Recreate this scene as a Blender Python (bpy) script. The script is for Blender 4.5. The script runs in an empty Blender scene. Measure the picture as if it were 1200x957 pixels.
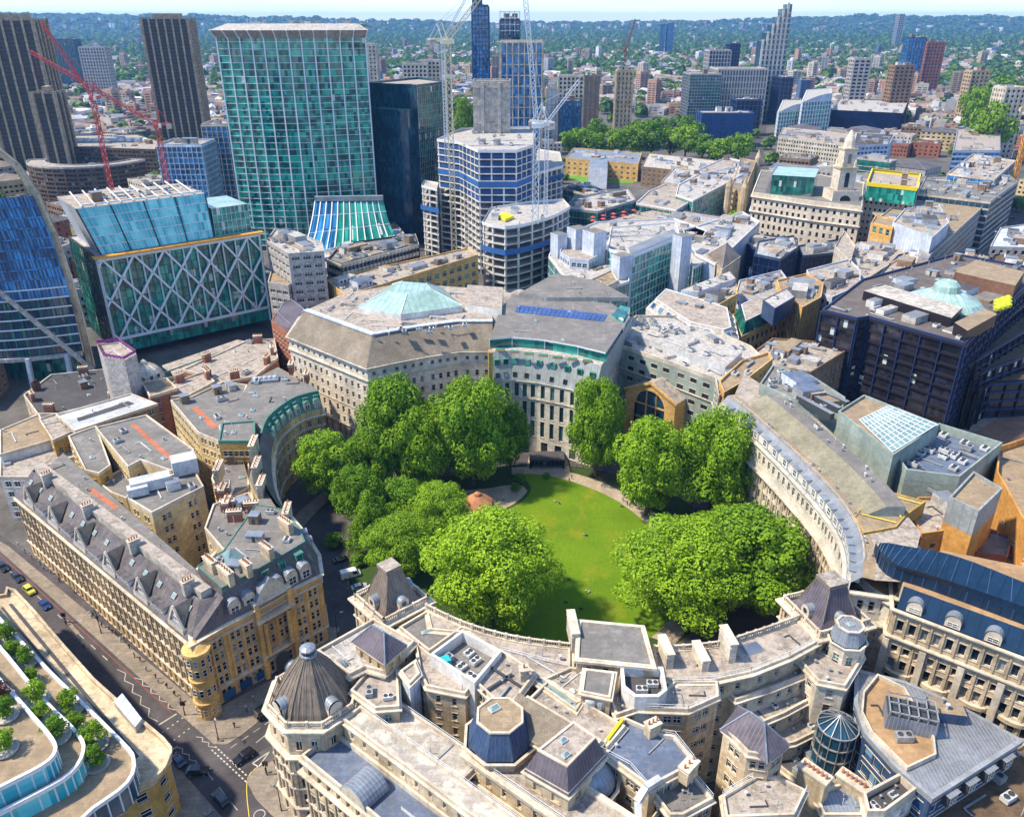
import bpy,math,random
from mathutils import Vector
random.seed(7)
rad = math.radians
SC = bpy.context.scene
COL = SC.collection
# ---- camera constants (the camera stands 140 m above the street, looking 25.7 degrees down) ----
CF = 947.0;CH = 140.0;CP = math.atan(456/947)
def G(px,py,z=0.0):
 x = (px-600)/CF;y = -(py-478.5)/CF
 dy = math.cos(CP)+y*math.sin(CP);dz = -math.sin(CP)+y*math.cos(CP)
 t = (z-CH)/dz
 return (x*t,dy*t)
def proj(X,Y,Z):
 Z -= CH
 d = Y*math.cos(CP)-Z*math.sin(CP);u = Y*math.sin(CP)+Z*math.cos(CP)
 return 600+CF*X/d,478.5-CF*u/d
def XA(px,Y,z=0.0):
 return (px-600)/CF*(Y*math.cos(CP)-(z-CH)*math.sin(CP))
def ZA(py,Y):
 lo,hi = -80,400
 for _ in range(40):
  m = (lo+hi)/2
  if proj(0,Y,m)[1] > py:lo = m
  else:hi = m
 return lo
def R(pts,z):return [G(p[0],p[1],z) for p in pts]
# ---- polygon helpers ----
def area(p):return 0.5*sum(p[i][0]*p[(i+1) % len(p)][1]-p[(i+1) % len(p)][0]*p[i][1] for i in range(len(p)))
def ccw(p):return list(p) if area(p) > 0 else list(reversed(p))
def offset(p,d,closed=True):
 n = len(p);out = []
 for i in range(n):
  a = p[i-1] if (closed or i > 0) else None
  b = p[i];c = p[(i+1) % n] if (closed or i < n-1) else None
  def nrm(u,v):
   dx,dy = v[0]-u[0],v[1]-u[1];l = math.hypot(dx,dy) or 1
   return dy/l,-dx/l
  n1 = nrm(a,b) if a else nrm(b,c)
  n2 = nrm(b,c) if c else nrm(a,b)
  mx,my = n1[0]+n2[0],n1[1]+n2[1];l2 = mx*mx+my*my
  if l2 < 0.15:mx,my = n1;k = 1
  else:k = 2/l2
  k = min(k,2.6)
  out.append((b[0]+mx*d*k,b[1]+my*d*k))
 return out
def inside(pt,poly):
 x,y = pt;c = False;n = len(poly)
 for i in range(n):
  x1,y1 = poly[i];x2,y2 = poly[(i+1) % n]
  if (y1 > y) != (y2 > y) and x < (x2-x1)*(y-y1)/(y2-y1)+x1:c = not c
 return c
def edist(pt,poly):
 m = 1e9;n = len(poly)
 for i in range(n):
  x1,y1 = poly[i];x2,y2 = poly[(i+1) % n]
  dx,dy = x2-x1,y2-y1;L = dx*dx+dy*dy or 1
  t = max(0,min(1,((pt[0]-x1)*dx+(pt[1]-y1)*dy)/L))
  m = min(m,math.hypot(pt[0]-x1-t*dx,pt[1]-y1-t*dy))
 return m
def arc(cx,cy,rx,ry,a0,a1,n):
 return [(cx+rx*math.cos(rad(a0+(a1-a0)*i/n)),cy+ry*math.sin(rad(a0+(a1-a0)*i/n))) for i in range(n+1)]
def circ(cx,cy,r,n=12,a0=0):return [(cx+r*math.cos(a0+2*math.pi*i/n),cy+r*math.sin(a0+2*math.pi*i/n)) for i in range(n)]
def smooth(pts,k=4):
 """Catmull-Rom through open 2D points"""
 out = [];n = len(pts)
 for i in range(n-1):
  p0 = pts[max(i-1,0)];p1 = pts[i];p2 = pts[i+1];p3 = pts[min(i+2,n-1)]
  for j in range(k):
   t = j/k
   out.append(tuple(0.5*(2*p1[q]+(p2[q]-p0[q])*t+(2*p0[q]-5*p1[q]+4*p2[q]-p3[q])*t*t+(3*p1[q]-p0[q]-3*p2[q]+p3[q])*t**3) for q in (0,1)))
 out.append(tuple(pts[-1]));return out
# ---- mesh builder ----
class MB:
 def __init__(s):s.v = [];s.f = [];s.m = [];s.mats = [];s.uv = []
 def mi(s,mat):
  for i,m in enumerate(s.mats):
   if m is mat:return i
  s.mats.append(mat);return len(s.mats)-1
 def poly(s,pts,mat,uv=None):
  n0 = len(s.v);s.v.extend(pts);s.f.append(tuple(range(n0,n0+len(pts))));s.m.append(s.mi(mat))
  if uv is None:
   nx = ny = nz = 0.0;k = len(pts)
   for i in range(k):
    a = pts[i];b = pts[(i+1) % k]
    nx += (a[1]-b[1])*(a[2]+b[2]);ny += (a[2]-b[2])*(a[0]+b[0]);nz += (a[0]-b[0])*(a[1]+b[1])
   l = math.sqrt(nx*nx+ny*ny+nz*nz) or 1;nx /= l;ny /= l;nz /= l
   h = math.hypot(nx,ny)
   if h < 0.08:uv = [(p[0],p[1]) for p in pts]
   else:
    tx,ty = -ny/h,nx/h;bx,by,bz = -ty*nz*-1,0,0
    sx = ny*0-nz*ty;sy = nz*tx-nx*0;sz = nx*ty-ny*tx
    uv = [(p[0]*tx+p[1]*ty,p[0]*sx+p[1]*sy+p[2]*sz) for p in pts]
  s.uv.extend(uv)
 def prism(s,p2,z0,z1,side,top=None,bottom=False):
  p2 = ccw(p2);n = len(p2)
  for i in range(n):
   a = p2[i];b = p2[(i+1) % n]
   s.poly([(a[0],a[1],z0),(b[0],b[1],z0),(b[0],b[1],z1),(a[0],a[1],z1)],side)
  s.poly([(p[0],p[1],z1) for p in p2],top or side)
  if bottom:s.poly([(p[0],p[1],z0) for p in reversed(p2)],side)
 def box(s,cx,cy,z0,z1,sx,sy,ang=0.0,mat=None,top=None,bottom=True):
  c,n = math.cos(ang),math.sin(ang)
  p = [(cx+c*x-n*y,cy+n*x+c*y) for x,y in ((-sx/2,-sy/2),(sx/2,-sy/2),(sx/2,sy/2),(-sx/2,sy/2))]
  s.prism(p,z0,z1,mat,top,bottom)
 def bar(s,a,b,w,mat,h=None):
  a = Vector(a);b = Vector(b);d = b-a
  if d.length < 1e-4:return
  d.normalize();up = Vector((0,0,1)) if abs(d.z) < 0.95 else Vector((1,0,0))
  x = d.cross(up).normalized()*w/2;y = x.cross(d).normalized()*(h or w)/2
  q = [x+y,-x+y,-x-y,x-y]
  A = [a+i for i in q];B = [b+i for i in q]
  for i in range(4):
   j = (i+1) % 4;s.poly([tuple(A[i]),tuple(A[j]),tuple(B[j]),tuple(B[i])],mat)
  s.poly([tuple(i) for i in reversed(A)],mat);s.poly([tuple(i) for i in B],mat)
 def sweep(s,p,prof,mat,closed=True,wrap=False):
  rings = [(offset(p,o,closed),z) for o,z in prof]
  k = len(rings);n = len(p)
  for j in range(k if wrap else k-1):
   r0,z0 = rings[j];r1,z1 = rings[(j+1) % k]
   for i in range(n if closed else n-1):
    i2 = (i+1) % n
    s.poly([(r0[i][0],r0[i][1],z0),(r0[i2][0],r0[i2][1],z0),(r1[i2][0],r1[i2][1],z1),(r1[i][0],r1[i][1],z1)],mat)
  if not closed and wrap:
   for e in (0,n-1):s.poly([(r[e][0],r[e][1],z) for r,z in rings],mat)
 def lathe(s,cx,cy,prof,mat,n=16,a0=0.0):
  for j in range(len(prof)-1):
   r0,z0 = prof[j];r1,z1 = prof[j+1]
   for i in range(n):
    t0 = a0+2*math.pi*i/n;t1 = a0+2*math.pi*(i+1)/n
    pts = [(cx+r0*math.cos(t0),cy+r0*math.sin(t0),z0),(cx+r0*math.cos(t1),cy+r0*math.sin(t1),z0)]
    if r1 > 1e-3:pts += [(cx+r1*math.cos(t1),cy+r1*math.sin(t1),z1),(cx+r1*math.cos(t0),cy+r1*math.sin(t0),z1)]
    else:pts += [(cx,cy,z1)]
    if r0 < 1e-3:pts = [(cx,cy,z0)]+pts[2:]
    s.poly(pts,mat)
 def mesh(s,name,org=(0,0,0)):
  me = bpy.data.meshes.new(name)
  ox,oy,oz = org
  me.from_pydata([(v[0]-ox,v[1]-oy,v[2]-oz) for v in s.v],[],s.f)
  for m in s.mats:me.materials.append(m)
  me.polygons.foreach_set('material_index',s.m)
  uvl = me.uv_layers.new(name='UVMap')
  flat = [c for u in s.uv for c in u];uvl.data.foreach_set('uv',flat)
  me.update();return me
def link(name,data,parent=None,loc=(0,0,0),rz=0.0):
 o = bpy.data.objects.new(name,data);COL.objects.link(o)
 o.location = loc;o.rotation_euler = (0,0,rz)
 if parent:o.parent = parent
 return o
def structure(name,mb,label=None,kind='structure'):
 o = link(name,mb.mesh(name));o['kind'] = kind
 if label:o['label'] = label
 return o
CAMP = Vector((0,0,CH))
LABELS = {}
def setup(o,label,cat,group=None):
 o['label'] = label;o['category'] = cat
 if group:o['group'] = group
 LABELS.setdefault(label,[]).append(o)
class Thing:
 def __init__(s,name,label,cat,loc,group=None,rz=0.0):
  s.loc = (loc[0],loc[1],loc[2] if len(loc) > 2 else 0.0)
  s.root = link(name,None,None,s.loc,rz);s.root.empty_display_size = 1
  setup(s.root,label,cat,group);s.wins = [];s.doors = []
 def part(s,name,mb,label=None,parent=None,kind=None):
  if not mb.f:return None
  o = link(name,mb.mesh(name,s.loc),parent or s.root)
  if label:o['label'] = label
  if kind:o['kind'] = kind
  return o
 def inst(s,name,me,x,y,z,rz,parent=None,sc=None):
  o = link(name,me,parent or s.root,(x-s.loc[0],y-s.loc[1],z-s.loc[2]),rz)
  if sc:o.scale = sc
  return o
def copy_tree(o,loc,rz=None,label=None,sc=None):
 c = o.copy();COL.objects.link(c);c.location = loc
 if rz is not None:c.rotation_euler.z = rz
 if sc:c.scale = sc
 if label:c['label'] = label
 for ch in o.children:
  d = ch.copy();COL.objects.link(d);d.parent = c
  for g in ch.children:
   e = g.copy();COL.objects.link(e);e.parent = d
 return c
# ---------------- materials ----------------
def nmat(name):
 m = bpy.data.materials.new(name);m.use_nodes = True
 nt = m.node_tree;nt.nodes.clear()
 out = nt.nodes.new('ShaderNodeOutputMaterial');b = nt.nodes.new('ShaderNodeBsdfPrincipled')
 nt.links.new(b.outputs[0],out.inputs[0]);return m,nt,b
def N(nt,t,**k):
 n = nt.nodes.new(t)
 for a,v in k.items():setattr(n,a,v)
 return n
def mixc(nt,fac,a,b,blend='MIX'):
 m = N(nt,'ShaderNodeMix',data_type='RGBA',blend_type=blend)
 for i,v in ((0,fac),(6,a),(7,b)):
  if isinstance(v,bpy.types.NodeSocket):nt.links.new(v,m.inputs[i])
  elif i == 0:m.inputs[0].default_value = v
  else:m.inputs[i].default_value = (*v[:3],1)
 return m.outputs[2]
def noise(nt,vec,scale,detail=4,rough=0.6,lo=0.35,hi=0.65):
 n = N(nt,'ShaderNodeTexNoise');n.inputs['Scale'].default_value = scale
 n.inputs['Detail'].default_value = detail;n.inputs['Roughness'].default_value = rough
 nt.links.new(vec,n.inputs['Vector'])
 r = N(nt,'ShaderNodeMapRange');r.inputs[1].default_value = lo;r.inputs[2].default_value = hi
 nt.links.new(n.outputs[0],r.inputs[0]);return r.outputs[0]
def vscale(nt,vec,s):
 m = N(nt,'ShaderNodeVectorMath',operation='MULTIPLY');nt.links.new(vec,m.inputs[0]);m.inputs[1].default_value = s
 return m.outputs[0]
def lum(c,k):return tuple(max(0,min(1,x*k)) for x in c)
def surf(name,col,kind='plain',rough=0.85,var=0.22,metal=0.0,bump=0.15,dirt=0.35,dcol=None,scale=1.0,spec=0.4):
 m,nt,b = nmat(name)
 geo = N(nt,'ShaderNodeNewGeometry');tc = N(nt,'ShaderNodeTexCoord')
 pos = geo.outputs['Position'];uv = tc.outputs['UV']
 big = noise(nt,pos,0.12*scale,5,0.65);small = noise(nt,pos,1.7*scale,5,0.7)
 c = mixc(nt,big,lum(col,1-var),lum(col,1+var))
 mid_ = noise(nt,pos,0.55*scale,4,0.7,0.38,0.62);c = mixc(nt,mid_,mixc(nt,0.2,c,(0,0,0)),c);c = mixc(nt,small,mixc(nt,0.2,c,(0,0,0)),c)
 hgt = small
 dc = dcol or lum(col,0.45)
 if kind in ('ashlar','brick','slate','tile'):
  br = N(nt,'ShaderNodeTexBrick');nt.links.new(uv,br.inputs['Vector'])
  w,h,mo = dict(ashlar=(1.3,0.55,0.035),brick=(0.9,0.3,0.03),slate=(0.55,0.42,0.03),tile=(2.0,1.0,0.05))[kind]
  br.inputs['Scale'].default_value = 1.0;br.inputs['Brick Width'].default_value = w;br.inputs['Row Height'].default_value = h
  br.inputs['Mortar Size'].default_value = mo;br.inputs['Bias'].default_value = 0
  br.inputs['Color1'].default_value = (0.78,0.78,0.78,1);br.inputs['Color2'].default_value = (1.12,1.1,1.06,1)
  br.inputs['Mortar'].default_value = (0.62,0.62,0.62,1)
  c = mixc(nt,0.75,c,br.outputs[0],'MULTIPLY')
 if kind in ('felt','concrete') and scale < 5:
  br = N(nt,'ShaderNodeTexBrick');nt.links.new(uv,br.inputs['Vector']);br.inputs['Scale'].default_value = 1.0;br.inputs['Brick Width'].default_value = 3.4;br.inputs['Row Height'].default_value = 1.3;br.inputs['Mortar Size'].default_value = 0.05
  br.inputs['Color1'].default_value = (0.86,0.86,0.88,1);br.inputs['Color2'].default_value = (1.12,1.1,1.07,1);br.inputs['Mortar'].default_value = (0.66,0.64,0.62,1);c = mixc(nt,0.6,c,br.outputs[0],'MULTIPLY')
 if kind in ('seam','deck','panel'):
  sp = N(nt,'ShaderNodeSeparateXYZ');nt.links.new(uv,sp.inputs[0])
  fr = N(nt,'ShaderNodeMath',operation='FRACT');dv = N(nt,'ShaderNodeMath',operation='MULTIPLY')
  dv.inputs[1].default_value = dict(seam=1/0.7,deck=1/0.45,panel=1/2.4)[kind];nt.links.new(sp.outputs[0],dv.inputs[0]);nt.links.new(dv.outputs[0],fr.inputs[0])
  lt = N(nt,'ShaderNodeMath',operation='LESS_THAN');lt.inputs[1].default_value = 0.13;nt.links.new(fr.outputs[0],lt.inputs[0])
  c = mixc(nt,lt.outputs[0],c,lum(col,0.6 if kind != 'seam' else 1.35))
  hgt = lt.outputs[0]
 st = noise(nt,vscale(nt,pos,(0.9,0.9,0.07)),0.8,4,0.7,0.5,0.72)
 f = N(nt,'ShaderNodeMath',operation='MULTIPLY');f.inputs[1].default_value = dirt;nt.links.new(st,f.inputs[0])
 c = mixc(nt,f.outputs[0],c,dc)
 if kind in ('felt','concrete'):
  pt = noise(nt,pos,0.35*scale,6,0.75,0.48,0.56)
  f2 = N(nt,'ShaderNodeMath',operation='MULTIPLY');f2.inputs[1].default_value = 0.65;nt.links.new(pt,f2.inputs[0])
  c = mixc(nt,f2.outputs[0],c,lum(col,0.62 if kind == 'felt' else 1.3))
 nt.links.new(c,b.inputs['Base Color'])
 b.inputs['Roughness'].default_value = rough;b.inputs['Metallic'].default_value = metal
 b.inputs['Specular IOR Level'].default_value = spec
 if bump:
  bp = N(nt,'ShaderNodeBump');bp.inputs['Strength'].default_value = bump;bp.inputs['Distance'].default_value = 0.08
  nt.links.new(hgt,bp.inputs['Height']);nt.links.new(bp.outputs[0],b.inputs['Normal'])
 return m
def glass(name,dark,light,cw=1.5,ch=3.8,rough=0.08,amount=0.45,tilt=0.05,metal=0.0,spec=0.9,blind=0.0):
 m,nt,b = nmat(name)
 tc = N(nt,'ShaderNodeTexCoord')
 v = vscale(nt,tc.outputs['UV'],(1/cw,1/ch,0));fl = N(nt,'ShaderNodeVectorMath',operation='FLOOR');nt.links.new(v,fl.inputs[0])
 ad = N(nt,'ShaderNodeVectorMath',operation='ADD');nt.links.new(fl.outputs[0],ad.inputs[0]);ad.inputs[1].default_value = (0.37,0.21,0.5)
 wn = N(nt,'ShaderNodeTexWhiteNoise');nt.links.new(ad.outputs[0],wn.inputs['Vector'])
 big = noise(nt,vscale(nt,tc.outputs['UV'],(0.5,1,0)),0.09,3,0.6,0.3,0.7)
 a1 = N(nt,'ShaderNodeMath',operation='MULTIPLY');nt.links.new(wn.outputs[0],a1.inputs[0]);nt.links.new(big,a1.inputs[1])
 pw = N(nt,'ShaderNodeMath',operation='MULTIPLY');pw.inputs[1].default_value = amount*2;pw.use_clamp = True;nt.links.new(a1.outputs[0],pw.inputs[0])
 c = mixc(nt,pw.outputs[0],dark,light)
 if blind:
  gt = N(nt,'ShaderNodeMath',operation='GREATER_THAN');gt.inputs[1].default_value = 1-blind
  sp = N(nt,'ShaderNodeSeparateColor');nt.links.new(wn.outputs[1],sp.inputs[0]);nt.links.new(sp.outputs[1],gt.inputs[0])
  c = mixc(nt,gt.outputs[0],c,(0.55,0.6,0.55))
 nt.links.new(c,b.inputs['Base Color']);b.inputs['Roughness'].default_value = rough
 b.inputs['Specular IOR Level'].default_value = spec;b.inputs['Metallic'].default_value = metal
 sb = N(nt,'ShaderNodeVectorMath',operation='SUBTRACT');nt.links.new(wn.outputs[1],sb.inputs[0]);sb.inputs[1].default_value = (0.5,0.5,0.5)
 sc = vscale(nt,sb.outputs[0],(tilt,tilt,tilt));g = N(nt,'ShaderNodeNewGeometry')
 s2 = N(nt,'ShaderNodeVectorMath',operation='ADD');nt.links.new(g.outputs['Normal'],s2.inputs[0]);nt.links.new(sc,s2.inputs[1])
 nz = N(nt,'ShaderNodeVectorMath',operation='NORMALIZE');nt.links.new(s2.outputs[0],nz.inputs[0]);nt.links.new(nz.outputs[0],b.inputs['Normal'])
 return m
def panes(name,dark,light,frac=0.3,rough=0.1):
 """small window glass, every pane a little different (curtains, blinds, reflections)"""
 m,nt,b = nmat(name)
 oi = N(nt,'ShaderNodeObjectInfo');g = N(nt,'ShaderNodeNewGeometry')
 ad = N(nt,'ShaderNodeMath',operation='ADD');nt.links.new(oi.outputs['Random'],ad.inputs[0]);nt.links.new(g.outputs['Random Per Island'],ad.inputs[1])
 fr = N(nt,'ShaderNodeMath',operation='FRACT');nt.links.new(ad.outputs[0],fr.inputs[0])
 r = N(nt,'ShaderNodeValToRGB');nt.links.new(fr.outputs[0],r.inputs[0])
 e = r.color_ramp.elements;e[0].color = (*dark,1);e[1].color = (*light,1);e[1].position = 1.0
 x = e.new(1-frac);x.color = (*[d*1.6 for d in dark],1)
 nt.links.new(r.outputs[0],b.inputs['Base Color']);b.inputs['Roughness'].default_value = rough
 b.inputs['Specular IOR Level'].default_value = 0.3
 return m
def plain(name,col,rough=0.6,metal=0.0,spec=0.4):
 m,nt,b = nmat(name);g = N(nt,'ShaderNodeNewGeometry')
 n = noise(nt,g.outputs['Position'],2.0,3)
 c = mixc(nt,n,lum(col,0.86),lum(col,1.1));nt.links.new(c,b.inputs['Base Color'])
 b.inputs['Roughness'].default_value = rough;b.inputs['Metallic'].default_value = metal;b.inputs['Specular IOR Level'].default_value = spec
 return m
M = dict(
 cream=surf('cream_stone',(0.66,0.53,0.36),'ashlar',var=0.3,dirt=0.62,dcol=(0.20,0.13,0.07)),
 pale=surf('pale_stone',(0.68,0.61,0.50),'ashlar',var=0.28,dirt=0.5,dcol=(0.3,0.24,0.17)),
 white_stone=surf('white_stone',(0.80,0.73,0.62),'ashlar',dirt=0.28,dcol=(0.4,0.35,0.28)),
 ochre=surf('ochre_stone',(0.78,0.48,0.17),'ashlar',dirt=0.35,dcol=(0.28,0.15,0.05)),
 ivory=surf('ivory_stone',(0.80,0.70,0.56),'ashlar',var=0.15,dirt=0.22,dcol=(0.42,0.33,0.23)),
 g_ink=glass('ink_blue_glass',(0.002,0.006,0.028),(0.010,0.025,0.10),1.5,3.6,spec=0.35,rough=0.2),
 feltbr=surf('brown_roof_felt',(0.16,0.135,0.125),'felt',dirt=0.5,dcol=(0.1,0.08,0.07),scale=1.6),
 brown=surf('brown_stone',(0.68,0.47,0.22),'ashlar',var=0.35,dirt=0.6,dcol=(0.13,0.08,0.05)),
 trim=surf('stone_trim',(0.70,0.60,0.47),'plain',dirt=0.5,dcol=(0.25,0.18,0.11)),
 yel=surf('yellow_render',(0.78,0.62,0.33),'brick',dirt=0.3,dcol=(0.42,0.3,0.13)),
 ybrick=surf('yellow_brick',(0.55,0.36,0.10),'brick',dirt=0.4,dcol=(0.25,0.15,0.05)),
 obrick=surf('orange_brick',(0.72,0.36,0.09),'brick',dirt=0.25,dcol=(0.4,0.2,0.06)),
 rbrick=surf('red_brick',(0.42,0.16,0.09),'brick',dirt=0.35),
 bbrick=surf('brown_brick',(0.32,0.21,0.13),'brick',dirt=0.4),
 whitewall=surf('white_render',(0.78,0.76,0.72),'plain',dirt=0.35,dcol=(0.45,0.4,0.33)),
 bluewhite=surf('blue_white_panel',(0.62,0.68,0.80),'panel',dirt=0.1,rough=0.5),
 greywall=surf('grey_panel',(0.36,0.38,0.37),'panel',dirt=0.25,rough=0.6),
 greenwall=surf('grey_green_render',(0.32,0.38,0.34),'plain',dirt=0.3),
 conc=surf('concrete',(0.46,0.42,0.37),'concrete',dirt=0.45),
 bconc=surf('brown_concrete',(0.46,0.34,0.21),'concrete',dirt=0.5,dcol=(0.12,0.08,0.05)),
 concd=surf('dark_concrete',(0.13,0.085,0.05),'concrete',dirt=0.5),
 slab=surf('white_slab',(0.42,0.395,0.37),'concrete',dirt=0.4,scale=2),
 felt=surf('grey_roof_felt',(0.235,0.22,0.205),'felt',dirt=0.4,bump=0.3),
 feltd=surf('dark_roof_felt',(0.09,0.085,0.09),'felt',dirt=0.4,bump=0.3),
 feltb=surf('blue_grey_roof',(0.14,0.18,0.27),'felt',dirt=0.55,dcol=(0.25,0.21,0.17),rough=0.55),
 tan=surf('tan_roof_gravel',(0.37,0.28,0.18),'felt',dirt=0.4,scale=2,dcol=(0.25,0.17,0.1)),
 roofc=surf('pale_roof_concrete',(0.36,0.31,0.265),'concrete',var=0.35,dirt=0.75,scale=2.2,dcol=(0.27,0.2,0.15),bump=0.4),
 timber=surf('timber_deck',(0.46,0.29,0.15),'deck',dirt=0.4),
 slate=surf('slate',(0.13,0.115,0.125),'slate',dirt=0.5,dcol=(0.26,0.2,0.15),rough=0.6,var=0.35),
 slatep=surf('purple_slate',(0.125,0.105,0.13),'seam',dirt=0.35,dcol=(0.25,0.2,0.18),rough=0.55,var=0.3),
 slateb=surf('blue_slate',(0.035,0.07,0.15),'seam',dirt=0.3,dcol=(0.16,0.18,0.2),rough=0.5,var=0.3),
 stoneslate=surf('brown_stone_slate',(0.27,0.225,0.175),'slate',dirt=0.5,dcol=(0.16,0.13,0.1)),
 lead=surf('lead_sheet',(0.26,0.295,0.35),'seam',dirt=0.4,rough=0.45,metal=0.2,dcol=(0.2,0.2,0.22)),
 zinc=surf('seamed_zinc',(0.30,0.31,0.33),'seam',dirt=0.4,rough=0.45,metal=0.3,dcol=(0.16,0.14,0.12)),
 leadr=surf('ribbed_lead',(0.21,0.165,0.13),'seam',dirt=0.7,dcol=(0.05,0.035,0.03),rough=0.6,var=0.35),
 blueroof=surf('blue_metal_roof',(0.008,0.036,0.085),'panel',dirt=0.15,rough=0.4,metal=0.2),
 copper=surf('green_copper',(0.07,0.22,0.17),'seam',dirt=0.4,rough=0.6,dcol=(0.05,0.16,0.12)),
 copperw=surf('pale_glass_roof',(0.38,0.56,0.50),'panel',dirt=0.2,rough=0.25,spec=0.8),
 whitemet=surf('white_metal',(0.62,0.63,0.64),'plain',dirt=0.25,rough=0.4,bump=0.05),
 greymet=surf('grey_metal',(0.42,0.43,0.44),'plain',dirt=0.3,rough=0.45,metal=0.3,bump=0.05),
 redstrip=surf('red_walkway',(0.50,0.17,0.09),'plain',dirt=0.2),
 terracotta=surf('terracotta',(0.55,0.24,0.12),'plain',dirt=0.4),
 asphalt=surf('asphalt',(0.085,0.074,0.078),'plain',dirt=0.0,var=0.3,scale=0.7,rough=0.9),
 paving=surf('paving',(0.30,0.25,0.20),'tile',dirt=0.1,var=0.2),
 kerb=surf('kerb_stone',(0.42,0.38,0.32),'plain',dirt=0.1),
 paint=surf('road_paint',(0.52,0.49,0.43),'plain',dirt=0.2,bump=0),
 paintred=surf('red_line_paint',(0.40,0.08,0.05),'plain',dirt=0.2,bump=0),
 gravel=surf('path_gravel',(0.46,0.37,0.27),'felt',dirt=0.2,scale=2),
 citybase=surf('city_ground',(0.13,0.12,0.11),'plain',dirt=0.0,var=0.4,scale=0.3),
 black=plain('black_metal',(0.012,0.012,0.014),0.4),
 steelw=plain('white_steel',(0.70,0.72,0.74),0.4),
 redsteel=plain('red_steel',(0.55,0.07,0.06),0.5),
 yelsteel=plain('cream_steel',(0.70,0.60,0.40),0.5),
 orange=plain('orange_panel',(0.75,0.33,0.04),0.6),
 yellow=plain('yellow_sheet',(0.80,0.62,0.02),0.6),
 bluenet=plain('blue_netting',(0.03,0.12,0.34),0.7),
 bluesheet=surf('blue_sheeting',(0.03,0.09,0.27),'tile',dirt=0.2),
 bark=plain('bark',(0.10,0.075,0.05),0.9),
 greend=plain('green_dormer_paint',(0.05,0.30,0.21),0.5),
 solar=surf('solar_cells',(0.06,0.12,0.36),'tile',dirt=0.0,rough=0.2,spec=0.8,bump=0),
 frame=plain('white_frame',(0.72,0.70,0.65),0.5),
 framed=plain('dark_frame',(0.05,0.055,0.06),0.5),
 wglass=panes('window_glass',(0.012,0.016,0.024),(0.30,0.29,0.26),0.2),
 wteal=panes('teal_window_glass',(0.01,0.05,0.055),(0.10,0.32,0.28),0.5),
 wblue=panes('blue_window_glass',(0.015,0.05,0.12),(0.15,0.3,0.45),0.4),
 g_teal=glass('teal_curtain_glass',(0.004,0.045,0.045),(0.03,0.36,0.27),1.5,3.6,blind=0.02),
 g_cp=glass('emerald_curtain_glass',(0.003,0.04,0.04),(0.02,0.40,0.29),1.8,3.7,amount=1.1,blind=0.004),
 g_blue=glass('blue_curtain_glass',(0.008,0.05,0.13),(0.05,0.32,0.70),1.5,3.6,amount=1.0),
 g_navy=glass('navy_curtain_glass',(0.006,0.03,0.06),(0.025,0.13,0.20),1.5,3.6),
 g_sky=glass('pale_sky_glass',(0.02,0.34,0.42),(0.25,0.78,0.80),2.4,3.6,amount=0.9,rough=0.2,spec=0.5),
 g_dark=glass('bronze_dark_glass',(0.010,0.009,0.012),(0.05,0.05,0.09),1.5,3.6,blind=0.03),
 g_green=glass('green_curtain_glass',(0.004,0.10,0.09),(0.03,0.44,0.33),1.5,3.6,amount=0.8,blind=0.05),
 bronze=plain('bronze_cladding',(0.028,0.022,0.028),0.4,0.3),
 bronzeb=plain('blue_bronze_fin',(0.03,0.05,0.14),0.4,0.3),
 skylight=glass('skylight_glass',(0.13,0.22,0.22),(0.30,0.40,0.38),2.2,2.2,amount=0.6,rough=0.2),
)
CURT = (0.5,0.5,0.5)
# ---------------- building kit ----------------
WCACHE = {}
def window_mesh(w,h,style,glassm,framem,mb=None,xf=None):
 """pane + bars; local x along the wall, -y outwards, centred"""
 own = mb is None
 if own:mb = MB()
 def P(x,y,z):
  return xf(x,y,z) if xf else (x,y,z)
 def q(x0,x1,z0,z1,y,m):mb.poly([P(x0,y,z0),P(x1,y,z0),P(x1,y,z1),P(x0,y,z1)],m)
 def bar(x0,x1,z0,z1,m,d=0.09):
  y0 = 0.0;y1 = -d
  q(x0,x1,z0,z1,y1,m)
  mb.poly([P(x0,y0,z0),P(x0,y1,z0),P(x0,y1,z1),P(x0,y0,z1)],m)
  mb.poly([P(x1,y1,z0),P(x1,y0,z0),P(x1,y0,z1),P(x1,y1,z1)],m)
  mb.poly([P(x0,y1,z1),P(x1,y1,z1),P(x1,y0,z1),P(x0,y0,z1)],m)
  mb.poly([P(x0,y0,z0),P(x1,y0,z0),P(x1,y1,z0),P(x0,y1,z0)],m)
 a,b = w/2,h/2
 if style == 'arch':
  n = 8;pts = [P(-a,0,-b),P(a,0,-b)]
  pts += [P(a*math.cos(math.pi*i/n),0,b-a+a*math.sin(math.pi*i/n)) for i in range(n+1)]
  mb.poly(pts,glassm)
  bar(-0.05,0.05,-b,b-0.1,framem);bar(-a,a,b-a-0.06,b-a+0.06,framem)
 else:
  q(-a,a,-b,b,0,glassm)
  t = 0.09 if w > 0.9 else 0.06
  if style != 'plain':
   bar(-a,-a+t,-b,b,framem);bar(a-t,a,-b,b,framem);bar(-a+t,a-t,b-t,b,framem);bar(-a+t,a-t,-b,-b+t,framem)
  if style in ('sash','cross'):bar(-a+t,a-t,-t/2,t/2,framem,0.07)
  if style == 'cross':bar(-t/2,t/2,-b+t,b-t,framem,0.075)
  if style == 'tri':
   for k in (-1,1):bar(k*w/6-t/2,k*w/6+t/2,-b+t,b-t,framem,0.075)
   bar(-a+t,a-t,h*0.18,h*0.18+t,framem,0.07)
 return mb.mesh('window') if own else None
def rows(z0,n,sh,sill=0.9,head=0.55):
 return [(z0+i*sh+sill,z0+(i+1)*sh-head) for i in range(n)]
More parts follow.
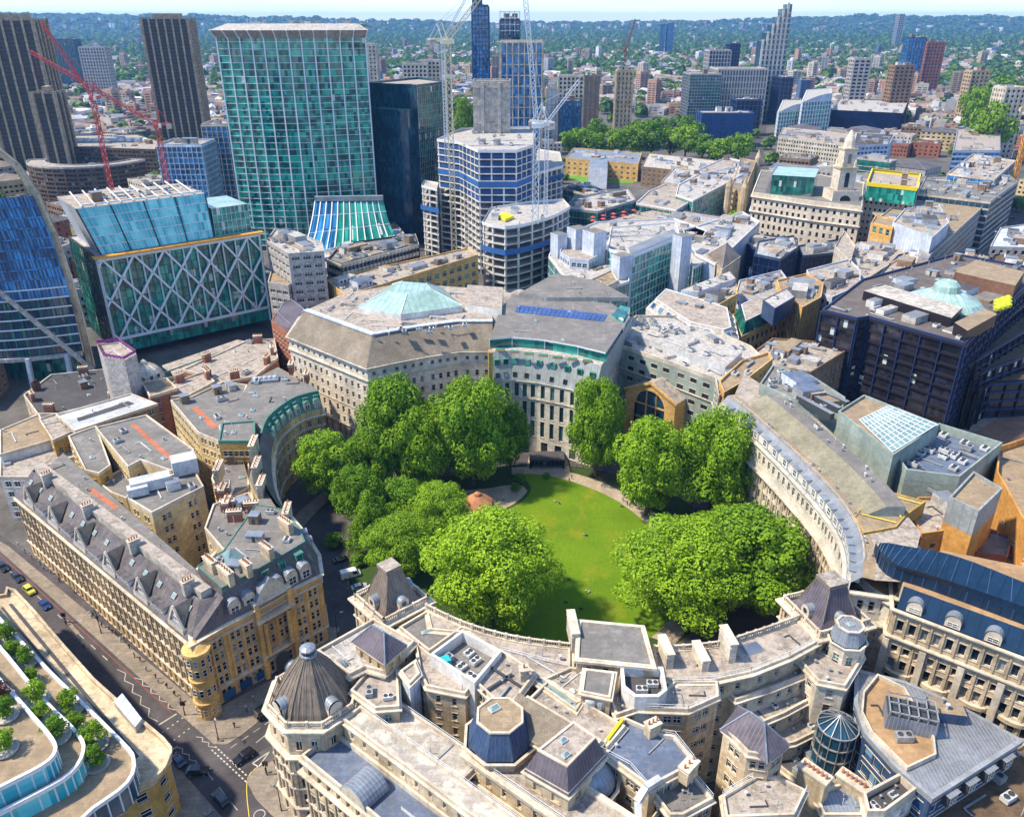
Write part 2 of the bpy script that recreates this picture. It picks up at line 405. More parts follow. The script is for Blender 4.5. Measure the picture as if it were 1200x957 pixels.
class Bld(Thing):
 def __init__(s,label,poly,cat='building',name='building',group=None):
  cx = sum(p[0] for p in poly)/len(poly);cy = sum(p[1] for p in poly)/len(poly)
  super().__init__(name,label,cat,(cx,cy,0),group)
  s.rng = random.Random(int(abs(cx*13+cy*7)))
 def wallface(s,mb,a,b,z0,z1,rw,bay,ww,mat,rev=None,depth=0.35,style='sash',gl=None,fr=None,margin=0.6,pair=0,arch_row=None,pil=0,pilm=None):
  dx,dy = b[0]-a[0],b[1]-a[1];L = math.hypot(dx,dy)
  if L < 0.05:return
  ux,uy = dx/L,dy/L;nx,ny = uy,-ux
  mid = ((a[0]+b[0])/2,(a[1]+b[1])/2,(z0+z1)/2)
  vis = (CAMP.x-mid[0])*nx+(CAMP.y-mid[1])*ny
  P = lambda t,z,d=0.0:(a[0]+ux*t-nx*d,a[1]+uy*t-ny*d,z)
  if not rw or vis < -0.12*math.hypot(mid[0],mid[1]) or L < ww+0.3:
   mb.poly([P(0,z0),P(L,z0),P(L,z1),P(0,z1)],mat);return
  rev = rev or mat;gl = gl or M['wglass'];fr = fr or M['frame']
  m = margin if L > 2*margin+bay else 0.0
  n = max(1,int(round((L-2*m)/bay)));bw = (L-2*m)/n
  ops = []
  for i in range(n):
   c = m+bw*(i+0.5)
   if pair:
    ops += [(c-pair/2-ww/2,c-pair/2+ww/2),(c+pair/2-ww/2,c+pair/2+ww/2)]
   else:ops.append((c-ww/2,c+ww/2))
  z = z0
  for ri,(s0,s1) in enumerate(rw):
   if s1 > z1-0.05 or s0 < z:continue
   mb.poly([P(0,z),P(L,z),P(L,s0),P(0,s0)],mat)
   t = 0.0
   for (o0,o1) in ops:
    mb.poly([P(t,s0),P(o0,s0),P(o0,s1),P(t,s1)],mat);t = o1
    mb.poly([P(o0,s0),P(o1,s0),P(o1,s0,depth),P(o0,s0,depth)],rev)
    mb.poly([P(o0,s1,depth),P(o1,s1,depth),P(o1,s1),P(o0,s1)],rev)
    mb.poly([P(o0,s0),P(o0,s0,depth),P(o0,s1,depth),P(o0,s1)],rev)
    mb.poly([P(o1,s0,depth),P(o1,s0),P(o1,s1),P(o1,s1,depth)],rev)
    if s.loc[1] < 330:
     for zz_,e_ in ((s0,0.14),(s1+0.12,0.10)):
      A_,B_ = o0-0.15,o1+0.15;mb.poly([P(A_,zz_-0.14,-e_),P(B_,zz_-0.14,-e_),P(B_,zz_,-e_),P(A_,zz_,-e_)],M['trim']);mb.poly([P(A_,zz_,-e_),P(B_,zz_,-e_),P(B_,zz_,0.05),P(A_,zz_,0.05)],M['trim']);mb.poly([P(A_,zz_-0.14,0),P(B_,zz_-0.14,0),P(B_,zz_-0.14,-e_),P(A_,zz_-0.14,-e_)],M['trim'])
    c = P((o0+o1)/2,(s0+s1)/2,depth-0.01)
    d = (Vector(c)-CAMP);sc = (o1-o0)*(s1-s0)*max(0.02,vis/max(1,d.length))/d.length_squared
    s.wins.append((sc,c,(ux,uy),round(o1-o0,2),round(s1-s0,2),style,gl,fr))
   mb.poly([P(t,s0),P(L,s0),P(L,s1),P(t,s1)],mat);z = s1
  mb.poly([P(0,z),P(L,z),P(L,z1),P(0,z1)],mat)
  if pil:
   pz = [z0] if pilm is None else pilm
   for i in range(n+1):
    t = m+bw*i
    if 0.2 < t < L-0.2 or m > 0:
     c = P(min(max(t,pil/2),L-pil/2),0,-0.12)
     mb.box(c[0],c[1],pz[0],pz[1] if len(pz) > 1 else z1-0.02,pil,0.3,math.atan2(uy,ux),rev)
 def walls(s,poly,z0,z1,rw,bay=3.2,ww=1.3,mat=None,name='wall',closed=True,plainedges=(),label=None,**k):
  if closed:poly = ccw(poly)
  mb = MB();n = len(poly)
  for i in range(n if closed else n-1):
   r = None if i in plainedges else rw
   s.wallface(mb,poly[i],poly[(i+1) % n],z0,z1,r,bay,ww,mat or M['cream'],**k)
  return s.part(name,mb,label)
 def flat(s,poly,z,mat=None,ph=0.9,pmat=None,pw=0.4,name='roof',pname='parapet',label=None):
  poly = ccw(poly);mb = MB()
  ins = offset(poly,-pw+0.02) if ph else poly
  mb.poly([(p[0],p[1],z) for p in ins],mat or M['felt']);s.part(name,mb,label)
  if ph:
   mb = MB();mb.sweep(poly,[(0.03,z-0.5),(0.03,z+ph),(-pw,z+ph),(-pw,z-0.5)],pmat or M['trim'],wrap=True)
   s.part(pname,mb)
 def band(s,poly,z,h=0.5,out=0.4,mat=None,closed=True,name='cornice',steps=True):
  if closed:poly = ccw(poly)
  mb = MB()
  prof = [(0.01,z),(out*0.5,z+h*0.35),(out,z+h*0.6),(out,z+h),(0.01,z+h+0.02)] if steps else [(0.01,z),(out,z),(out,z+h),(0.01,z+h)]
  mb.sweep(poly,prof,mat or M['trim'],closed=closed);return s.part(name,mb)
 def block(s,poly,z0,z1,rw=None,bay=3.2,ww=1.3,mat=None,roof=None,ph=0.8,pmat=None,corn=(),n=0,**k):
  poly = ccw(poly);s.walls(poly,z0,z1,rw,bay,ww,mat,**k)
  s.flat(poly,z1,roof,ph,pmat or mat)
  for c in corn:s.band(poly,c,0.5,0.35,pmat)
  if n:s.clutter(poly,z1,n)
 def mansard(s,poly,z0,z1,ins,mat,top=None,trim=None,name='mansard_roof',lip=0.25):
  poly = ccw(poly);mb = MB()
  mb.sweep(poly,[(-0.25,z0),(-ins,z1)],mat);s.part(name,mb)
  tp = offset(poly,-ins);mb = MB();mb.poly([(p[0],p[1],z1) for p in tp],top or M['felt']);s.part('roof',mb)
  mb = MB();mb.sweep(tp,[(lip,z1-0.12),(lip,z1+0.22),(-0.15,z1+0.22),(-0.15,z1-0.05)],trim or M['lead']);s.part('roof_edge',mb)
  return tp
 def hip(s,poly,z0,z1,mat,over=0.4,name='roof',frac=0.5):
  """hipped roof over a quadrilateral, ridge along its longer side"""
  p = offset(ccw(poly),over);d = lambda a,b:math.hypot(a[0]-b[0],a[1]-b[1])
  if d(p[0],p[1]) < d(p[1],p[2]):p = p[1:]+p[:1]
  L = d(p[0],p[1]);W = d(p[1],p[2]);t = min(0.48,frac*W/L)
  md = lambda a,b,k:(a[0]+(b[0]-a[0])*k,a[1]+(b[1]-a[1])*k)
  e0 = md(p[3],p[0],0.5);e1 = md(p[1],p[2],0.5);r0 = md(e0,e1,t);r1 = md(e0,e1,1-t)
  A = [(q[0],q[1],z0) for q in p];r0 = (*r0,z1);r1 = (*r1,z1);mb = MB()
  mb.poly([A[0],A[1],r1,r0],mat);mb.poly([A[2],A[3],r0,r1],mat);mb.poly([A[1],A[2],r1],mat);mb.poly([A[3],A[0],r0],mat)
  mb.poly([A[3],A[2],A[1],A[0]],mat)
  mb.bar(r0,r1,0.35,M['lead']);[mb.bar(a,b,0.25,M['lead']) for a,b in ((A[0],r0),(A[3],r0),(A[1],r1),(A[2],r1))]
  s.part(name,mb);return r0,r1
 def gable(s,poly,z0,z1,mat,gmat=None,over=0.3,name='roof'):
  p = offset(ccw(poly),over);d = lambda a,b:math.hypot(a[0]-b[0],a[1]-b[1])
  if d(p[0],p[1]) < d(p[1],p[2]):p = p[1:]+p[:1]
  e0 = ((p[3][0]+p[0][0])/2,(p[3][1]+p[0][1])/2,z1);e1 = ((p[1][0]+p[2][0])/2,(p[1][1]+p[2][1])/2,z1)
  A = [(q[0],q[1],z0) for q in p];mb = MB()
  mb.poly([A[0],A[1],e1,e0],mat);mb.poly([A[2],A[3],e0,e1],mat);s.part(name,mb)
  mb = MB();mb.poly([A[1],A[2],e1],gmat or mat);mb.poly([A[3],A[0],e0],gmat or mat);s.part('gable',mb)
 def rail(s,pts,z,h=1.1,closed=False,mat=None,step=2.2,name='railing'):
  mb = MB();m = mat or M['steelw'];n = len(pts)
  for i in range(n if closed else n-1):
   a,b = pts[i],pts[(i+1) % n];L = math.hypot(b[0]-a[0],b[1]-a[1])
   for hh in (h,h*0.5):mb.bar((a[0],a[1],z+hh),(b[0],b[1],z+hh),0.06,m)
   k = max(1,int(L/step))
   for j in range(k+1):mb.bar((a[0]+(b[0]-a[0])*j/k,a[1]+(b[1]-a[1])*j/k,z),(a[0]+(b[0]-a[0])*j/k,a[1]+(b[1]-a[1])*j/k,z+h),0.06,m)
  s.part(name,mb)
 def balustrade(s,pts,z,h=1.1,closed=False,mat=None,step=0.45):
  mb = MB();m = mat or M['trim'];pts = ccw(pts) if closed else pts
  mb.sweep(pts,[(0.2,z+h-0.22),(0.2,z+h),(-0.2,z+h),(-0.2,z+h-0.22)],m,closed=closed,wrap=True)
  mb.sweep(pts,[(0.2,z),(0.2,z+0.22),(-0.2,z+0.22),(-0.2,z)],m,closed=closed,wrap=True)
  n = len(pts)
  for i in range(n if closed else n-1):
   a,b = pts[i],pts[(i+1) % n];L = math.hypot(b[0]-a[0],b[1]-a[1]);k = max(1,int(L/step));an = math.atan2(b[1]-a[1],b[0]-a[0])
   for j in range(k+1):
    x,y = a[0]+(b[0]-a[0])*j/k,a[1]+(b[1]-a[1])*j/k
    w = 0.5 if j % 8 == 0 else 0.17
    mb.box(x,y,z+(0.22 if w < 0.4 else 0),z+h-(0.22 if w < 0.4 else -0.12),w,w,an,m,bottom=False)
  s.part('balustrade',mb)
 def dormers(s,a,b,z,step=3.6,w=1.7,h=2.3,d=2.2,kind='gable',wall=None,roof=None,gl=None,fr=None,inset=0.35,m0=1.2,name='dormer',count=None):
  """a row of dormers between a and b (outside on the right of a->b)"""
  dx,dy = b[0]-a[0],b[1]-a[1];L = math.hypot(dx,dy)
  if L < w+0.4:return
  ux,uy = dx/L,dy/L;n = count or max(1,int(round((L-2*m0)/step)));an = math.atan2(uy,ux)
  key = ('D',round(w,2),h,d,kind,id(wall),id(roof),id(gl),id(fr))
  if key not in WCACHE:
   wm = wall or M['trim'];rm = roof or M['lead'];mb = MB()
   if kind == 'gable':
    mb.poly([(-w/2,0,0),(w/2,0,0),(w/2,0,h),(0,0,h+w*0.5),(-w/2,0,h)],wm)
    for k in (-1,1):
     mb.poly([(k*w/2,0,0),(k*w/2,d,0),(k*w/2,d,h),(k*w/2,0,h)],wm)
     mb.poly([(k*(w/2+0.15),-0.15,h-0.1),(k*(w/2+0.15),d,h-0.1),(0,d,h+w*0.5+0.12),(0,-0.15,h+w*0.5+0.12)],rm)
   elif kind == 'round':
    nn = 8;arcp = [(w/2*math.cos(math.pi*i/nn),h+w/2*math.sin(math.pi*i/nn)) for i in range(nn+1)]
    mb.poly([(-w/2,0,0),(w/2,0,0)]+[(x,0,z_) for x,z_ in arcp],wm)
    for k in (-1,1):mb.poly([(k*w/2,0,0),(k*w/2,d,0),(k*w/2,d,h),(k*w/2,0,h)],wm)
    for i in range(nn):
     (x0,z0),(x1,z1) = arcp[i],arcp[i+1]
     mb.poly([(x0*1.12,-0.2,h+(z0-h)*1.12),(x1*1.12,-0.2,h+(z1-h)*1.12),(x1*1.12,d,h+(z1-h)*1.12),(x0*1.12,d,h+(z0-h)*1.12)],rm)
   else:
    mb.poly([(-w/2,0,0),(w/2,0,0),(w/2,0,h),(-w/2,0,h)],wm)
    for k in (-1,1):mb.poly([(k*w/2,0,0),(k*w/2,d,0),(k*w/2,d,h),(k*w/2,0,h)],wm)
    mb.box(0,d/2-0.1,h,h+0.16,w+0.3,d+0.3,0,rm)
   WCACHE[key] = mb.mesh(name)
   WCACHE[key+('w',)] = window_mesh(w*0.68,h*0.72,'cross' if w > 1.2 else 'sash',gl or M['wglass'],fr or M['frame'])
  for i in range(n):
   t = (L-2*m0)*(i+0.5)/n+m0
   x = a[0]+ux*t-uy*inset;y = a[1]+uy*t+ux*inset
   o = s.inst(name,WCACHE[key],x,y,z,an)
   w_ = link('window',WCACHE[key+('w',)],o,(0,-0.03,h*0.5))
 def chimney(s,x,y,z,h=3.0,sx=3.0,sy=1.1,ang=0.0,mat=None,pots=4):
  mb = MB();m = mat or M['cream']
  mb.box(x,y,z-0.3,z+h,sx,sy,ang,m);mb.box(x,y,z+h,z+h+0.25,sx+0.35,sy+0.35,ang,M['trim'])
  mb.box(x,y,z+h*0.8,z+h*0.8+0.15,sx+0.2,sy+0.2,ang,M['trim'])
  c,q = math.cos(ang),math.sin(ang);ch = s.part('chimney',mb)
  if pots:
   mb = MB()
   for i in range(pots):
    t = (i-(pots-1)/2)*(sx-0.7)/max(1,pots-1)
    mb.lathe(x+c*t,y+q*t,[(0.2,z+h+0.25),(0.15,z+h+0.95),(0.19,z+h+1.0),(0.1,z+h+1.0)],M['terracotta'],7)
   s.part('chimney_pot',mb,parent=ch)
 def clutter(s,poly,z,n,kinds='avbdsp',size=1.0,keep=1.2):
  poly = ccw(poly);rng = s.rng;best = max(range(len(poly)),key=lambda i:math.hypot(poly[i][0]-poly[i-1][0],poly[i][1]-poly[i-1][1]))
  an = math.atan2(poly[best][1]-poly[best-1][1],poly[best][0]-poly[best-1][0])
  xs = [p[0] for p in poly];ys = [p[1] for p in poly];used = [];k = tries = 0
  while k < n and tries < n*30:
   tries += 1;x = rng.uniform(min(xs),max(xs));y = rng.uniform(min(ys),max(ys));kd = rng.choice(kinds+'c');r = dict(a=1.9,v=0.8,b=2.6,d=3.4,s=1.8,p=0.5,c=2.6)[kd]*size
   if not inside((x,y),poly) or edist((x,y),poly) < r*0.75+keep*0.5:continue
   if any(math.hypot(x-u[0],y-u[1]) < (r+u[2])*0.8 for u in used):continue
   used.append((x,y,r));k += 1
   me,nm = clut_mesh(kd,rng.randrange(3))
   s.inst(nm,me,x,y,z,an+rng.choice((0,math.pi/2)),sc=(size,size,size))
 def subroof(s,poly,z,n):
  poly = ccw(poly);rng = s.rng;xs = [p[0] for p in poly];ys = [p[1] for p in poly];bi = max(range(len(poly)),key=lambda i:math.hypot(poly[i][0]-poly[i-1][0],poly[i][1]-poly[i-1][1]));an = math.atan2(poly[bi][1]-poly[bi-1][1],poly[bi][0]-poly[bi-1][0]);k = t = 0
  while k < n and t < n*25:
   t += 1;x = rng.uniform(min(xs),max(xs));y = rng.uniform(min(ys),max(ys));w = rng.uniform(4,13);d = rng.uniform(3,8);h = rng.choice((0.5,0.9,1.6,2.6,3.3))
   if not inside((x,y),poly) or edist((x,y),poly) < max(w,d)*0.52+0.8:continue
   k += 1;mb = MB();wm = M[rng.choice(('slab','conc','greymet','bluewhite','bbrick','whitewall'))];mb.box(x,y,z,z+h+rng.random()*0.2,w,d,an,wm,M[rng.choice(('felt','feltd','slab','tan','zinc','roofc','lead','feltb'))],bottom=False)
   if h > 2 and w > 6:
    c_,s_ = math.cos(an),math.sin(an)
    for j in range(int(w/2.2)):u = -w/2+1.1+j*2.2;mb.box(x+c_*u+s_*(d/2),y+s_*u-c_*(d/2),z+0.8,z+1.9,1.2,0.1,an,M['wglass'])
   s.part('roof_plant_room' if h > 2 else 'roof_upstand',mb)
 def finish(s,maxw=100):
  s.wins.sort(key=lambda w:-w[0])
  for sc,c,u,w,h,st,gl,fr in s.wins[:maxw]:
   key = (w,h,st,id(gl),id(fr))
   if key not in WCACHE:WCACHE[key] = window_mesh(w,h,st,gl,fr)
   s.inst('window',WCACHE[key],c[0],c[1],c[2],math.atan2(u[1],u[0]))
  rest = s.wins[maxw:]
  if rest:
   mb = MB()
   for sc,c,u,w,h,st,gl,fr in rest:
    window_mesh(w,h,st if sc > 2e-6 else 'border',gl,fr,mb,lambda x,y,z,c=c,u=u:(c[0]+u[0]*x-u[1]*y,c[1]+u[1]*x+u[0]*y,c[2]+z))
   s.part('windows',mb,kind='stuff' if len(rest) > 1 else None)
  return s
CL = {}
def clut_mesh(kd,v):
 if (kd,v) in CL:return CL[(kd,v)]
 mb = MB();W = M['whitemet'];Gm = M['greymet'];D = M['framed']
 if kd == 'a':
  l = (2.6,3.4,2.2)[v];w = (1.6,1.9,2.0)[v];h = (1.3,1.6,1.1)[v]
  mb.box(0,0,0.25,h,l,w,0,W if v != 1 else Gm)
  for k in (-1,1):
   mb.lathe(k*l/4,0,[(0.55,h),(0.55,h+0.15),(0.45,h+0.15),(0.45,h+0.02),(0,h+0.02)],D,10)
   mb.box(k*l/3,0,0,0.25,0.2,w,0,Gm)
  nm = 'air_conditioner'
 elif kd == 'v':
  mb.lathe(0,0,[(0.25,0),(0.25,0.9),(0.42,0.95),(0.42,1.2),(0,1.35)],Gm if v else W,9);nm = 'roof_vent'
 elif kd == 'b':
  l,w,h = ((3.8,3.0,2.5),(5,2.6,2.2),(3,3,3))[v]
  mb.box(0,0,0,h,l,w,0,(M['whitewall'],M['conc'],M['bbrick'])[v],M['felt']);mb.box(0,0,h,h+0.15,l+0.3,w+0.3,0,M['lead'])
  mb.poly([(-0.5,-w/2-0.02,0.05),(0.5,-w/2-0.02,0.05),(0.5,-w/2-0.02,2.0),(-0.5,-w/2-0.02,2.0)],D);nm = 'plant_room'
 elif kd == 'd':
  mb.bar((-3,0,0.7),(3,0,0.7),0.6,Gm if v else W)
  mb.bar((3,-0.3,0.7),(3,1.8,0.7),0.6,Gm if v else W);mb.bar((-2.6,0,0),(-2.6,0,0.7),0.3,D);mb.bar((1.5,0,0),(1.5,0,0.7),0.3,D);nm = 'duct'
 elif kd == 'c':
  L_ = (6,9,4)[v];mb.bar((-L_/2,0,0.25),(L_/2,0,0.25),0.35,(Gm,W,D)[v],0.12);mb.bar((L_/2,0,0.25),(L_/2,1.6,0.25),0.3,(Gm,W,D)[v],0.12)
  for k in range(4):mb.box(-L_/2+L_*k/3,0,0,0.2,0.15,0.4,0,D)
  nm = 'cable_tray'
 elif kd == 's':
  mb.box(0,0,0,0.35,2.0,1.4,0,W);
  p = [(-0.9,-0.6,0.36),(0.9,-0.6,0.36),(0.9,0.6,0.36),(-0.9,0.6,0.36)];r0 = (-0.4,0,0.8);r1 = (0.4,0,0.8)
  mb.poly([p[0],p[1],r1,r0],M['skylight']);mb.poly([p[2],p[3],r0,r1],M['skylight']);mb.poly([p[1],p[2],r1],M['skylight']);mb.poly([p[3],p[0],r0],M['skylight']);nm = 'skylight'
 else:
  mb.lathe(0,0,[(0.09,0),(0.09,1.6+v*0.4),(0.14,1.6+v*0.4),(0,1.8+v*0.4)],W if v else Gm,6);nm = 'vent_pipe'
 CL[(kd,v)] = (mb.mesh(nm),nm);return CL[(kd,v)]
def quad_grid(mb,a,b,z0,z1,nu,nv,w,mat,out=0.12,hw=None):
 """mullions (nu bays) and transoms (nv bays) in front of a flat wall a->b"""
 dx,dy = b[0]-a[0],b[1]-a[1];L = math.hypot(dx,dy);ux,uy = dx/L,dy/L;nx,ny = uy*out,-ux*out;an = math.atan2(uy,ux)
 for i in range(nu+1):
  t = L*i/nu;mb.box(a[0]+ux*t+nx,a[1]+uy*t+ny,z0,z1,w,out*1.6,an,mat,bottom=False)
 if nv:
  cx,cy = (a[0]+b[0])/2+nx*0.7,(a[1]+b[1])/2+ny*0.7
  for j in range(nv+1):
   z = z0+(z1-z0)*j/nv;mb.box(cx,cy,z-(hw or w)/2,z+(hw or w)/2,L,out*1.3,an,mat)
class Tower(Bld):
 """curtain-walled block: glass wall, mullion grid, floor bands, roof"""
 def curtain(s,poly,z0,z1,g,fm=None,cell=1.5,floor=3.8,mw=0.14,bandm=None,bandh=0.5,roof=None,ph=1.0,vm=True,out=0.14):
  poly = ccw(poly);mb = MB();gr = MB();bd = MB();n = len(poly);nf = max(1,int(round((z1-z0)/floor)))
  for i in range(n):
   a,b = poly[i],poly[(i+1) % n];L = math.hypot(b[0]-a[0],b[1]-a[1])
   u0 = i*37.0
   mb.poly([(a[0],a[1],z0),(b[0],b[1],z0),(b[0],b[1],z1),(a[0],a[1],z1)],g,[(u0,z0),(u0+L,z0),(u0+L,z1),(u0,z1)])
   vis = -( (a[0]+b[0])/2*(b[1]-a[1]) - ((a[1]+b[1])/2)*(b[0]-a[0]) )/L
   if vis > -0.1*math.hypot(*a) and fm:quad_grid(gr,a,b,z0,z1,max(1,int(round(L/cell))) if vm else 1,0 if bandm else nf,mw,fm,out)
  if bandm:
   for j in range(nf+1):
    z = z0+(z1-z0)*j/nf;bd.sweep(poly,[(0.0,z-bandh/2),(out+0.1,z-bandh/2),(out+0.1,z+bandh/2),(0.0,z+bandh/2)],bandm)
  s.part('glass_wall',mb);s.part('mullions',gr);s.part('floor_band',bd)
  s.flat(poly,z1+0.3,roof or M['roofc'],ph,fm or M['greymet'],name='roof')
# ================= the block left of the garden =================
BLK = 'buildings of the block between the avenue and the garden'
# --- long brown stone building along the avenue ---
z = 19.5
eave = R([(18,581),(224,753)],z)
back = R([(227,664),(74,530)],25.5)
P = [eave[0],eave[1],G(250,738,z),back[0],back[1]]
b = Bld('long brown stone office building with a steep slate roof full of gables above the avenue',P,group=BLK)
rw = [(0.4,3.6),(4.9,7.2),(8.2,10.6),(11.7,14.1),(15.2,17.6)]
b.walls(P,0.1,z,rw,2.5,1.25,M['brown'],rev=M['cream'],style='cross',pil=0.35,pilm=[4.3,z-1.2])
for zz,o in ((4.1,0.5),(10.9,0.25),(18.2,0.7)):b.band(P,zz,0.6,o,M['trim'])
ux = Vector((eave[1][0]-eave[0][0],eave[1][1]-eave[0][1])).normalized();nn = Vector((-ux.y,ux.x))
Ls = math.hypot(eave[1][0]-eave[0][0],eave[1][1]-eave[0][1]);an = math.atan2(ux.y,ux.x)
at = lambda t,d:(eave[0][0]+ux.x*t+nn.x*d,eave[0][1]+ux.y*t+nn.y*d)
mb = MB();e0,e1,r0,r1 = at(0,-0.3),at(Ls,-0.3),at(1,5.6),at(Ls-4,5.6)
mb.poly([(*e0,z),(*e1,z),(*r1,25.6),(*r0,25.6)],M['slate']);mb.poly([(*e0,z),(*r0,25.6),(*at(0,9),25.6),(*at(0,9),z)],M['slate'])
mb.poly([(*e1,z),(*at(Ls,9),z),(*at(Ls-2,9),25.6),(*r1,25.6)],M['slate'])
b.part('roof_slope',mb)
mb = MB();c = at(Ls/2-1,7.3);mb.box(c[0],c[1],20,27.2,Ls-6,2.6,an,M['conc'],M['roofc']);b.part('ridge_parapet',mb)
mb = MB();pp = [at(2,8.6),at(Ls-2,8.6),back[0],back[1]];mb.poly([(*q,25.3) for q in pp],M['felt']);b.part('roof',mb)
mb = MB();q0 = R([(104,578),(112,572),(138,592),(134,597)],25.34);mb.poly([(*q,25.34) for q in R([(102,574),(110,572),(140,594),(134,597)],25.34)],M['redstrip']);b.part('walkway',mb)
b.clutter(pp,25.3,8,'vps',0.8)
ng = 6
GM = {}
def cross_gable(w,h,d):
 mb = MB();mb.poly([(-w/2,0,0),(w/2,0,0),(0,0,h)],M['conc'])
 for k in (-1,1):mb.poly([(k*w/2,0,0),(0,0,h),(0,d,h)],M['stoneslate'])
 for k in (-1,1):mb.bar((k*w/2*1.08,-0.15,-0.2),(0,-0.15,h*1.06),0.45,M['trim'])
 return mb.mesh('gable')
gme = cross_gable(5.6,4.6,4.6);gw = window_mesh(2.2,1.8,'tri',M['wglass'],M['frame'])
bay = MB()
bay.box(0,0.2,0,1.6,6.4,1.0,0,M['trim'],M['lead']);baym = bay.mesh('bay_front')
for i in range(ng):
 t = Ls*(i+0.6)/ng
 x,y = at(t,0.55);o = b.inst('gable',gme,x,y,z+1.5,an);link('window',gw,o,(0,-0.05,1.7))
 x,y = at(t,0.3);b.inst('bay_front',baym,x,y,z,an)
 for j in range(3):
  tt = t+4.6+j*2.1
  if tt < Ls-2:b.dormers(at(tt-1.2,0),at(tt+1.2,0),z+0.1,2,1.7,2.3,2.4,'flat',M['frame'],M['slate'],inset=0.35,m0=0.0,count=1)
 sk = MB();
for i in range(14):
 x,y = at(4+i*Ls/14.5,3.6);skm = b.inst('skylight',clut_mesh('s',0)[0],x,y,z+4.35,an,sc=(0.7,0.9,0.25));skm.rotation_euler = (math.atan2(6.1,5.9),0,an)
for i in range(4):
 x,y = at(12+i*24,5.5);b.chimney(x,y,25.5,3.2,2.6,1.1,an+math.pi/2,M['conc'],4)
b.finish()
# --- ochre corner building ---
z = 20.5
fr = R([(226,752),(262,731),(300,712),(338,690),(375,672)],z)
side = R([(372,650),(357,626),(338,604)],z)
Pb = fr+side+R([(300,590),(262,640),(222,676)],z)
b = Bld('ornate ochre stone corner building with a dark mansard and carved gables facing the side street',Pb,group=BLK)
rw = [(0.5,3.7),(5.0,7.5),(8.4,10.8),(11.8,14.1),(15.1,17.3)]
b.walls(Pb,0.1,z,rw,3.3,1.0,M['ochre'],style='sash',pair=1.35,pil=0.45,pilm=[4.6,z-2.4],plainedges=())
Pc = ccw(Pb)
for zz,o in ((4.2,0.6),(7.7,0.2),(11.0,0.25),(14.3,0.3),(17.7,0.5),(z-0.7,0.9)):b.band(Pc,zz,0.6,o,M['ochre'] if o < 0.4 else M['trim'])
top = R([(260,689),(300,668),(332,650),(357,635),(350,618),(330,597),(300,592),(262,646),(232,664)],27.5)
mb = MB()
fo = offset(fr,-0.6,False)
lo = [fr[1],fr[2],fr[3],fr[4],side[0],side[1],side[2]];hi = top[:3]+[top[3],top[3],top[4],top[5]]
for i in range(6):mb.poly([(*lo[i],z),(*lo[i+1],z),(*hi[i+1],27.5),(*hi[i],27.5)],M['slate'])
mb.poly([(*lo[0],z),(*hi[0],27.5),(*top[8],27.5),(*G(232,690,z),z)],M['slate'])
b.part('mansard_roof',mb)
mb = MB();mb.prism(top,21,27.6,M['cream'],M['felt']);b.part('roof',mb)
mb = MB();mb.sweep(ccw(top),[(0.15,27.5),(0.15,27.8),(-0.1,27.8),(-0.1,27.6)],M['copper'],wrap=False);b.part('roof_edge',mb)
mb = MB();hp = [fr[0],fr[1],G(262,700,z),back[0]]
mb.poly([(*fr[0],z),(*fr[1],z),(*G(262,700,26),26)],M['slate']);mb.poly([(*fr[0],z),(*G(262,700,26),26),(*back[0],25.5)],M['slate']);b.part('roof_slope',mb)
frs = [fr[1],fr[2],fr[3],fr[4]]
b.dormers(fr[1],fr[4],z+0.2,5.2,2.8,2.8,2.6,'round',M['trim'],M['lead'],inset=0.5,m0=1.5,count=6)
b.dormers(fr[1],fr[4],z+3.9,9,1.9,2.2,2.6,'flat',M['greend'],M['copper'],inset=2.6,m0=1,count=5,fr=M['greend'],name='green_dormer')
b.dormers(side[0],side[1],z+0.2,5,2.0,2.6,2.2,'round',M['trim'],M['lead'],inset=0.3)
d = Vector((fr[3][0]-fr[1][0],fr[3][1]-fr[1][1])).normalized();n = Vector((d.y,-d.x));an = math.atan2(d.y,d.x)
cx,cy = G(318,702,z);mb = MB()
mb.box(cx+n.x*0.2-d.x*4.2,cy+n.y*0.2-d.y*4.2,0.1,z+1.2,1.1,1.6,an,M['ochre']);mb.box(cx+n.x*0.2+d.x*4.2,cy+n.y*0.2+d.y*4.2,0.1,z+1.2,1.1,1.6,an,M['ochre'])
mb.box(cx+n.x*0.3,cy+n.y*0.3,16.6,17.4,9.8,2.4,an,M['trim']);mb.box(cx+n.x*0.1,cy+n.y*0.1,z+0.9,z+1.6,9.6,1.8,an,M['trim'])
mb.box(cx+n.x*0.2,cy+n.y*0.2,6.2,7.0,9.8,2.0,an,M['trim'])
gx,gy = cx+n.x*0.6,cy+n.y*0.6
tri = lambda t,zz,o=0:(gx+d.x*t-n.x*o,gy+d.y*t-n.y*o,zz)
mb.poly([tri(-4,z+1.6),tri(4,z+1.6),tri(2.4,z+4.2),tri(0,z+6.4),tri(-2.4,z+4.2)],M['trim']);mb.poly([tri(-4,z+1.6,1.2),tri(4,z+1.6,1.2),tri(2.4,z+4.2,1.2),tri(0,z+6.4,1.2),tri(-2.4,z+4.2,1.2)],M['trim'])
pr = [(-4,z+1.6),(-2.4,z+4.2),(0,z+6.4),(2.4,z+4.2),(4,z+1.6)]
for i in range(4):mb.poly([tri(*pr[i]),tri(*pr[i+1]),tri(*pr[i+1],1.2),tri(*pr[i],1.2)],M['lead'])
b.part('pavilion',mb)
mb = MB();ex,ey = cx+n.x*1.05,cy+n.y*1.05
fan = [(ex+d.x*t,ey+d.y*t,zz) for t,zz in [(-1.9,0.2),(1.9,0.2)]+[(1.9*math.cos(math.pi*i/8),3.6+1.9*math.sin(math.pi*i/8)) for i in range(9)]]
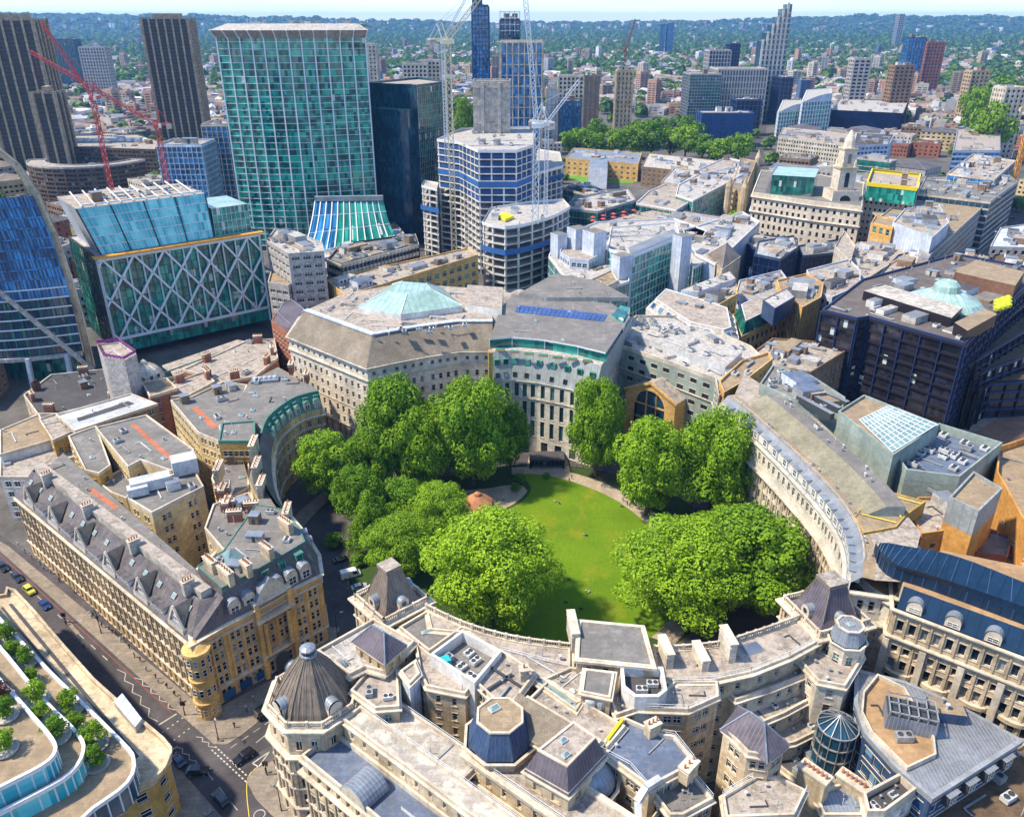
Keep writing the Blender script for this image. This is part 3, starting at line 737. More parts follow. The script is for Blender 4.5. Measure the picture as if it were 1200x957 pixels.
mb.poly(fan,M['framed']);b.part('entrance_arch',mb)
for k in (-1,1):
 mb = MB();mb.lathe(cx+d.x*k*3.0+n.x*1.2,cy+d.y*k*3.0+n.y*1.2,[(0.7,7),(0.55,7.5),(0.5,15.8),(0.75,16.6)],M['ochre'],12);b.part('column',mb)
bx,by = G(228,751,z);mb = MB();mb.lathe(bx,by,[(2.6,0.1),(2.6,4.3),(2.9,4.4),(2.9,4.9),(2.5,5),(2.5,10.6),(2.8,10.8),(2.8,11.2),(2.5,11.3),(2.5,17.6),(3.0,18),(3.0,18.8),(2.4,19),(0,20.8)],M['ochre'],20);bow = b.part('corner_bow',mb)
for zz in (2.1,7.9,9.5+3.9,16.2):
 for k in range(5):
  a0 = rad(-150+k*34);wme = WCACHE.setdefault(('bow',1),window_mesh(0.9,1.9,'sash',M['wglass'],M['frame']))
  o = link('window',wme,bow,(bx+2.56*math.cos(a0)-b.loc[0],by+2.56*math.sin(a0)-b.loc[1],zz),a0+math.pi/2)
shop = MB()
for i in range(3):
 t0 = 4+i*4.2;f = lambda t,zz:(fr[0][0]+d.x*t+n.x*0.08,fr[0][1]+d.y*t+n.y*0.08,zz)
 shop.poly([f(t0,0.5),f(t0+3,0.5),f(t0+3,3.0),f(t0,3.0)],M['wblue'])
b.part('shop_window',shop,'bright blue lit shop window')
for (px,py,L) in ((266,680,5),(290,672,3),(314,652,4),(336,622,4.5),(248,668,4)):
 x,y = G(px,py,27.6);b.chimney(x,y,27.6,3.0,L,1.3,an+math.pi/2,M['cream'],5)
x,y = G(272,655,27.6);mb = MB();mb.box(x,y,27.6,28.3,5,5,an,M['whitemet'])
for i in range(4):
 a0 = an+math.pi/4+i*math.pi/2;p0 = (x+3.3*math.cos(a0),y+3.3*math.sin(a0),28.3);p1 = (x+3.3*math.cos(a0+math.pi/2),y+3.3*math.sin(a0+math.pi/2),28.3);mb.poly([p0,p1,(x,y,30.6)],M['skylight'])
b.part('glass_lantern',mb);b.clutter(top,27.6,9,'avsbp',0.8)
b.finish()
# --- curved building on the ring road with green mansard ---
z = 22.0
cur = [G(338,604,z),G(326,585,z),G(320,565,z),G(318,545,z),G(319,525,z),G(325,508,z),G(338,495,z),G(355,484,z),G(378,478,z)]
cur = smooth(cur,2)
Pp = cur+R([(368,455),(330,432),(300,446),(290,490),(285,540),(300,590)],z)
b = Bld('curved brown stone building with a green copper mansard along the ring road',Pp,group=BLK)
b.walls(Pp,0.1,z,[(0.5,3.6),(5,7.6),(8.8,11.4),(12.6,15.0),(16.2,18.4)],2.9,1.2,M['brown'],rev=M['cream'],style='cross',pil=0.6,pilm=[4.5,19.4])
for zz,o in ((4.1,0.6),(11.6,0.3),(15.3,0.4),(19.2,0.9)):b.band(Pp,zz,0.6,o,M['trim'])
mb = MB();rg = [(offset(cur,0.0,False),z),(offset(cur,-2.6,False),27)]
n0 = len(cur)
for i in range(n0-1):
 a,c = rg[0][0],rg[1][0];mb.poly([(*a[i],z),(*a[i+1],z),(*c[i+1],27),(*c[i],27)],M['slate'] if i < 9 else M['copper'])
b.part('mansard_roof',mb)
inn = rg[1][0];tp = inn[9:]+R([(366,452),(350,446),(326,430),(292,447),(280,470),(262,492),(296,496)],27)
mb = MB();mb.prism(tp,21,27.02,M['whitewall'],M['felt']);b.part('roof',mb)
mb = MB();mb.sweep(inn[8:],[(0.25,26.9),(0.25,27.5),(-0.25,27.5),(-0.25,27.0)],M['copper'],closed=False);b.part('roof_edge',mb)
for i in range(9,n0-1,1):
 b.dormers(cur[i],cur[i+1],z+0.2,3.5,2.2,2.4,2.2,'round',M['trim'],M['copper'],inset=0.2,m0=0.2,count=1)
 b.dormers(cur[i],cur[i+1],z+2.6,3.5,1.5,1.7,1.6,'flat',M['greend'],M['copper'],inset=1.4,m0=0.2,count=1,fr=M['greend'],name='green_dormer')
b.clutter(tp,27.02,12,'avsp',1.0)
x,y = G(311,446,27);mb = MB();mb.box(x,y,27.03,27.9,9,4.5,rad(12),M['lead']);
for k in range(5):mb.lathe(x-3.2+k*1.6,y-0.7+k*0.35,[(0.9,27.9),(0.75,28.5),(0,28.8)],M['whitemet'],8)
b.part('skylight_row',mb)
lowp = [cur[0],cur[2],cur[4],cur[6],cur[8]]
r2 = inn[0:9]+R([(300,520),(292,560),(305,592)],25);mb = MB();mb.prism(r2,20,25,M['yel'],M['felt']);b.part('lower_roof',mb);
for (px,py,L,H_) in ((300,540,7,6.5),(303,560,6.5,5),(308,578,5.5,4),(338,612,5.5,4.2),(360,446,4,3),(342,436,4,3.5),(258,560,6,4),(262,580,4,2.5),(267,595,4,2.5)):
 x,y = G(px,py,25);b.chimney(x,y,25,H_,L,1.4,rad(95),M['cream'] if L > 4.5 else M['rbrick'],5)
b.finish()
# --- courtyard buildings inside the block ---
def cblock(label,px,z,wallm,roofm,rwn=5,sh=3.6,bay=3.6,ww=1.1,pair=0.0,n=6,kinds='avsbp',ph=0.5,strip=None,**k):
 P = R(px,z);b = Bld(label,P,group=k.pop('group',BLK))
 nf = max(1,int(z//sh));b.walls(P,0.1,z,rows(0.1,nf,sh,1.0,0.7),bay,ww,wallm,pair=pair,style=k.pop('style','cross' if ww > 1.3 else 'sash'),gl=k.pop('gl',None))
 b.flat(P,z,roofm,ph,k.pop('pmat',M['trim']))
 b.clutter(P,z,n,kinds,k.pop('size',0.9))
 if strip:
  mb = MB();mb.poly([(*q,z+0.03) for q in R(strip,z)],M['redstrip']);b.part('walkway',mb)
 return b
b = cblock('grey flat roofed wing with a long red walkway above pale yellow courtyard walls',[(112,502),(172,487),(228,528),(201,553),(165,540),(150,548)],24.5,M['yel'],M['felt'],pair=1.5,ww=1.0,n=7,strip=[(152,497),(158,496),(209,541),(205,546)])
Pq = R([(112,502),(150,546)],24.5);b.dormers(Pq[0],Pq[1],22,3,1.4,1.8,1.0,'flat',M['frame'],M['slate'],inset=0.1);b.finish()
b = cblock('grey flat roofed wing with a short red walkway next to the curved green mansard',[(200,470),(224,466),(262,448),(290,452),(276,492),(258,500),(262,520),(232,508)],25.5,M['yel'],M['felt'],pair=1.5,ww=1.0,n=9,strip=[(224,478),(231,476),(256,500),(249,503)])
Pq = R([(214,486),(256,520)],25.5);b.finish()
b = cblock('tall pale yellow rendered wing with rows of paired windows and white water tanks on top',[(150,585),(178,602),(209,586),(239,571),(226,548),(190,562)],26.5,M['yel'],M['felt'],pair=1.5,ww=1.0,bay=5.2,n=4)
for (px,py,L,W,H_) in ((178,572,10,4,3),(163,580,5,3,2.4),(218,553,6.5,5,4.4)):
 x,y = G(px,py,26.5);mb = MB();mb.box(x,y,26.9,26.9+H_,L,W,rad(28),M['whitemet']);b.part('water_tank',mb)
b.finish()
b = cblock('yellow brick stair wing with stacked white windows rising in the courtyard',[(80,512),(90,508),(113,500),(130,546),(116,556),(100,552)],23,M['ybrick'],M['felt'],pair=0,ww=1.7,bay=4.5,n=2);b.finish()
b = cblock('cream courtyard annexe with a slate roof below the long ridge',[(115,566),(140,552),(150,548),(166,566),(148,585),(130,578)],19,M['yel'],M['felt'],pair=1.4,ww=0.9,n=3);b.finish()
b = cblock('grey panelled flat roof with green trim and a yellow brick flank beside the curved mansard',[(256,518),(260,497),(299,494),(299,518)],27.5,M['ybrick'],M['felt'],n=4,pair=1.5,ww=1.2,pmat=M['copper'])
x,y = G(280,506,27.5);b.finish()
b = cblock('low dark courtyard roof with white framed windows behind the curved building',[(248,562),(254,540),(292,530),(292,572),(262,590)],20,M['ybrick'],M['felt'],n=7,ww=1.5);b.finish()
b = cblock('tan and grey stepped roof crowded with brick chimneys behind the ochre corner',[(240,620),(250,592),(292,578),(306,600),(300,622),(262,646)],24,M['cream'],M['felt'],n=10,ww=1.1)
for (px,py) in ((262,582),(268,598),(276,610),(296,600)):
 x,y = G(px,py,24);b.chimney(x,y,24,3,3.6,1.3,rad(8),M['rbrick'],5)
b.finish()
b = cblock('low building with two white metal strip roofs in the row behind the courtyards',[(66,487),(154,462),(185,474),(88,506)],22,M['bbrick'],M['whitemet'],n=2,kinds='vp',ww=1.6)
mb = MB();mb.poly([(*q,22.05) for q in R([(90,490),(150,470),(158,473),(92,494)],22)],M['feltd']);b.part('gutter',mb);b.finish()
b = cblock('cream office wing under a tan gravel roof at the end of the avenue block',[(0,505),(46,486),(62,516),(0,534)],18,M['whitewall'],M['tan'],n=4,ww=1.6,bay=3,style='border',gl=M['wglass']);b.finish()
b = cblock('yellow brick block with a pale square roof beside the tan gravel roof',[(46,492),(66,485),(86,506),(62,517)],20.5,M['ybrick'],M['roofc'],n=1,kinds='p',ww=1.4);b.finish()
b = cblock('white windowed link under the long slate ridge',[(0,534),(62,516),(84,520),(88,536),(50,548),(36,560),(0,560)],15,M['whitewall'],M['roofc'],n=2,ww=1.8,bay=2.8);b.finish()
rear = [('dark slated terrace with tangled roofs below the curved blue tower',[(28,464),(60,440),(140,432),(172,462),(66,486),(44,486)],13,M['cream'],M['feltd'],14),
 ('red brick hall beside the small white dome',[(166,449),(196,444),(208,456),(176,466)],22,M['rbrick'],M['tan'],1),
 ('tan roofed terrace with brick chimneys left of the glass footbridge',[(196,452),(240,436),(252,448),(222,464),(200,466)],20,M['cream'],M['roofc'],4),
 ('brick and stone terrace with a jumble of orange chimneys behind the curved building',[(214,434),(290,400),(322,398),(326,420),(300,442),(250,452),(236,440)],19,M['rbrick'],M['roofc'],12)]
for lab,px,zz,wm,rm,n_ in rear:
 b = cblock(lab,px,zz,wm,rm,n=n_,ww=1.2,ph=0.6)
 P = R(px,zz)
 if n_ >= 4:
  for i in range(n_//2):
   q = P[i % len(P)];r = P[(i+1) % len(P)];t = 0.3+0.4*((i*7) % 3)/2;x,y = q[0]+(r[0]-q[0])*t,q[1]+(r[1]-q[1])*t
   cx,cy = b.loc[0],b.loc[1];x += (cx-x)*0.12;y += (cy-y)*0.12
   b.chimney(x,y,zz,3.2,3.4,1.3,math.atan2(r[1]-q[1],r[0]-q[0]),M['rbrick'],5)
 b.finish()
x,y = G(173,447,19);b = Bld('white building crowned by a small ribbed dome with round windows',circ(x,y,6,16),group=BLK)
mb = MB();mb.lathe(x,y,[(6.2,0),(6.2,19),(6.6,19.3),(6.6,20)],M['white_stone'],16);b.part('drum',mb)
mb = MB();mb.lathe(x,y,[(6.1*math.cos(t),20+6.1*math.sin(t)) for t in [0,.25,.5,.75,1.0,1.25,1.45]]+[(1.0,26.2),(0.9,27.2),(0,28)],M['white_stone'],24)
for i in range(12):
 a0 = i*math.pi/6
 for t in range(5):t0,t1 = t*0.28,(t+1)*0.28;mb.bar((x+6.2*math.cos(t0)*math.cos(a0),y+6.2*math.cos(t0)*math.sin(a0),20+6.2*math.sin(t0)),(x+6.2*math.cos(t1)*math.cos(a0),y+6.2*math.cos(t1)*math.sin(a0),20+6.2*math.sin(t1)),0.3,M['trim'])
b.part('dome',mb)
for i in range(6):
 a0 = rad(-160+i*28);mb = MB();c0 = Vector((x+5.75*math.cos(a0),y+5.75*math.sin(a0),22.4));pts = []
 for k in range(10):th = k*math.pi/5;pts.append((c0.x-math.sin(a0)*0.7*math.cos(th)+math.cos(a0)*0.15,c0.y+math.cos(a0)*0.7*math.cos(th)+math.sin(a0)*0.15,c0.z+0.8*math.sin(th)))
 mb.poly(pts,M['wglass']);b.part('window',mb)
b.finish()
P = R([(114,405),(140,402),(160,416),(146,424),(122,420)],34)
b = Bld('bare grey concrete core with purple safety fencing between the blue tower and the footbridge',P);b.walls(P,0,34,None,mat=M['slab']);b.flat(P,34,M['roofc'],0.5,M['conc']);b.clutter(P,34,2,'p')
mb = MB()
Pcc = ccw(P)
for i in range(len(Pcc)):
 a,c = Pcc[i],Pcc[(i+1) % len(Pcc)]
 for j in range(6):
  x,y = a[0]+(c[0]-a[0])*j/6,a[1]+(c[1]-a[1])*j/6;mb.bar((x,y,34.5),(x,y,36.3),0.12,M['redsteel'])
mb.sweep(Pcc,[(0,35.0),(0,36.0)],surf('purple_mesh',(0.28,0.06,0.35),'plain'));b.part('safety_fence',mb);b.finish()
P = R([(190,432),(284,399),(292,404),(292,416),(208,446)],12)
b = Bld('long low canopy with a green glass edge in front of the white braced glass building',P,'canopy','canopy')
mb = MB();mb.prism(R([(190,428),(278,398),(291,400),(291,407),(204,438)],14),13.2,14,M['whitemet'],M['roofc']);b.part('roof',mb)
mb = MB();q = R([(190,438),(288,402)],14);mb.prism([q[0],q[1],(q[1][0],q[1][1]-0.5),(q[0][0],q[0][1]-0.5)],12.0,14.4,M['g_green']);b.part('fascia',mb)
for i in range(9):
 t = i/8;x,y = q[0][0]+(q[1][0]-q[0][0])*t,q[0][1]+(q[1][1]-q[0][1])*t-1;mb = MB();mb.box(x,y,0,13.2,0.5,0.5,0,M['steelw']);b.part('post',mb)
b.finish()
# ================= the curved office complex in the foreground =================
FG = 'wings of the pale stone complex in the foreground'
def wing(label,px,z,wallm='cream',roofm='roofc',sh=3.7,bay=3.2,ww=1.15,pair=0.0,n=3,kinds='avsp',ph=0.7,poly=None,corn=True,style='sash',gl=None,z0=0.1,size=0.8,top=None,**k):
 P = poly or R(px,z);b = Bld(label,P,group=FG);nf = max(1,int((z-z0)//sh))
 r = [(top_-sh+1.0,top_-0.75) for top_ in [z-0.4-sh*i for i in range(nf)]][::-1]
 r = [q for q in r if q[0] > z0+0.3]
 b.walls(P,z0,z,r,bay,ww,M[wallm],pair=pair,style=style,gl=gl,**k)
 b.flat(P,z,M[roofm],ph,M['trim'])
 if corn:b.band(P,z-0.7,0.6,0.5)
 if n:b.clutter(P,z,int(n*1.8)+1,kinds,size*0.9)
 return b,P
# --- domed corner building ---
c0 = G(366,815,25.5);cx,cy = c0[0]+0.3,c0[1]+0.2;Rr = 8.7
octo = circ(cx,cy,Rr,8,math.pi/8)
b = Bld('pale stone corner tower under a big ribbed brown dome with round dormers at the junction',octo,group=FG)
b.walls(octo,0.1,25.5,[(0.5,4.2),(6,9),(10.5,13),(14.5,17),(20.2,22.6)],2.3,1.0,M['cream'],style='arch',margin=0.5,pil=0.5,pilm=[5,18])
for zz,o in ((4.6,0.7),(9.6,0.3),(13.6,0.3),(18.2,1.1),(24.6,0.9)):b.band(octo,zz,0.8,o)
mb = MB();mb.poly([(*q,25.55) for q in octo],M['roofc']);b.part('roof',mb)
b.balustrade(offset(ccw(octo),-0.3),25.5,1.3,True)
mb = MB();base = 7.5
nr = 32;prof = [(base,25.6),(base*0.93,27.0),(base*0.80,28.9),(base*0.62,31.0),(base*0.42,33.1),(base*0.26,34.6),(1.3,35.6)]
mb.lathe(cx,cy,prof,M['leadr'],8,math.pi/8)
for i in range(8):
 a0 = math.pi/8+i*math.pi/4
 for j in range(6):mb.bar((cx+prof[j][0]*math.cos(a0),cy+prof[j][0]*math.sin(a0),prof[j][1]),(cx+prof[j+1][0]*math.cos(a0),cy+prof[j+1][0]*math.sin(a0),prof[j+1][1]),0.28,M['stoneslate'])
 a1 = a0+math.pi/4
 for w in range(1,4):
  for j in range(6):
   r0,z0_ = prof[j];r1,z1_ = prof[j+1];f = w/4
   p = lambda r,zz:(cx+r*(math.cos(a0)*(1-f)+math.cos(a1)*f)*1.006,cy+r*(math.sin(a0)*(1-f)+math.sin(a1)*f)*1.006,zz)
   mb.bar(p(r0,z0_),p(r1,z1_),0.14,M['stoneslate'])
b.part('dome',mb)
mb = MB();mb.lathe(cx,cy,[(1.6,35.5),(1.6,35.9),(1.2,36),(1.1,36.8),(1.5,36.9),(1.4,37.1),(0.6,37.5),(0,37.6)],M['lead'],12);mb.lathe(cx,cy,[(1.15,36.0),(1.28,36.0),(1.28,36.8),(1.15,36.8)],M['framed'],12);b.part('lantern',mb)
for a0 in (-math.pi*0.5-math.pi/4,-math.pi*0.5+math.pi/4,math.pi*0.75,math.pi/4):
 mb = MB();d = Vector((math.cos(a0),math.sin(a0)));t = Vector((-d.y,d.x));n8 = 10
 f = lambda r,th,rr:(cx+d.x*r+t.x*rr*math.cos(th),cy+d.y*r+t.y*rr*math.cos(th),26.8+max(0,rr*math.sin(th))+ (1.0 if math.sin(th) > -0.01 else 0))
 arcp = [math.pi*i/n8 for i in range(n8+1)]
 for i in range(n8):mb.poly([f(7.3,arcp[i],1.35),f(7.3,arcp[i+1],1.35),f(4.2,arcp[i+1],1.35),f(4.2,arcp[i],1.35)],M['lead'])
 for k in (1,-1):mb.poly([(cx+d.x*7.3+t.x*1.35*k,cy+d.y*7.3+t.y*1.35*k,25.7),(cx+d.x*7.3+t.x*1.35*k,cy+d.y*7.3+t.y*1.35*k,27.8),(cx+d.x*4.2+t.x*1.35*k,cy+d.y*4.2+t.y*1.35*k,27.8),(cx+d.x*4.2+t.x*1.35*k,cy+d.y*4.2+t.y*1.35*k,25.7)],M['trim'])
 mb.poly([(cx+d.x*7.28-t.x*1.35,cy+d.y*7.28-t.y*1.35,25.7),(cx+d.x*7.28+t.x*1.35,cy+d.y*7.28+t.y*1.35,25.7)]+[f(7.68,th,1.35) for th in arcp],M['trim'])
 dm = b.part('round_dormer',mb)
 mb = MB();mb.poly([(cx+d.x*7.35+t.x*0.7*math.cos(i*0.63),cy+d.y*7.35+t.y*0.7*math.cos(i*0.63),27.5+0.7*math.sin(i*0.63)) for i in range(10)],M['wglass']);b.part('window',mb,parent=dm)
b.finish()
A0 = G(358,893,20);A1 = G(436,957,20);dv = Vector((A1[0]-A0[0],A1[1]-A0[1])).normalized();nv = Vector((-dv.y,dv.x))   # nv points into the block
fa = lambda t,d:(A0[0]+dv.x*t+nv.x*d,A0[1]+dv.y*t+nv.y*d)
P = [fa(-1,0),fa(75,0),fa(75,7.5),fa(-1,7.5)]
b = Bld('long front range with arched facade and blue grey flat roof leaving the bottom edge',P,group=FG)
b.walls(P,0.1,20,[(0.5,4.0),(5.5,8.4),(9.6,12.2),(13.5,16),(17,18.9)],2.6,1.1,M['cream'],style='arch',pil=0.5,pilm=[4.8,16.3],depth=0.5)
b.flat(P,20,M['feltb'],1.2,M['trim'])
for zz,o in ((4.4,0.6),(8.9,0.3),(16.4,0.9),(19.2,0.5)):b.band(P,zz,0.7,o)
for t in (13,37,60):
 mb = MB();n8 = 10
 for i in range(n8):
  t0,t1 = math.pi*i/n8,math.pi*(i+1)/n8;q = lambda th,d:(*fa(t+3.2*math.cos(th),d),20.5+2.8*math.sin(th));mb.poly([q(t0,-0.3),q(t1,-0.3),q(t1,5.2),q(t0,5.2)],M['lead'])
 mb.poly([(*fa(t+3.2*math.cos(math.pi*i/n8),-0.25),20.5+2.8*math.sin(math.pi*i/n8)) for i in range(n8+1)],M['trim']);b.part('barrel_dormer',mb)
x,y = fa(24,5);mb = MB();mb.box(x,y,20,20.9,7.5,1.8,math.atan2(dv.y,dv.x),M['frame'],M['feltb']);b.part('roof_hatch',mb)
b.finish()
P = [fa(2,7.6),fa(75,7.6),fa(75,11.8),fa(2,11.8)]
b,P = wing('narrow pale parapet range with small square windows behind the blue grey front roof',None,25,poly=P,bay=3.3,ww=0.7,n=0,sh=3.4,roofm='conc');b.rail([fa(3,11.4),fa(75,11.4)],25.7);b.finish()
P = [fa(3,11.9),fa(27,11.9),fa(27,17.5),fa(3,17.5)]
b,P = wing('roof terrace with white railings just behind the domed corner',None,24,poly=P,roofm='conc',n=1,kinds='p');b.rail([fa(3.5,17.2),fa(26.5,17.2),fa(26.5,12.2)],24.5);b.finish()
P = [fa(27.1,11.9),fa(75,11.9),fa(75,14.8),fa(27.1,14.8)]
b,P = wing('second blue grey roof strip between two pale parapets',None,21.5,poly=P,roofm='feltb',n=0);b.finish()
P = [fa(25,15),fa(62,15),fa(62,22.5),fa(25,22.5)]
b,P = wing('broad pale weathered roof terrace with a line of small windows below its parapet',None,26,poly=P,roofm='roofc',n=0,bay=3.4,ww=0.8);b.rail([fa(25.4,22),fa(25.4,15.4),fa(61,15.4)],26.4);b.band(P,25.8,0.9,0.7);b.finish()
q = R([(500,808),(520,797),(563,824),(556,862)],28.5)
P = [fa(27,22.6),fa(43,22.6),fa(43,30),fa(27,30)]
b,P = wing('cream wing with a brown slate lean-to roof and tiny paired windows',None,29,poly=P,n=0,bay=3.8,ww=0.6,pair=1.1)
mb = MB();mb.poly([(*fa(26.8,22.2),29.6),(*fa(43.2,22.2),29.6),(*fa(43.2,27.5),32.2),(*fa(26.8,27.5),32.2)],M['stoneslate']);mb.poly([(*fa(26.8,22.2),29.6),(*fa(26.8,27.5),32.2),(*fa(26.8,27.5),29.6)],M['cream']);mb.poly([(*fa(26.8,27.5),32.2),(*fa(43.2,27.5),32.2),(*fa(43.2,27.5),29),(*fa(26.8,27.5),29)],M['cream'])
b.part('slate_roof',mb);b.finish()
o0 = G(586,848,31);cx,cy = o0;oc = circ(cx,cy,6.2,8,math.pi/8)
b = Bld('octagonal pavilion with a shiny dark blue mansard and a tan flat top',oc,group=FG)
b.walls(oc,0.1,28,rows(0.5,7,3.8,1.2,0.8),4.0,1.5,M['cream'],style='cross',gl=M['wteal']);b.band(oc,27.6,0.6,0.5)
tp = b.mansard(oc,28.2,33,2.0,M['slateb'],M['tan'],M['trim']);x,y = cx-1,cy+1.4;b.inst('skylight',clut_mesh('s',0)[0],x,y,33,0.6);b.finish()
bx,by = G(625,838,25);oc = circ(bx,by,4.2,14)
b = Bld('round stone bay with weathered white roof beside the blue octagonal mansard',oc,group=FG);b.walls(oc,0.1,25,rows(0.3,6,3.9,1.2,0.8),1.9,1.2,M['cream'],margin=0,style='cross');b.flat(oc,25,M['roofc'],0.6,M['trim']);b.band(oc,24.4,0.5,0.4);b.finish()
pt = R([(630.5,879),(672,846),(698,864),(664.6,898)],34)
P = offset(ccw(pt),1.3)
b,P = wing('square pavilion with purple slate mansard sides and a pale flat top with two small skylights',None,29.5,poly=P,n=0,ww=1.5,bay=3.6,style='plain',gl=M['cream'])
mb = MB();mb.sweep(P,[(0.15,29.6),(-1.3,34)],M['slatep']);b.part('mansard_roof',mb)
mb = MB();mb.poly([(*q,34.0) for q in ccw(pt)],M['roofc']);mb.sweep(ccw(pt),[(0.1,33.9),(0.1,34.25),(-0.3,34.25),(-0.3,34.0)],M['trim']);b.part('roof',mb)
for (px,py) in ((660,868),(663,885)):
 x,y = G(px,py,34);b.inst('skylight',clut_mesh('s',0)[0],x,y,34,0.7,sc=(0.7,0.7,1))
b.finish()
bx,by = G(692,915,24);mb = MB()
b = Bld('blue lead half dome over a curved stone bay beside the purple mansard',circ(bx,by,4.5,12),group=FG)
b.walls(circ(bx,by,4.5,14),0.1,24,rows(0.3,6,3.9,1.2,0.8),1.9,1.0,M['cream'],margin=0,style='cross');b.band(circ(bx,by,4.5,14),23.6,0.7,0.6)
mb.lathe(bx,by,[(4.2*math.cos(t),24.4+3.6*math.sin(t)) for t in (0,.3,.6,.9,1.2,1.5)]+[(0,28)],M['lead'],20);b.part('half_dome',mb);b.finish()
b,P = wing('large blue grey sheet roof stained with rust above cream walls with white sash windows',[(700,879),(732,843),(776,862),(790,864),(813,893),(797,905),(761,924)],27.5,roofm='feltb',pair=1.75,ww=1.45,style='cross',bay=4.2,n=1,kinds='v')
b.rail(R([(700,880),(738,900),(760,925)],27.5),28);b.rail(R([(776,862),(790,864),(812,892)],27.5),28)
x,y = G(764,860,27.5);b.chimney(x,y,27.5,2.6,2.4,1.6,0.5,M['cream'],3);x,y = G(806,907,27.5);b.chimney(x,y,27.0,2.8,3.2,1.8,0.8,M['cream'],3)
mb = MB();q = R([(712,869),(730,845)],28.2);mb.bar((*q[0],28.6),(*q[1],28.6),0.5,M['yellow'],1.0);b.part('yellow_barrier',mb)
b.finish()
b,P = wing('low dark roof cluttered with pipes below the rusty blue roof',[(761,926),(800,906),(812,910),(835,938),(800,957),(785,957)],24.5,roofm='felt',pair=1.75,ww=1.45,style='cross',n=8,kinds='vpd',size=0.7)
x,y = G(752,945,24.5);mb = MB();pts = [(x-1,y-8,20),(x-1,y-1,27),(x+0.5,y+0.5,28.4),(x+3,y+2,28.6)]
for i in range(3):mb.bar(pts[i],pts[i+1],1.1,M['whitemet'])
b.part('flue_pipe',mb);b.rail(R([(812,910),(835,938)],24.5),25);b.finish()
b,P = wing('weathered concrete roof edged with railings at the bottom of the courtyard',[(846,934),(887,910),(912,912),(944,928),(930,957),(850,960)],24,roofm='roofc',n=3,kinds='pv',size=0.8,pair=1.75,ww=1.45,style='cross');b.rail(R([(846,934),(887,910)],24),24.6);b.rail(R([(944,928),(930,957)],24),24.6);b.finish()
q = [(848,855),(866,832),(920,874),(903,888),(876,884)]
P = R(q,29.5);b,P = wing('apsed cream wing with a grey and purple hipped slate roof standing in the courtyard',None,29.5,poly=P,n=0,ww=1.1,pair=1.4,bay=5)
P4 = R([(848,855),(866,831),(921,873),(898,891)],29.6);b.hip(P4,29.7,34,M['slatep'],0.5,frac=0.55)
mb = MB();x,y = G(868,905,20);mb.lathe(x,y,[(0.45,8),(0.45,22),(0.6,22),(0.6,24),(0,24.3)],M['whitemet'],8);b.part('flue_pipe',mb);b.finish()
# --- north range along the ring: balustraded ---
zb = 28
north = smooth([G(*p,zb) for p in ((500,714),(540,733),(580,746),(620,754),(668,760))],3)
inn = [G(*p,zb) for p in ((668,785),(640,800),(586,768),(550,742),(505,738))]
P = north+inn
b = Bld('curved pale range with a long balustrade overlooking the trees left of the square grey roof',P,group=FG)
b.walls(P,0.1,zb,rows(0.4,7,3.8,1.1,0.8),3.3,1.1,M['cream'])
b.flat(P,zb,M['roofc'],0.3);b.balustrade(north,zb,1.5);b.band(P,zb-1,0.8,0.8);b.rail(R([(586,762),(640,776),(668,782)],zb),zb);b.clutter(P,zb,3,'vp');b.finish()
b,P = wing('grey flat roof with a single white skylight beside the pyramid tower',[(468,737),(500,718),(542,737),(503,765)],27.5,roofm='felt',n=0)
x,y = G(503,740,27.5);b.inst('skylight',clut_mesh('s',0)[0],x,y,27.5,0.4,sc=(1.6,0.7,0.8));b.finish()
P = R([(504,766),(542,738),(588,762),(556,800)],30.5)
b = Bld('sunken white walled enclosure packed with white cooling units',P,group=FG)
b.walls(P,0.1,30.5,None,mat=M['whitewall']);mb = MB();pi = offset(ccw(P),-0.5)
mb.poly([(*q,28) for q in pi],M['felt']);mb.sweep(ccw(P),[(0.02,30.2),(0.02,30.55),(-0.5,30.55),(-0.5,28)],M['whitewall']);b.part('roof',mb);b.clutter(pi,28,14,'aaad',0.8,0.6);
x,y = G(522,776,29);mb = MB();mb.box(x,y,28,30,1.8,1.8,0.5,plain('turquoise_paint',(0.02,0.4,0.42)));b.part('water_tank',mb,'small turquoise tank');b.finish()
b,P = wing('pale stained roof with dark cable trays behind the enclosure of cooling units',[(556,800),(588,764),(628,790),(604,822),(590,832)],29,roofm='roofc',n=4,kinds='dpv',size=0.7,ww=1.3,pair=1.5)
mb = MB()
for q in (((575,782),(612,806)),((566,812),(600,790))):a,c = G(*q[0],29.3),G(*q[1],29.3);mb.bar((*a,29.5),(*c,29.5),0.5,M['framed'],0.25)
b.part('cable_tray',mb);b.finish()
x,y = G(614,795,29)
b,P = wing('narrow white glazed roof strip between the stained roof and the courtyard wall',[(620,792),(640,795),(682,822),(675,833),(628,800)],28.3,roofm='skylight',pair=1.75,ww=1.45,style='cross',bay=4,n=0,ph=0.3);b.chimney(x,y,27,4.5,1.6,1.6,0.2,M['pale'],1);b.finish()
b,P = wing('mottled pale roof patch left of the grey square penthouse',[(636,798),(668,784),(688,786),(684,822),(676,826)],28.1,roofm='roofc',n=5,kinds='vps',size=0.7,corn=False);b.finish()
b,P = wing('square block with a plain grey sheet roof rising above the balustrade by the lawn',[(679,728),(753,735),(766,782),(676,773)],31.5,roofm='felt',n=0,ph=0.35);b.band(P,31.2,0.5,0.5)
for (px,py,L) in ((671,745,6),):
 x,y = G(px,py,29);b.chimney(x,y,28,4.5,1.4,7,0.08,M['pale'],0)
b.finish()
b,P = wing('small square grey roof hut with two pale tanks',[(685,784),(720,788),(715,818),(681,811)],31,roofm='felt',n=0,ph=0.25)
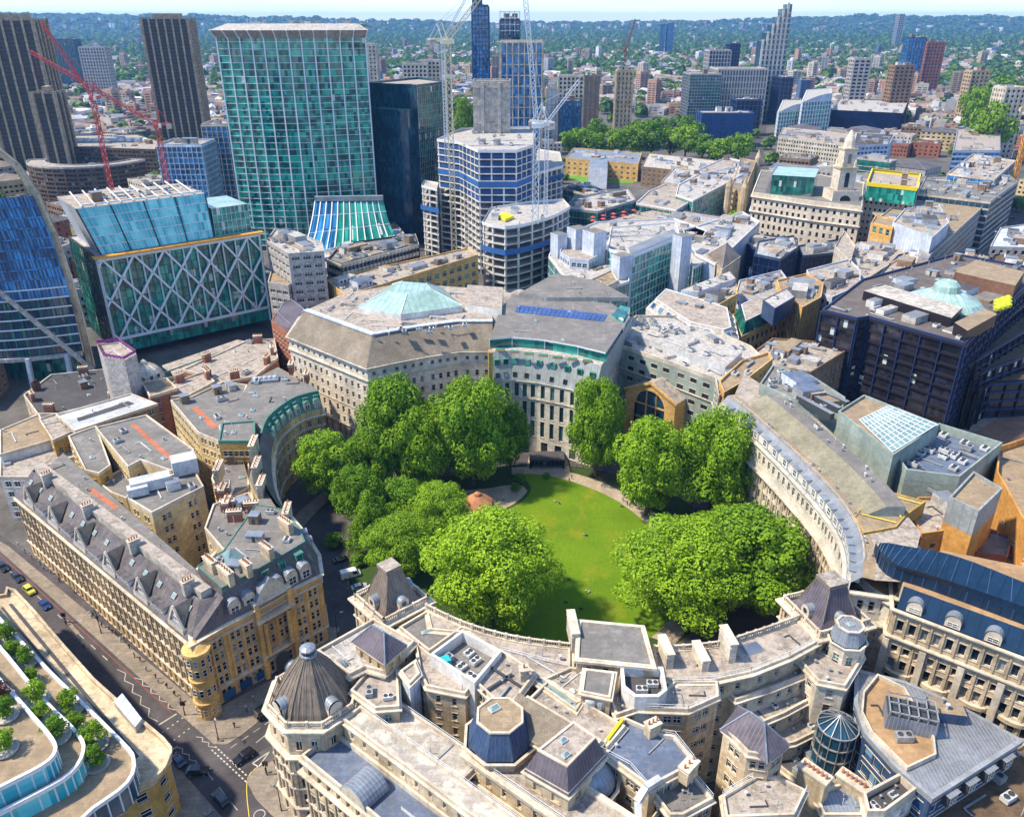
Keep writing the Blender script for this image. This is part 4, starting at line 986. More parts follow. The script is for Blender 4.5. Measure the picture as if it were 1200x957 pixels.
for px in (692,704):
 x,y = G(px,824,28.5);mb = MB();mb.lathe(x,y,[(1.1,28),(1.1,29.6),(0.9,29.9),(0,30)],M['whitemet'],12);b.part('water_tank',mb)
b.finish()
P = R([(727,780),(777,781),(782,808),(772,816),(744,816),(729,804)],31)
b = Bld('white screened enclosure with dark plant inside right of the grey hut',P,group=FG);b.walls(P,0.1,31,None,mat=M['whitewall']);pi = offset(ccw(P),-0.6)
mb = MB();mb.poly([(*q,29) for q in pi],M['feltd']);mb.sweep(ccw(P),[(0.02,30.7),(0.02,31.05),(-0.6,31.05),(-0.6,29)],M['whitewall']);b.part('roof',mb);b.clutter(pi,29,6,'aad',0.8,0.5);b.finish()
b,P = wing('long cream courtyard front with paired sash windows below the white screen',[(714,819),(729,806),(744,818),(772,818),(790,800),(840,800),(842,818),(806,834),(746,832),(722,840)],27.6,roofm='roofc',pair=1.75,ww=1.45,bay=4.6,style='cross',n=4,kinds='vp')
b.rail(R([(746,832),(806,834),(841,819)],27.6),28.2);b.rail(R([(790,802),(838,800)],27.6),28.2);b.finish()
north2 = smooth([G(*p,zb) for p in ((766,763),(800,762),(845,757),(875,748),(905,738),(936,726))],3)
P = north2+R([(958,752),(925,770),(880,788),(834,798),(790,799),(770,790)],zb)
b = Bld('curved pale range whose balustrade meets the purple pavilion above the big tree',P,group=FG)
b.walls(P,0.1,zb,rows(0.4,7,3.8,1.1,0.8),3.4,1.1,M['cream']);b.flat(P,zb,M['roofc'],0.3);b.balustrade(north2,zb,1.5);b.band(P,zb-1,0.8,0.8)
b.rail(R([(834,797),(880,787),(925,769),(955,753)],zb),zb+0.3)
mb = MB();mb.poly([(*q,zb+0.04) for q in R([(867,757),(886,751),(897,762),(878,768)],zb)],M['feltb']);b.part('roof_patch',mb)
for (px,py,h) in ((779,772,3.5),(820,775,2.6),(851,765,4.5)):
 x,y = G(px,py,zb);b.chimney(x,y,zb,h,1.4,5.5,0.15,M['pale'],0)
b.clutter(P,zb,4,'vp',0.8);b.finish()
for i,(px,z,lab) in enumerate(((
 [(836,800),(884,790),(936,768),(950,790),(905,808),(862,822)],23,'upper stepped terrace with pale walls and small windows facing the courtyard'),(
 [(862,824),(905,810),(952,790),(966,812),(918,838),(884,852)],18.5,'middle stepped terrace with a dark gutter facing the courtyard'),(
 [(884,854),(918,840),(966,814),(985,845),(930,872),(905,876)],14,'lowest stepped terrace with crowded vents facing the dark courtyard'))):
 b,P = wing(lab,px,z,wallm='pale',roofm='roofc',bay=3.2,ww=1.1,n=4,kinds='avs',size=0.7,sh=3.6);b.finish()
b,P = wing('dark cluttered lower roofs between the apse and the round staircase',[(903,892),(925,878),(985,848),(1010,880),(1000,930),(945,925)],10,wallm='concd',roofm='feltd',n=14,kinds='avbsd',size=0.8);b.finish()
for i,(px,z,L,wm,lab) in enumerate((((955,905),24,3.4,'cream','tall tan brick chimney with a crenellated top'),((1000,915),21,3.0,'cream','short stone chimney block beside the white walled yard'))):
 x,y = G(*px,z);b = Bld(lab,circ(x,y,2,4),'chimney','chimney_stack',group=None);mb = MB();mb.box(x,y,0,z,5,2.2,2.3,M[wm]);mb.box(x,y,z,z+0.4,5.5,2.6,2.3,M['trim']);b.part('shaft',mb)
 mb = MB();c_,s_ = math.cos(2.3),math.sin(2.3)
 for k in range(6):mb.lathe(x+c_*(k-2.5)*0.8,y+s_*(k-2.5)*0.8,[(0.28,z+0.4),(0.22,z+1.3),(0,z+1.3)],M['terracotta'],8)
 b.part('chimney_pots',mb)
b,P = wing('white walled yard with a row of brown roof cowls at the bottom right',[(1010,935),(1053,912),(1072,930),(1035,957),(1015,957)],20,wallm='whitewall',roofm='feltd',n=6,kinds='vab',size=0.7,ph=1.6);b.finish()
b,P = wing('grey slate topped block at the bottom edge between the railings and the white yard',[(970,925),(1000,915),(1012,935),(1010,957),(965,957),(955,935)],19,wallm='cream',roofm='lead',n=2,kinds='p');b.finish()
# --- west range with pyramid roofed tower ---
def pyramid(label,cpx,z,half,top,zt,ang,mat,capm,wallm=M['cream']):
 x,y = G(*cpx,z);sq = circ(x,y,half*1.414,4,ang+math.pi/4)
 b = Bld(label,sq,group=FG);b.walls(sq,0.1,z,rows(0.4,int(z/3.9),3.9,1.2,0.9),3.0,1.0,wallm,style='arch',pil=0.5)
 b.flat(sq,z,M['roofc'],0.3,M['trim']);b.balustrade(offset(ccw(sq),-0.3),z,1.4,True);b.band(sq,z-1.2,1.0,1.0);b.band(sq,z-5,0.5,0.4)
 s2 = circ(x,y,(half-1.3)*1.414,4,ang+math.pi/4);s3 = circ(x,y,top*1.414,4,ang+math.pi/4);mb = MB();s2 = ccw(s2);s3 = ccw(s3)
 for i in range(4):
  j = (i+1) % 4;mids = lambda a,c,k:tuple(a[q]+(c[q]-a[q])*k for q in (0,1))
  m0,m1 = mids(s2[i],s3[i],0.3),mids(s2[j],s3[j],0.3)
  mb.poly([(*s2[i],z+0.2),(*s2[j],z+0.2),(*m1,z+(zt-z)*0.2),(*m0,z+(zt-z)*0.2)],mat);mb.poly([(*m0,z+(zt-z)*0.2),(*m1,z+(zt-z)*0.2),(*s3[j],zt),(*s3[i],zt)],mat)
  mb.bar((*m0,z+(zt-z)*0.2),(*s3[i],zt),0.3,capm)
 b.part('pyramid_roof',mb);mb = MB();mb.prism(offset(s3,0.35),zt-0.3,zt+0.6,capm,M['roofc']);b.part('cap',mb)
 for i in range(4):
  a0 = ang+i*math.pi/2;dx,dy = math.cos(a0),math.sin(a0);dd = MB();r_ = half-0.9;n8 = 8
  P_ = lambda r,th:(x+dx*r-dy*1.2*math.cos(th),y+dy*r+dx*1.2*math.cos(th),z+2.0+1.2*math.sin(th))
  for k in range(n8):dd.poly([P_(r_,math.pi*k/n8),P_(r_,math.pi*(k+1)/n8),P_(r_-3,math.pi*(k+1)/n8),P_(r_-3,math.pi*k/n8)],M['lead'])
  dd.poly([P_(r_,math.pi*k/n8) for k in range(n8+1)]+[(x+dx*r_+dy*1.2,y+dy*r_-dx*1.2,z+0.3),(x+dx*r_-dy*1.2,y+dy*r_+dx*1.2,z+0.3)],M['trim'])
  for e in (1,-1):dd.poly([(x+dx*r_-dy*1.2*e,y+dy*r_+dx*1.2*e,z+0.3),(x+dx*(r_-3)-dy*1.2*e,y+dy*(r_-3)+dx*1.2*e,z+0.3),(x+dx*(r_-3)-dy*1.2*e,y+dy*(r_-3)+dx*1.2*e,z+2),(x+dx*r_-dy*1.2*e,y+dy*r_+dx*1.2*e,z+2)],M['trim'])
  dm = b.part('round_dormer',dd);mw = MB();mw.poly([(x+dx*(r_+0.04)-dy*0.6*math.cos(q*.63),y+dy*(r_+0.04)+dx*0.6*math.cos(q*.63),z+1.9+0.6*math.sin(q*.63)) for q in range(10)],M['wglass']);b.part('window',mw,parent=dm)
 return b
a_w = math.atan2(1,1)+0.12
b = pyramid('square stone tower with a steep weathered brown pyramid roof by the ring road',(459,702),28.5,5.8,1.5,37.0,0.72,M['leadr'],M['stoneslate']);b.finish()
b = pyramid('square stone tower with a purple grey pyramid roof beside the white crescent',(967,717),28.5,6.2,1.9,36.6,0.32,M['slatep'],M['stoneslate']);b.finish()
x,y = G(995,738,31);oc = circ(x,y,3.6,8,0.3);b = Bld('slim white octagonal turret with a blue lead cap beside the purple pyramid roof',oc,group=FG)
b.walls(oc,0.1,29,rows(0.4,7,3.9,1.2,0.7),2.4,1.2,M['pale'],style='cross',gl=M['wteal']);b.band(oc,28.6,0.5,0.4);b.mansard(oc,29.1,32.4,1.0,M['lead'],M['zinc'],M['trim']);b.inst('skylight',clut_mesh('s',0)[0],x,y,32.4,0.3,sc=(0.6,0.8,0.6));b.finish()
P = R([(905,778),(958,752),(985,755),(1012,760),(1020,800),(985,850),(950,800)],26);P = R([(930,768),(960,752),(1005,752),(1012,770),(990,806),(958,800)],25)
b,P = wing('white rendered rear wall of the pavilion with recessed balconies and pipes',None,25,poly=P,wallm='pale',n=3,kinds='av',ww=1.3,bay=4);b.finish()
P = R([(372,764),(438,727),(486,753),(450,789),(428,783),(410,792)],28.5)
b,P = wing('cream west range with a sunlit white roof terrace behind the domed corner',None,28.5,poly=P,n=2,kinds='p',ww=1.1,bay=3.4,roofm='slab');b.band(P,27.4,0.9,0.7)
b.finish()
P = R([(416,752),(439,737),(473,757),(451,776)],31.5);b,P = wing('small attic pavilion with a hipped grey and violet slate roof',None,31.5,poly=P,n=0,bay=2.6,ww=1.0,style='plain',gl=M['ochre'],z0=28);b.hip(P,31.6,35.5,M['slatep'],0.5,frac=0.5);b.finish()
b,P = wing('cream canted bay wing with teal windows and a small balcony roof',[(411,811),(431,788),(450,795),(466,783),(468,830),(440,832)],27,n=1,kinds='a',style='cross',gl=M['wteal'],ww=1.3,bay=3.2);b.finish()
b,P = wing('tall blank white service shaft between the canted wing and the roof terrace',[(469,787),(486,775),(492,790),(480,802)],29,wallm='bluewhite',n=0,ph=0.4,ww=50);b.finish()
b,P = wing('inner range with small square windows under the enclosure of cooling units',[(488,756),(503,768),(555,802),(545,815),(500,806),(492,790)],27.5,n=3,kinds='dp',ww=0.9,bay=3.2);b.finish()
b,P = wing('plain pale filler roof between the broad terrace and the purple mansard',None,22,poly=[fa(62.2,15),fa(75,15),fa(75,30),fa(55,30),fa(55,22.8),fa(62.2,22.6)],roofm='felt',n=3,kinds='vps');b.finish()
b,P = wing('inner pale range behind the brown slate lean-to',None,28,poly=[fa(27,30.2),fa(44,30.2),fa(44,36),fa(27,36)],roofm='roofc',n=4,kinds='vpd',size=0.6);b.finish()
# ================= right hand crescent and its neighbours =================
z = 30.0
arcp = smooth([G(*p,z) for p in ((842,478),(868,500),(900,530),(935,566),(965,600),(985,632),(992,660),(990,690))],3)
bk = R([(1060,700),(1075,640),(1050,610),(1010,560),(950,500),(900,470),(870,450)],z)
P = arcp+bk
b = Bld('long white stone crescent with giant pilasters and a curved dormered attic right of the garden',P,group=None)
b.walls(P,0.1,z,[(0.4,4.2),(6.2,9.2),(10.6,13.2),(14.6,17.2),(18.6,21),(25.2,27.8)],2.3,1.15,M['white_stone'],rev=M['cream'],style='sash',pil=0.6,pilm=[5.6,21.6],depth=0.5,margin=0.15)
for zz,o in ((4.6,0.6),(21.6,1.3),(28.8,0.8)):b.band(P,zz,0.9,o,M['pale'])
b.band(P,9.6,0.4,0.3,M['pale']);b.band(P,17.6,0.4,0.3,M['pale'])
o1 = offset(arcp,-0.8,False);o2 = offset(arcp,-2.8,False);o3 = offset(arcp,-5.2,False);o4 = offset(arcp,-10.5,False);o5 = offset(arcp,-15,False)
def strip(a,za,c,zc,mat,name,i0=0,i1=None):
 mb = MB();i1 = len(a) if i1 is None else i1
 for i in range(i0,i1-1):mb.poly([(*a[i],za),(*a[i+1],za),(*c[i+1],zc),(*c[i],zc)],mat)
 b.part(name,mb)
strip(arcp,z,o1,z+0.02,M['lead'],'gutter');strip(o1,z,o1,z+2.0,M['white_stone'],'attic_wall');strip(o1,z+2,o2,z+4.0,M['zinc'],'lead_roof')
strip(o2,z+4.0,o3,z+4.02,M['tan'],'roof_walk');strip(o3,z+4.0,o4,z+7.0,surf('mossy_slate',(0.28,0.26,0.19),'slate',dirt=0.5,dcol=(0.3,0.25,0.12)),'slate_roof',2,15)
strip(o4,z+7,o5,z+7.02,M['felt'],'upper_roof',2,15);strip(o5,z+4,o5,z+7,M['greenwall'],'attic_rear_wall',2,15)
mb = MB();mb.poly([(*o3[14],z+4),(*o4[14],z+7),(*o5[14],z+7),(*o5[14],z+4)],M['greenwall']);mb.poly([(*o3[2],z+4),(*o4[2],z+7),(*o5[2],z+7),(*o5[2],z+4)],M['greenwall']);b.part('gable',mb)
mb = MB();fullroof = o3+bk;mb.poly([(*q,z+3.98) for q in o3+[bk[0],bk[1],bk[2],bk[3],bk[4],bk[5],bk[6]]],M['roofc']);b.part('roof',mb)
b.clutter(o2[1:20]+o3[1:20][::-1],z+4.03,26,'vps',0.7,0.3);b.clutter(o4[3:14]+o5[3:14][::-1],z+7.03,14,'avps',0.8,0.5)
b.rail(o2[1:20],z+4.0,1.0)
b.walls([bk[i] for i in range(7)][::-1]+[],z,z+4,None,mat=M['greywall'],closed=False)
for i in range(1,20):b.dormers(arcp[i],arcp[i+1],z+0.1,3,2.3,2.7,2.4,'flat',M['frame'],M['lead'],inset=0.3,m0=0.2,count=1)
b.finish()
def rblock(label,px,z0,z1,wallm,roofm,n=4,kinds='avbds',ph=0.8,rw=None,size=1.0,group=None,cls=Bld,**k):
 P = R(px,z1);b = cls(label,P,group=group)
 b.walls(P,z0,z1,rw,k.pop('bay',3.4),k.pop('ww',1.3),M[wallm],**k);b.flat(P,z1,M[roofm],ph,M[wallm] if wallm in M else None)
 if n > 1 and ph < 1.5:b.subroof(P,z1,min(9,int(abs(area(P))/90)))
 if n:b.clutter(P,z1,int(n*1.7),kinds,size*0.9)
 return b,P
b,P = rblock('plant deck with white pipework and grey louvre rows behind the crescent',[(905,430),(950,442),(990,468),(985,490),(930,470),(890,452)],0,37,'greenwall','felt',10,'aad')
mb = MB()
for i in range(3):
 a,c = G(935+i*9,468-i*5,37.5),G(975+i*9,490-i*7,37.5);an = math.atan2(c[1]-a[1],c[0]-a[0]);mb.box((a[0]+c[0])/2,(a[1]+c[1])/2,37,39,math.hypot(c[0]-a[0],c[1]-a[1]),1.6,an,M['framed'],M['zinc'])
b.part('louvre_row',mb);b.finish()
b,P = rblock('raised block with a big sloping gridded glass rooflight and a tan gravel corner',[(982,484),(1012,465),(1100,500),(1046,536),(1040,530)],0,39,'greenwall','tan',0)
mb = MB();q = [(*p,zz) for p,zz in zip(R([(1007,492),(1040,480),(1097,502),(1046,530)],39.3),(39.4,40.6,40.6,39.4))];mb.poly(q,M['skylight'])
def lerp3(a,c,t):return tuple(a[i]+(c[i]-a[i])*t for i in range(3))
for i in range(11):mb.bar(lerp3(q[0],q[1],i/10),lerp3(q[3],q[2],i/10),0.18,M['steelw'])
for i in range(9):mb.bar(lerp3(q[0],q[3],i/8),lerp3(q[1],q[2],i/8),0.18,M['steelw'])
b.part('rooflight',mb);b.finish()
b,P = rblock('blue grey sunken plant yard with long white ducts beside the rooflight',[(1046,540),(1098,505),(1172,528),(1122,568),(1060,560)],0,34,'greenwall','feltb',14,'aadd',2.6,size=1.1);b.finish()
for (a,w,lab) in (((1100,545),14,0),((1085,556),16,1)):
 pass
b,P = rblock('square pale roofed stair tower clad in grey above orange brick',[(1112,585),(1140,555),(1174,575),(1146,602)],33,39,'greywall','tan',1,'p');
mb = MB();q = ccw(offset(ccw(P),0.0));
mb.sweep(q,[(0.0,0),(0.0,33)],M['obrick']);b.part('brick_wall',mb);b.finish()
b,P = rblock('orange brick rear wing with small dark windows right of the crescent',[(1062,600),(1075,585),(1112,585),(1146,603),(1140,620),(1080,628)],0,30,'obrick','roofc',3,'vp',rw=rows(0.5,7,4,1.4,1.0),bay=7,ww=1.4,style='border');b.rail(R([(1085,575),(1112,588),(1140,602)],31),31);b.finish()
b,P = rblock('navy glazed stepped bay in front of the orange brick wing',[(1020,628),(1032,612),(1062,603),(1080,628),(1078,640),(1024,645)],0,27,'slateb','feltb',2,'a',rw=rows(0.5,6,4.2,0.8,0.6),bay=3.6,ww=2.6,gl=M['wteal'],style='cross');b.finish()
b,P = rblock('tan roof terrace with yellow line markings at the end of the crescent',[(1000,606),(1025,572),(1085,588),(1062,604),(1050,618),(1012,625)],0,34.3,'ybrick','tan',0,ph=0.25)
mb = MB()
for q in (((1025,573),(1028,598)),((1044,580),(1056,606)),((1010,602),(1050,612)),((1028,576),(1080,590))):a,c = G(*q[0],34.7),G(*q[1],34.7);mb.bar((*a,34.72),(*c,34.72),0.3,M['yellow'],0.06)
b.part('line_marking',mb);b.finish()
b,P = rblock('tall orange brick wall block under a blue capped parapet at the right edge',[(1168,530),(1215,515),(1215,650),(1166,560)],0,31,'obrick','tan',3,'v',rw=rows(2,6,4.2,1.8,1.2),bay=9,ww=1.6,ph=2.0,style='border');b.finish()
b,P = rblock('low brown brick hut with a green edged grey roof in the rear yard',[(1143,650),(1160,622),(1186,632),(1180,655)],0,24,'rbrick','felt',1,'p',rw=rows(16,1,5,2,1.5),bay=4,ww=1.8);b.finish()
b,P = rblock('brown gravel roofed building behind the long blue roof',[(1120,652),(1140,620),(1186,590),(1215,600),(1215,690),(1170,672)],0,20,'bbrick','tan',5,'avb');b.finish()
z = 30
fr0,fr1 = G(1048,712,z),G(1202,770,z)
d = Vector((fr1[0]-fr0[0],fr1[1]-fr0[1])).normalized();n = Vector((-d.y,d.x));L = math.hypot(fr1[0]-fr0[0],fr1[1]-fr0[1])+8
fb = lambda t,dd:(fr0[0]+d.x*t+n.x*dd,fr0[1]+d.y*t+n.y*dd)
P = [fb(0,0),fb(L,0),fb(L,24),fb(22,26),fb(4,22),fb(-3,10)]
b = Bld('grand stone office front with stacked bay windows and a blue mansard of arched dormers',P)
b.walls(P,0.1,z,[(0.5,4.2),(6.0,9.2),(10.8,13.6),(15,17.8),(19.2,21.2),(24.6,27.6)],7.2/3,1.35,M['cream'],style='border',depth=0.6,pil=0.35,gl=M['wglass'])
for zz,o in ((4.6,0.7),(22.6,0.9),(29.2,0.8)):b.band(P,zz,0.8,o)
nb = int(L//7.2)
for i in range(nb+1):
 t = i*7.2;c = fb(t,-0.35);mb = MB();mb.box(c[0],c[1],5,22.5,1.3,0.9,math.atan2(d.y,d.x),M['trim']);b.part('pilaster',mb)
 if i < nb:
  for zz in (9.6,13.9):
   c = fb(t+3.6,0.0);mb = MB();pr = [(c[0]+d.x*2.6*math.cos(a_)-n.x*1.1*math.sin(a_),c[1]+d.y*2.6*math.cos(a_)-n.y*1.1*math.sin(a_)) for a_ in [math.pi*k/8 for k in range(9)]];mb.prism(pr,zz,zz+0.9,M['cream'],M['trim']);b.part('balcony',mb)
mb = MB();mb.poly([(*fb(0.4,0.3),z),(*fb(L,0.3),z),(*fb(L,2.6),z+4.2),(*fb(0.4,2.6),z+4.2)],M['blueroof']);mb.poly([(*fb(0.4,0.3),z),(*fb(0.4,2.6),z+4.2),(*fb(0.4,2.6),z)],M['blueroof']);b.part('mansard_roof',mb)
for i in range(nb):
 t = i*7.2+3.6;b.dormers(fb(t-2.6,0),fb(t+2.6,0),z+0.2,3,2.9,1.5,2.4,'round',M['trim'],M['lead'],inset=0.2,m0=0,count=1)
mb = MB();mb.prism([fb(0.4,2.6),fb(L,2.6),fb(L,24),fb(22,26),fb(4,21),fb(-2,10)],z,z+4.22,M['cream'],M['timber']);b.part('roof',mb)
zz0,zz1 = z+4.2,z+8.2
lo = smooth(R([(1024,648),(1030,664),(1046,677),(1080,688),(1130,706),(1205,734)],zz0),3);hi = smooth(R([(1029,641),(1036,650),(1052,662),(1085,672),(1132,687),(1205,712)],zz1),3);top = smooth(R([(1032,636),(1042,636),(1070,641),(1100,646),(1140,658),(1205,684)],zz1+1.2),3)
mb = MB()
for i in range(len(lo)-1):mb.poly([(*lo[i],zz0),(*lo[i+1],zz0),(*lo[i+1],zz0+2.6),(*lo[i],zz0+2.6)],M['blueroof']);mb.poly([(*lo[i],zz0+2.6),(*lo[i+1],zz0+2.6),(*hi[i+1],zz1),(*hi[i],zz1)],M['blueroof']);mb.poly([(*hi[i],zz1),(*hi[i+1],zz1),(*top[i+1],zz1+1.2),(*top[i],zz1+1.2)],M['blueroof']);mb.poly([(*top[i],zz1+1.2),(*top[i+1],zz1+1.2),(*top[i+1],zz0),(*top[i],zz0)],M['blueroof'])
for i in range(0,len(lo),1):mb.bar((*lo[i],zz0),(*lo[i],zz0+2.6),0.18,M['slateb']);mb.bar((*hi[i],zz1+0.05),(*top[i],zz1+1.25),0.15,M['slateb'])
b.part('curved_blue_roof',mb,'long curved dark blue metal roof');b.finish()
P = smooth(R([(992,648),(1000,668),(1018,690),(1045,706)],29),3)+R([(1060,690),(1040,650),(1020,625)],29)
b,P = (lambda P:(Bld('white curved corner pavilion with arched dormers and a tan deck linking crescent and bay front',P),P))(P)
b.walls(P,0.1,29,rows(0.4,7,4,1.2,1.0),2.8,1.2,M['white_stone']);b.flat(P,29,M['timber'],0.8,M['pale']);b.band(P,28,0.7,0.7,M['pale']);b.band(P,22,0.7,0.7,M['pale']);b.clutter(P,29,2,'v');b.finish()
z = 22
P = R([(1004,786),(1060,800),(1122,827),(1196,868),(1092,934),(1050,898),(1014,858),(1003,825)],z)
b = Bld('wedge shaped building with a grey seamed metal roof and a sunken timber terrace',P)
b.walls(P,0.1,z-1,rows(0.2,5,4.0,0.8,0.6),2.4,1.9,M['slateb'],gl=M['wblue'],style='border');mb = MB();mb.poly([(*q,z) for q in ccw(P)],M['zinc']);mb.sweep(ccw(P),[(0.3,z-1),(0.4,z+0.3),(-0.4,z+0.3),(-0.4,z-0.1)],M['greymet']);b.part('roof',mb)
dk = R([(1012,815),(1028,795),(1058,810),(1092,868),(1094,887),(1062,902),(1022,862),(1010,838)],z);mb = MB();mb.poly([(*q,z+0.08) for q in ccw(dk)],M['timber']);mb.sweep(ccw(dk),[(0.25,z),(0.25,z+1.1),(-0.05,z+1.1),(-0.05,z+0.05)],M['trim']);b.part('terrace',mb)
x,y = G(1064,848,z);an = -0.32;mb = MB();mb.box(x,y,z+0.1,z+3.4,8.5,5,an,M['lead'],M['framed'])
for i in range(6):
 t = -4+i*1.6;mb.bar((x+math.cos(an)*t-math.sin(an)*-2.6,y+math.sin(an)*t+math.cos(an)*-2.6,z+4.4),(x+math.cos(an)*t-math.sin(an)*2.6,y+math.sin(an)*t+math.cos(an)*2.6,z+4.4),0.22,M['greymet']);mb.bar((x+math.cos(an)*t+math.sin(an)*2.5,y+math.sin(an)*t-math.cos(an)*2.5,z+3),(x+math.cos(an)*t+math.sin(an)*2.5,y+math.sin(an)*t-math.cos(an)*2.5,z+4.4),0.2,M['greymet'])
for k in (-2.5,0,2.5):mb.bar((x-math.cos(an)*4-math.sin(an)*k,y-math.sin(an)*4+math.cos(an)*k,z+4.4),(x+math.cos(an)*4-math.sin(an)*k,y+math.sin(an)*4+math.cos(an)*k,z+4.4),0.22,M['greymet'])
b.part('plant_frame',mb)
q = R([(1083,826),(1122,830),(1130,850),(1090,845)],z);mb = MB();mb.prism(q,z,z+2.4,M['slateb'],M['tan']);b.part('roof_box',mb);b.clutter(q,z+2.4,2,'v')
b.clutter(dk,z+0.1,3,'a',0.9)
q0,q1 = G(1196,868,z),G(1092,934,z);b.dormers(q1,q0,z-3.2,5,2.6,2.4,1.5,'flat',M['framed'],M['zinc'],inset=-1.2,m0=2)
b.finish()
P = R([(1050,905),(1094,936),(1200,872),(1215,900),(1215,980),(1080,990),(1040,950)],15)
b = Bld('ornate tan stone front range in shade below the seamed roof',P);b.walls(P,0.1,15,rows(0.3,4,3.6,0.9,0.7),2.3,1.1,M['cream'],style='arch');b.flat(P,15,M['concd'],0.8,M['cream']);b.clutter(P,15,8,'avp');b.finish()
x,y = G(982,850,20);b = Bld('round dark glass stair tower with pale hoops in the courtyard',circ(x,y,4,12),'stair tower','stair_tower')
mb = MB();mb.lathe(x,y,[(3.6,0),(3.6,20),(0,22.5)],M['g_navy'],20);b.part('glass_wall',mb);mb = MB()
for zz in range(2,21,3):mb.lathe(x,y,[(3.62,zz),(3.85,zz),(3.85,zz+0.25),(3.62,zz+0.25)],M['greymet'],20)
for i in range(14):
 a0 = i*2*math.pi/14;mb.bar((x+3.75*math.cos(a0),y+3.75*math.sin(a0),0),(x+3.75*math.cos(a0),y+3.75*math.sin(a0),20.2),0.14,M['greymet']);mb.bar((x+3.75*math.cos(a0),y+3.75*math.sin(a0),20.2),(x,y,22.8),0.14,M['greymet'])
b.part('frame',mb);b.finish()
b,P = rblock('dark inner courtyard block of navy glass curving beside the stair tower',[(1000,800),(1010,790),(1016,858),(1050,900),(1040,915),(1000,870)],0,17,'slateb','blueroof',2,'a',rw=rows(0.5,4,4,0.6,0.5),bay=2.2,ww=1.8,gl=M['wblue'],style='border');b.finish()
# ================= dark bronze office block =================
zt = 40
P = [G(*p,zt) for p in ((963,366),(1004,376),(1018,374),(1080,392),(1130,406),(1146,388),(1200,340),(1230,320),(1120,300),(1010,330))]
b = Tower('huge dark bronze and glass office block with stepped ledges and a domed rooflight',P)
pc = ccw(P)
b.curtain(P,0,zt,M['g_dark'],M['bronzeb'],6.0,3.9,0.35,M['bronze'],0.9,M['feltbr'],1.0,out=0.5)
b.subroof(P,zt+0.3,16);b.clutter(P,zt+0.3,80,'avbdsap',1.0)
q = R([(1010,352),(1035,345),(1125,372),(1112,385)],zt);mb = MB();mb.prism(q,zt,zt+4,M['bronze'],M['conc']);b.part('barrel_vault',mb)
q = R([(1115,392),(1150,375),(1165,382),(1130,402)],zt);mb = MB();mb.prism(q,zt,zt+4.5,M['bronze'],M['tan']);b.part('plant_room',mb)
q = R([(1115,335),(1140,320),(1196,335),(1185,352)],zt);mb = MB();mb.prism(q,zt,zt+6,surf('rust_panel',(0.22,0.11,0.07),'plain'),M['tan']);b.part('plant_room',mb)
x,y = G(1105,357,zt);mb = MB();mb.lathe(x,y,[(15,zt+0.5),(13,zt+2.5),(5.5,zt+5.5),(5,zt+5.6),(4.6,zt+8),(3,zt+9.6),(0,zt+10)],M['copperw'],10)
for i in range(10):
 a0 = i*math.pi/5;mb.bar((x+15*math.cos(a0),y+15*math.sin(a0),zt+0.6),(x+5.5*math.cos(a0),y+5.5*math.sin(a0),zt+5.6),0.35,M['steelw']);mb.bar((x+4.8*math.cos(a0),y+4.8*math.sin(a0),zt+5.7),(x,y,zt+10.1),0.3,M['steelw'])
b.part('glass_dome',mb)
mb = MB()
for i in range(9):xx,yy = G(1168+i%3*6,366-i//3*4-i%3*2,zt);mb.lathe(xx,yy,[(0.1,zt+0.3),(1.4,zt+0.8),(1.5,zt+2),(0.6,zt+2.8),(0,zt+2.9)],plain('yellow_green_plant',(0.5,0.55,0.02),0.8) if i == 0 else mb.mats[0],7)
b.part('planting',mb)
b.finish()
for k,(dy,zz) in enumerate(((0,33),(1,27),(2,21),(3,14.5))):
 P = [G(1130+k*5,406+k*16+8,zz),G(1146+k*5,400+k*16+2,zz),G(1215,345+k*34,zz),G(1215,322+k*34,zz),G(1140+k*2,378+k*16,zz)]
 b = Tower(['first','second','third','fourth'][k]+' stepped ledge from the top on the right flank of the dark bronze block',P,group='stepped ledges of the dark block')
 b.curtain(P,0,zz,M['g_dark'],M['bronze'],6,4,0.3,M['bronzeb'],1.0,M['concd'],0.8,out=0.4);b.finish()
# ================= buildings behind the garden =================
z = 32
front = R([(338,394),(385,413),(430,431),(458,425),(500,417),(540,411),(577,411)],z)
P = front+R([(577,380),(560,345),(470,335),(400,350),(352,372)],z)
b = Bld('large pale stone building with a broad brown slate roof left of the garden',P)
b.walls(P,0.1,z,[(0.4,4.2),(6,8.4),(10,12.6),(14.2,16.4),(18.2,20.4),(22.4,24.6),(28.6,30)],3.2,1.3,M['white_stone'],rev=M['cream'],style='sash',depth=0.45)
for zz,o in ((4.8,0.5),(13.2,0.25),(26.6,0.7),(z-0.7,1.1)):b.band(P,zz,0.7,o,M['pale'])
mb = MB();x0 = offset(front,0.6,False);x1 = offset(front,-8.5,False);zt = 40
for i in range(len(front)-1):mb.poly([(*x0[i],z+0.1),(*x0[i+1],z+0.1),(*x1[i+1],zt),(*x1[i],zt)],M['stoneslate'])
mb.poly([(*x0[-1],z+0.1),(*P[7],z+0.1),(*P[7],36),(*x1[-1],zt)],M['stoneslate']);b.part('slate_roof',mb)
mb = MB();bk = R([(575,352),(560,338),(470,332),(398,346)],zt)
mb.prism(x1+bk,z-1,zt+0.02,M['whitewall'],M['roofc']);mb.sweep(x1,[(0.6,zt),(0.6,zt+0.5),(-1.6,zt+0.5),(-1.6,zt+0.1)],M['bluewhite'],closed=False);b.part('roof',mb);b.clutter(x1+bk,zt+0.05,34,'avpscd',0.9,2.5)
for (px,py) in ((485,425),(506,421),(527,418)):
 pass
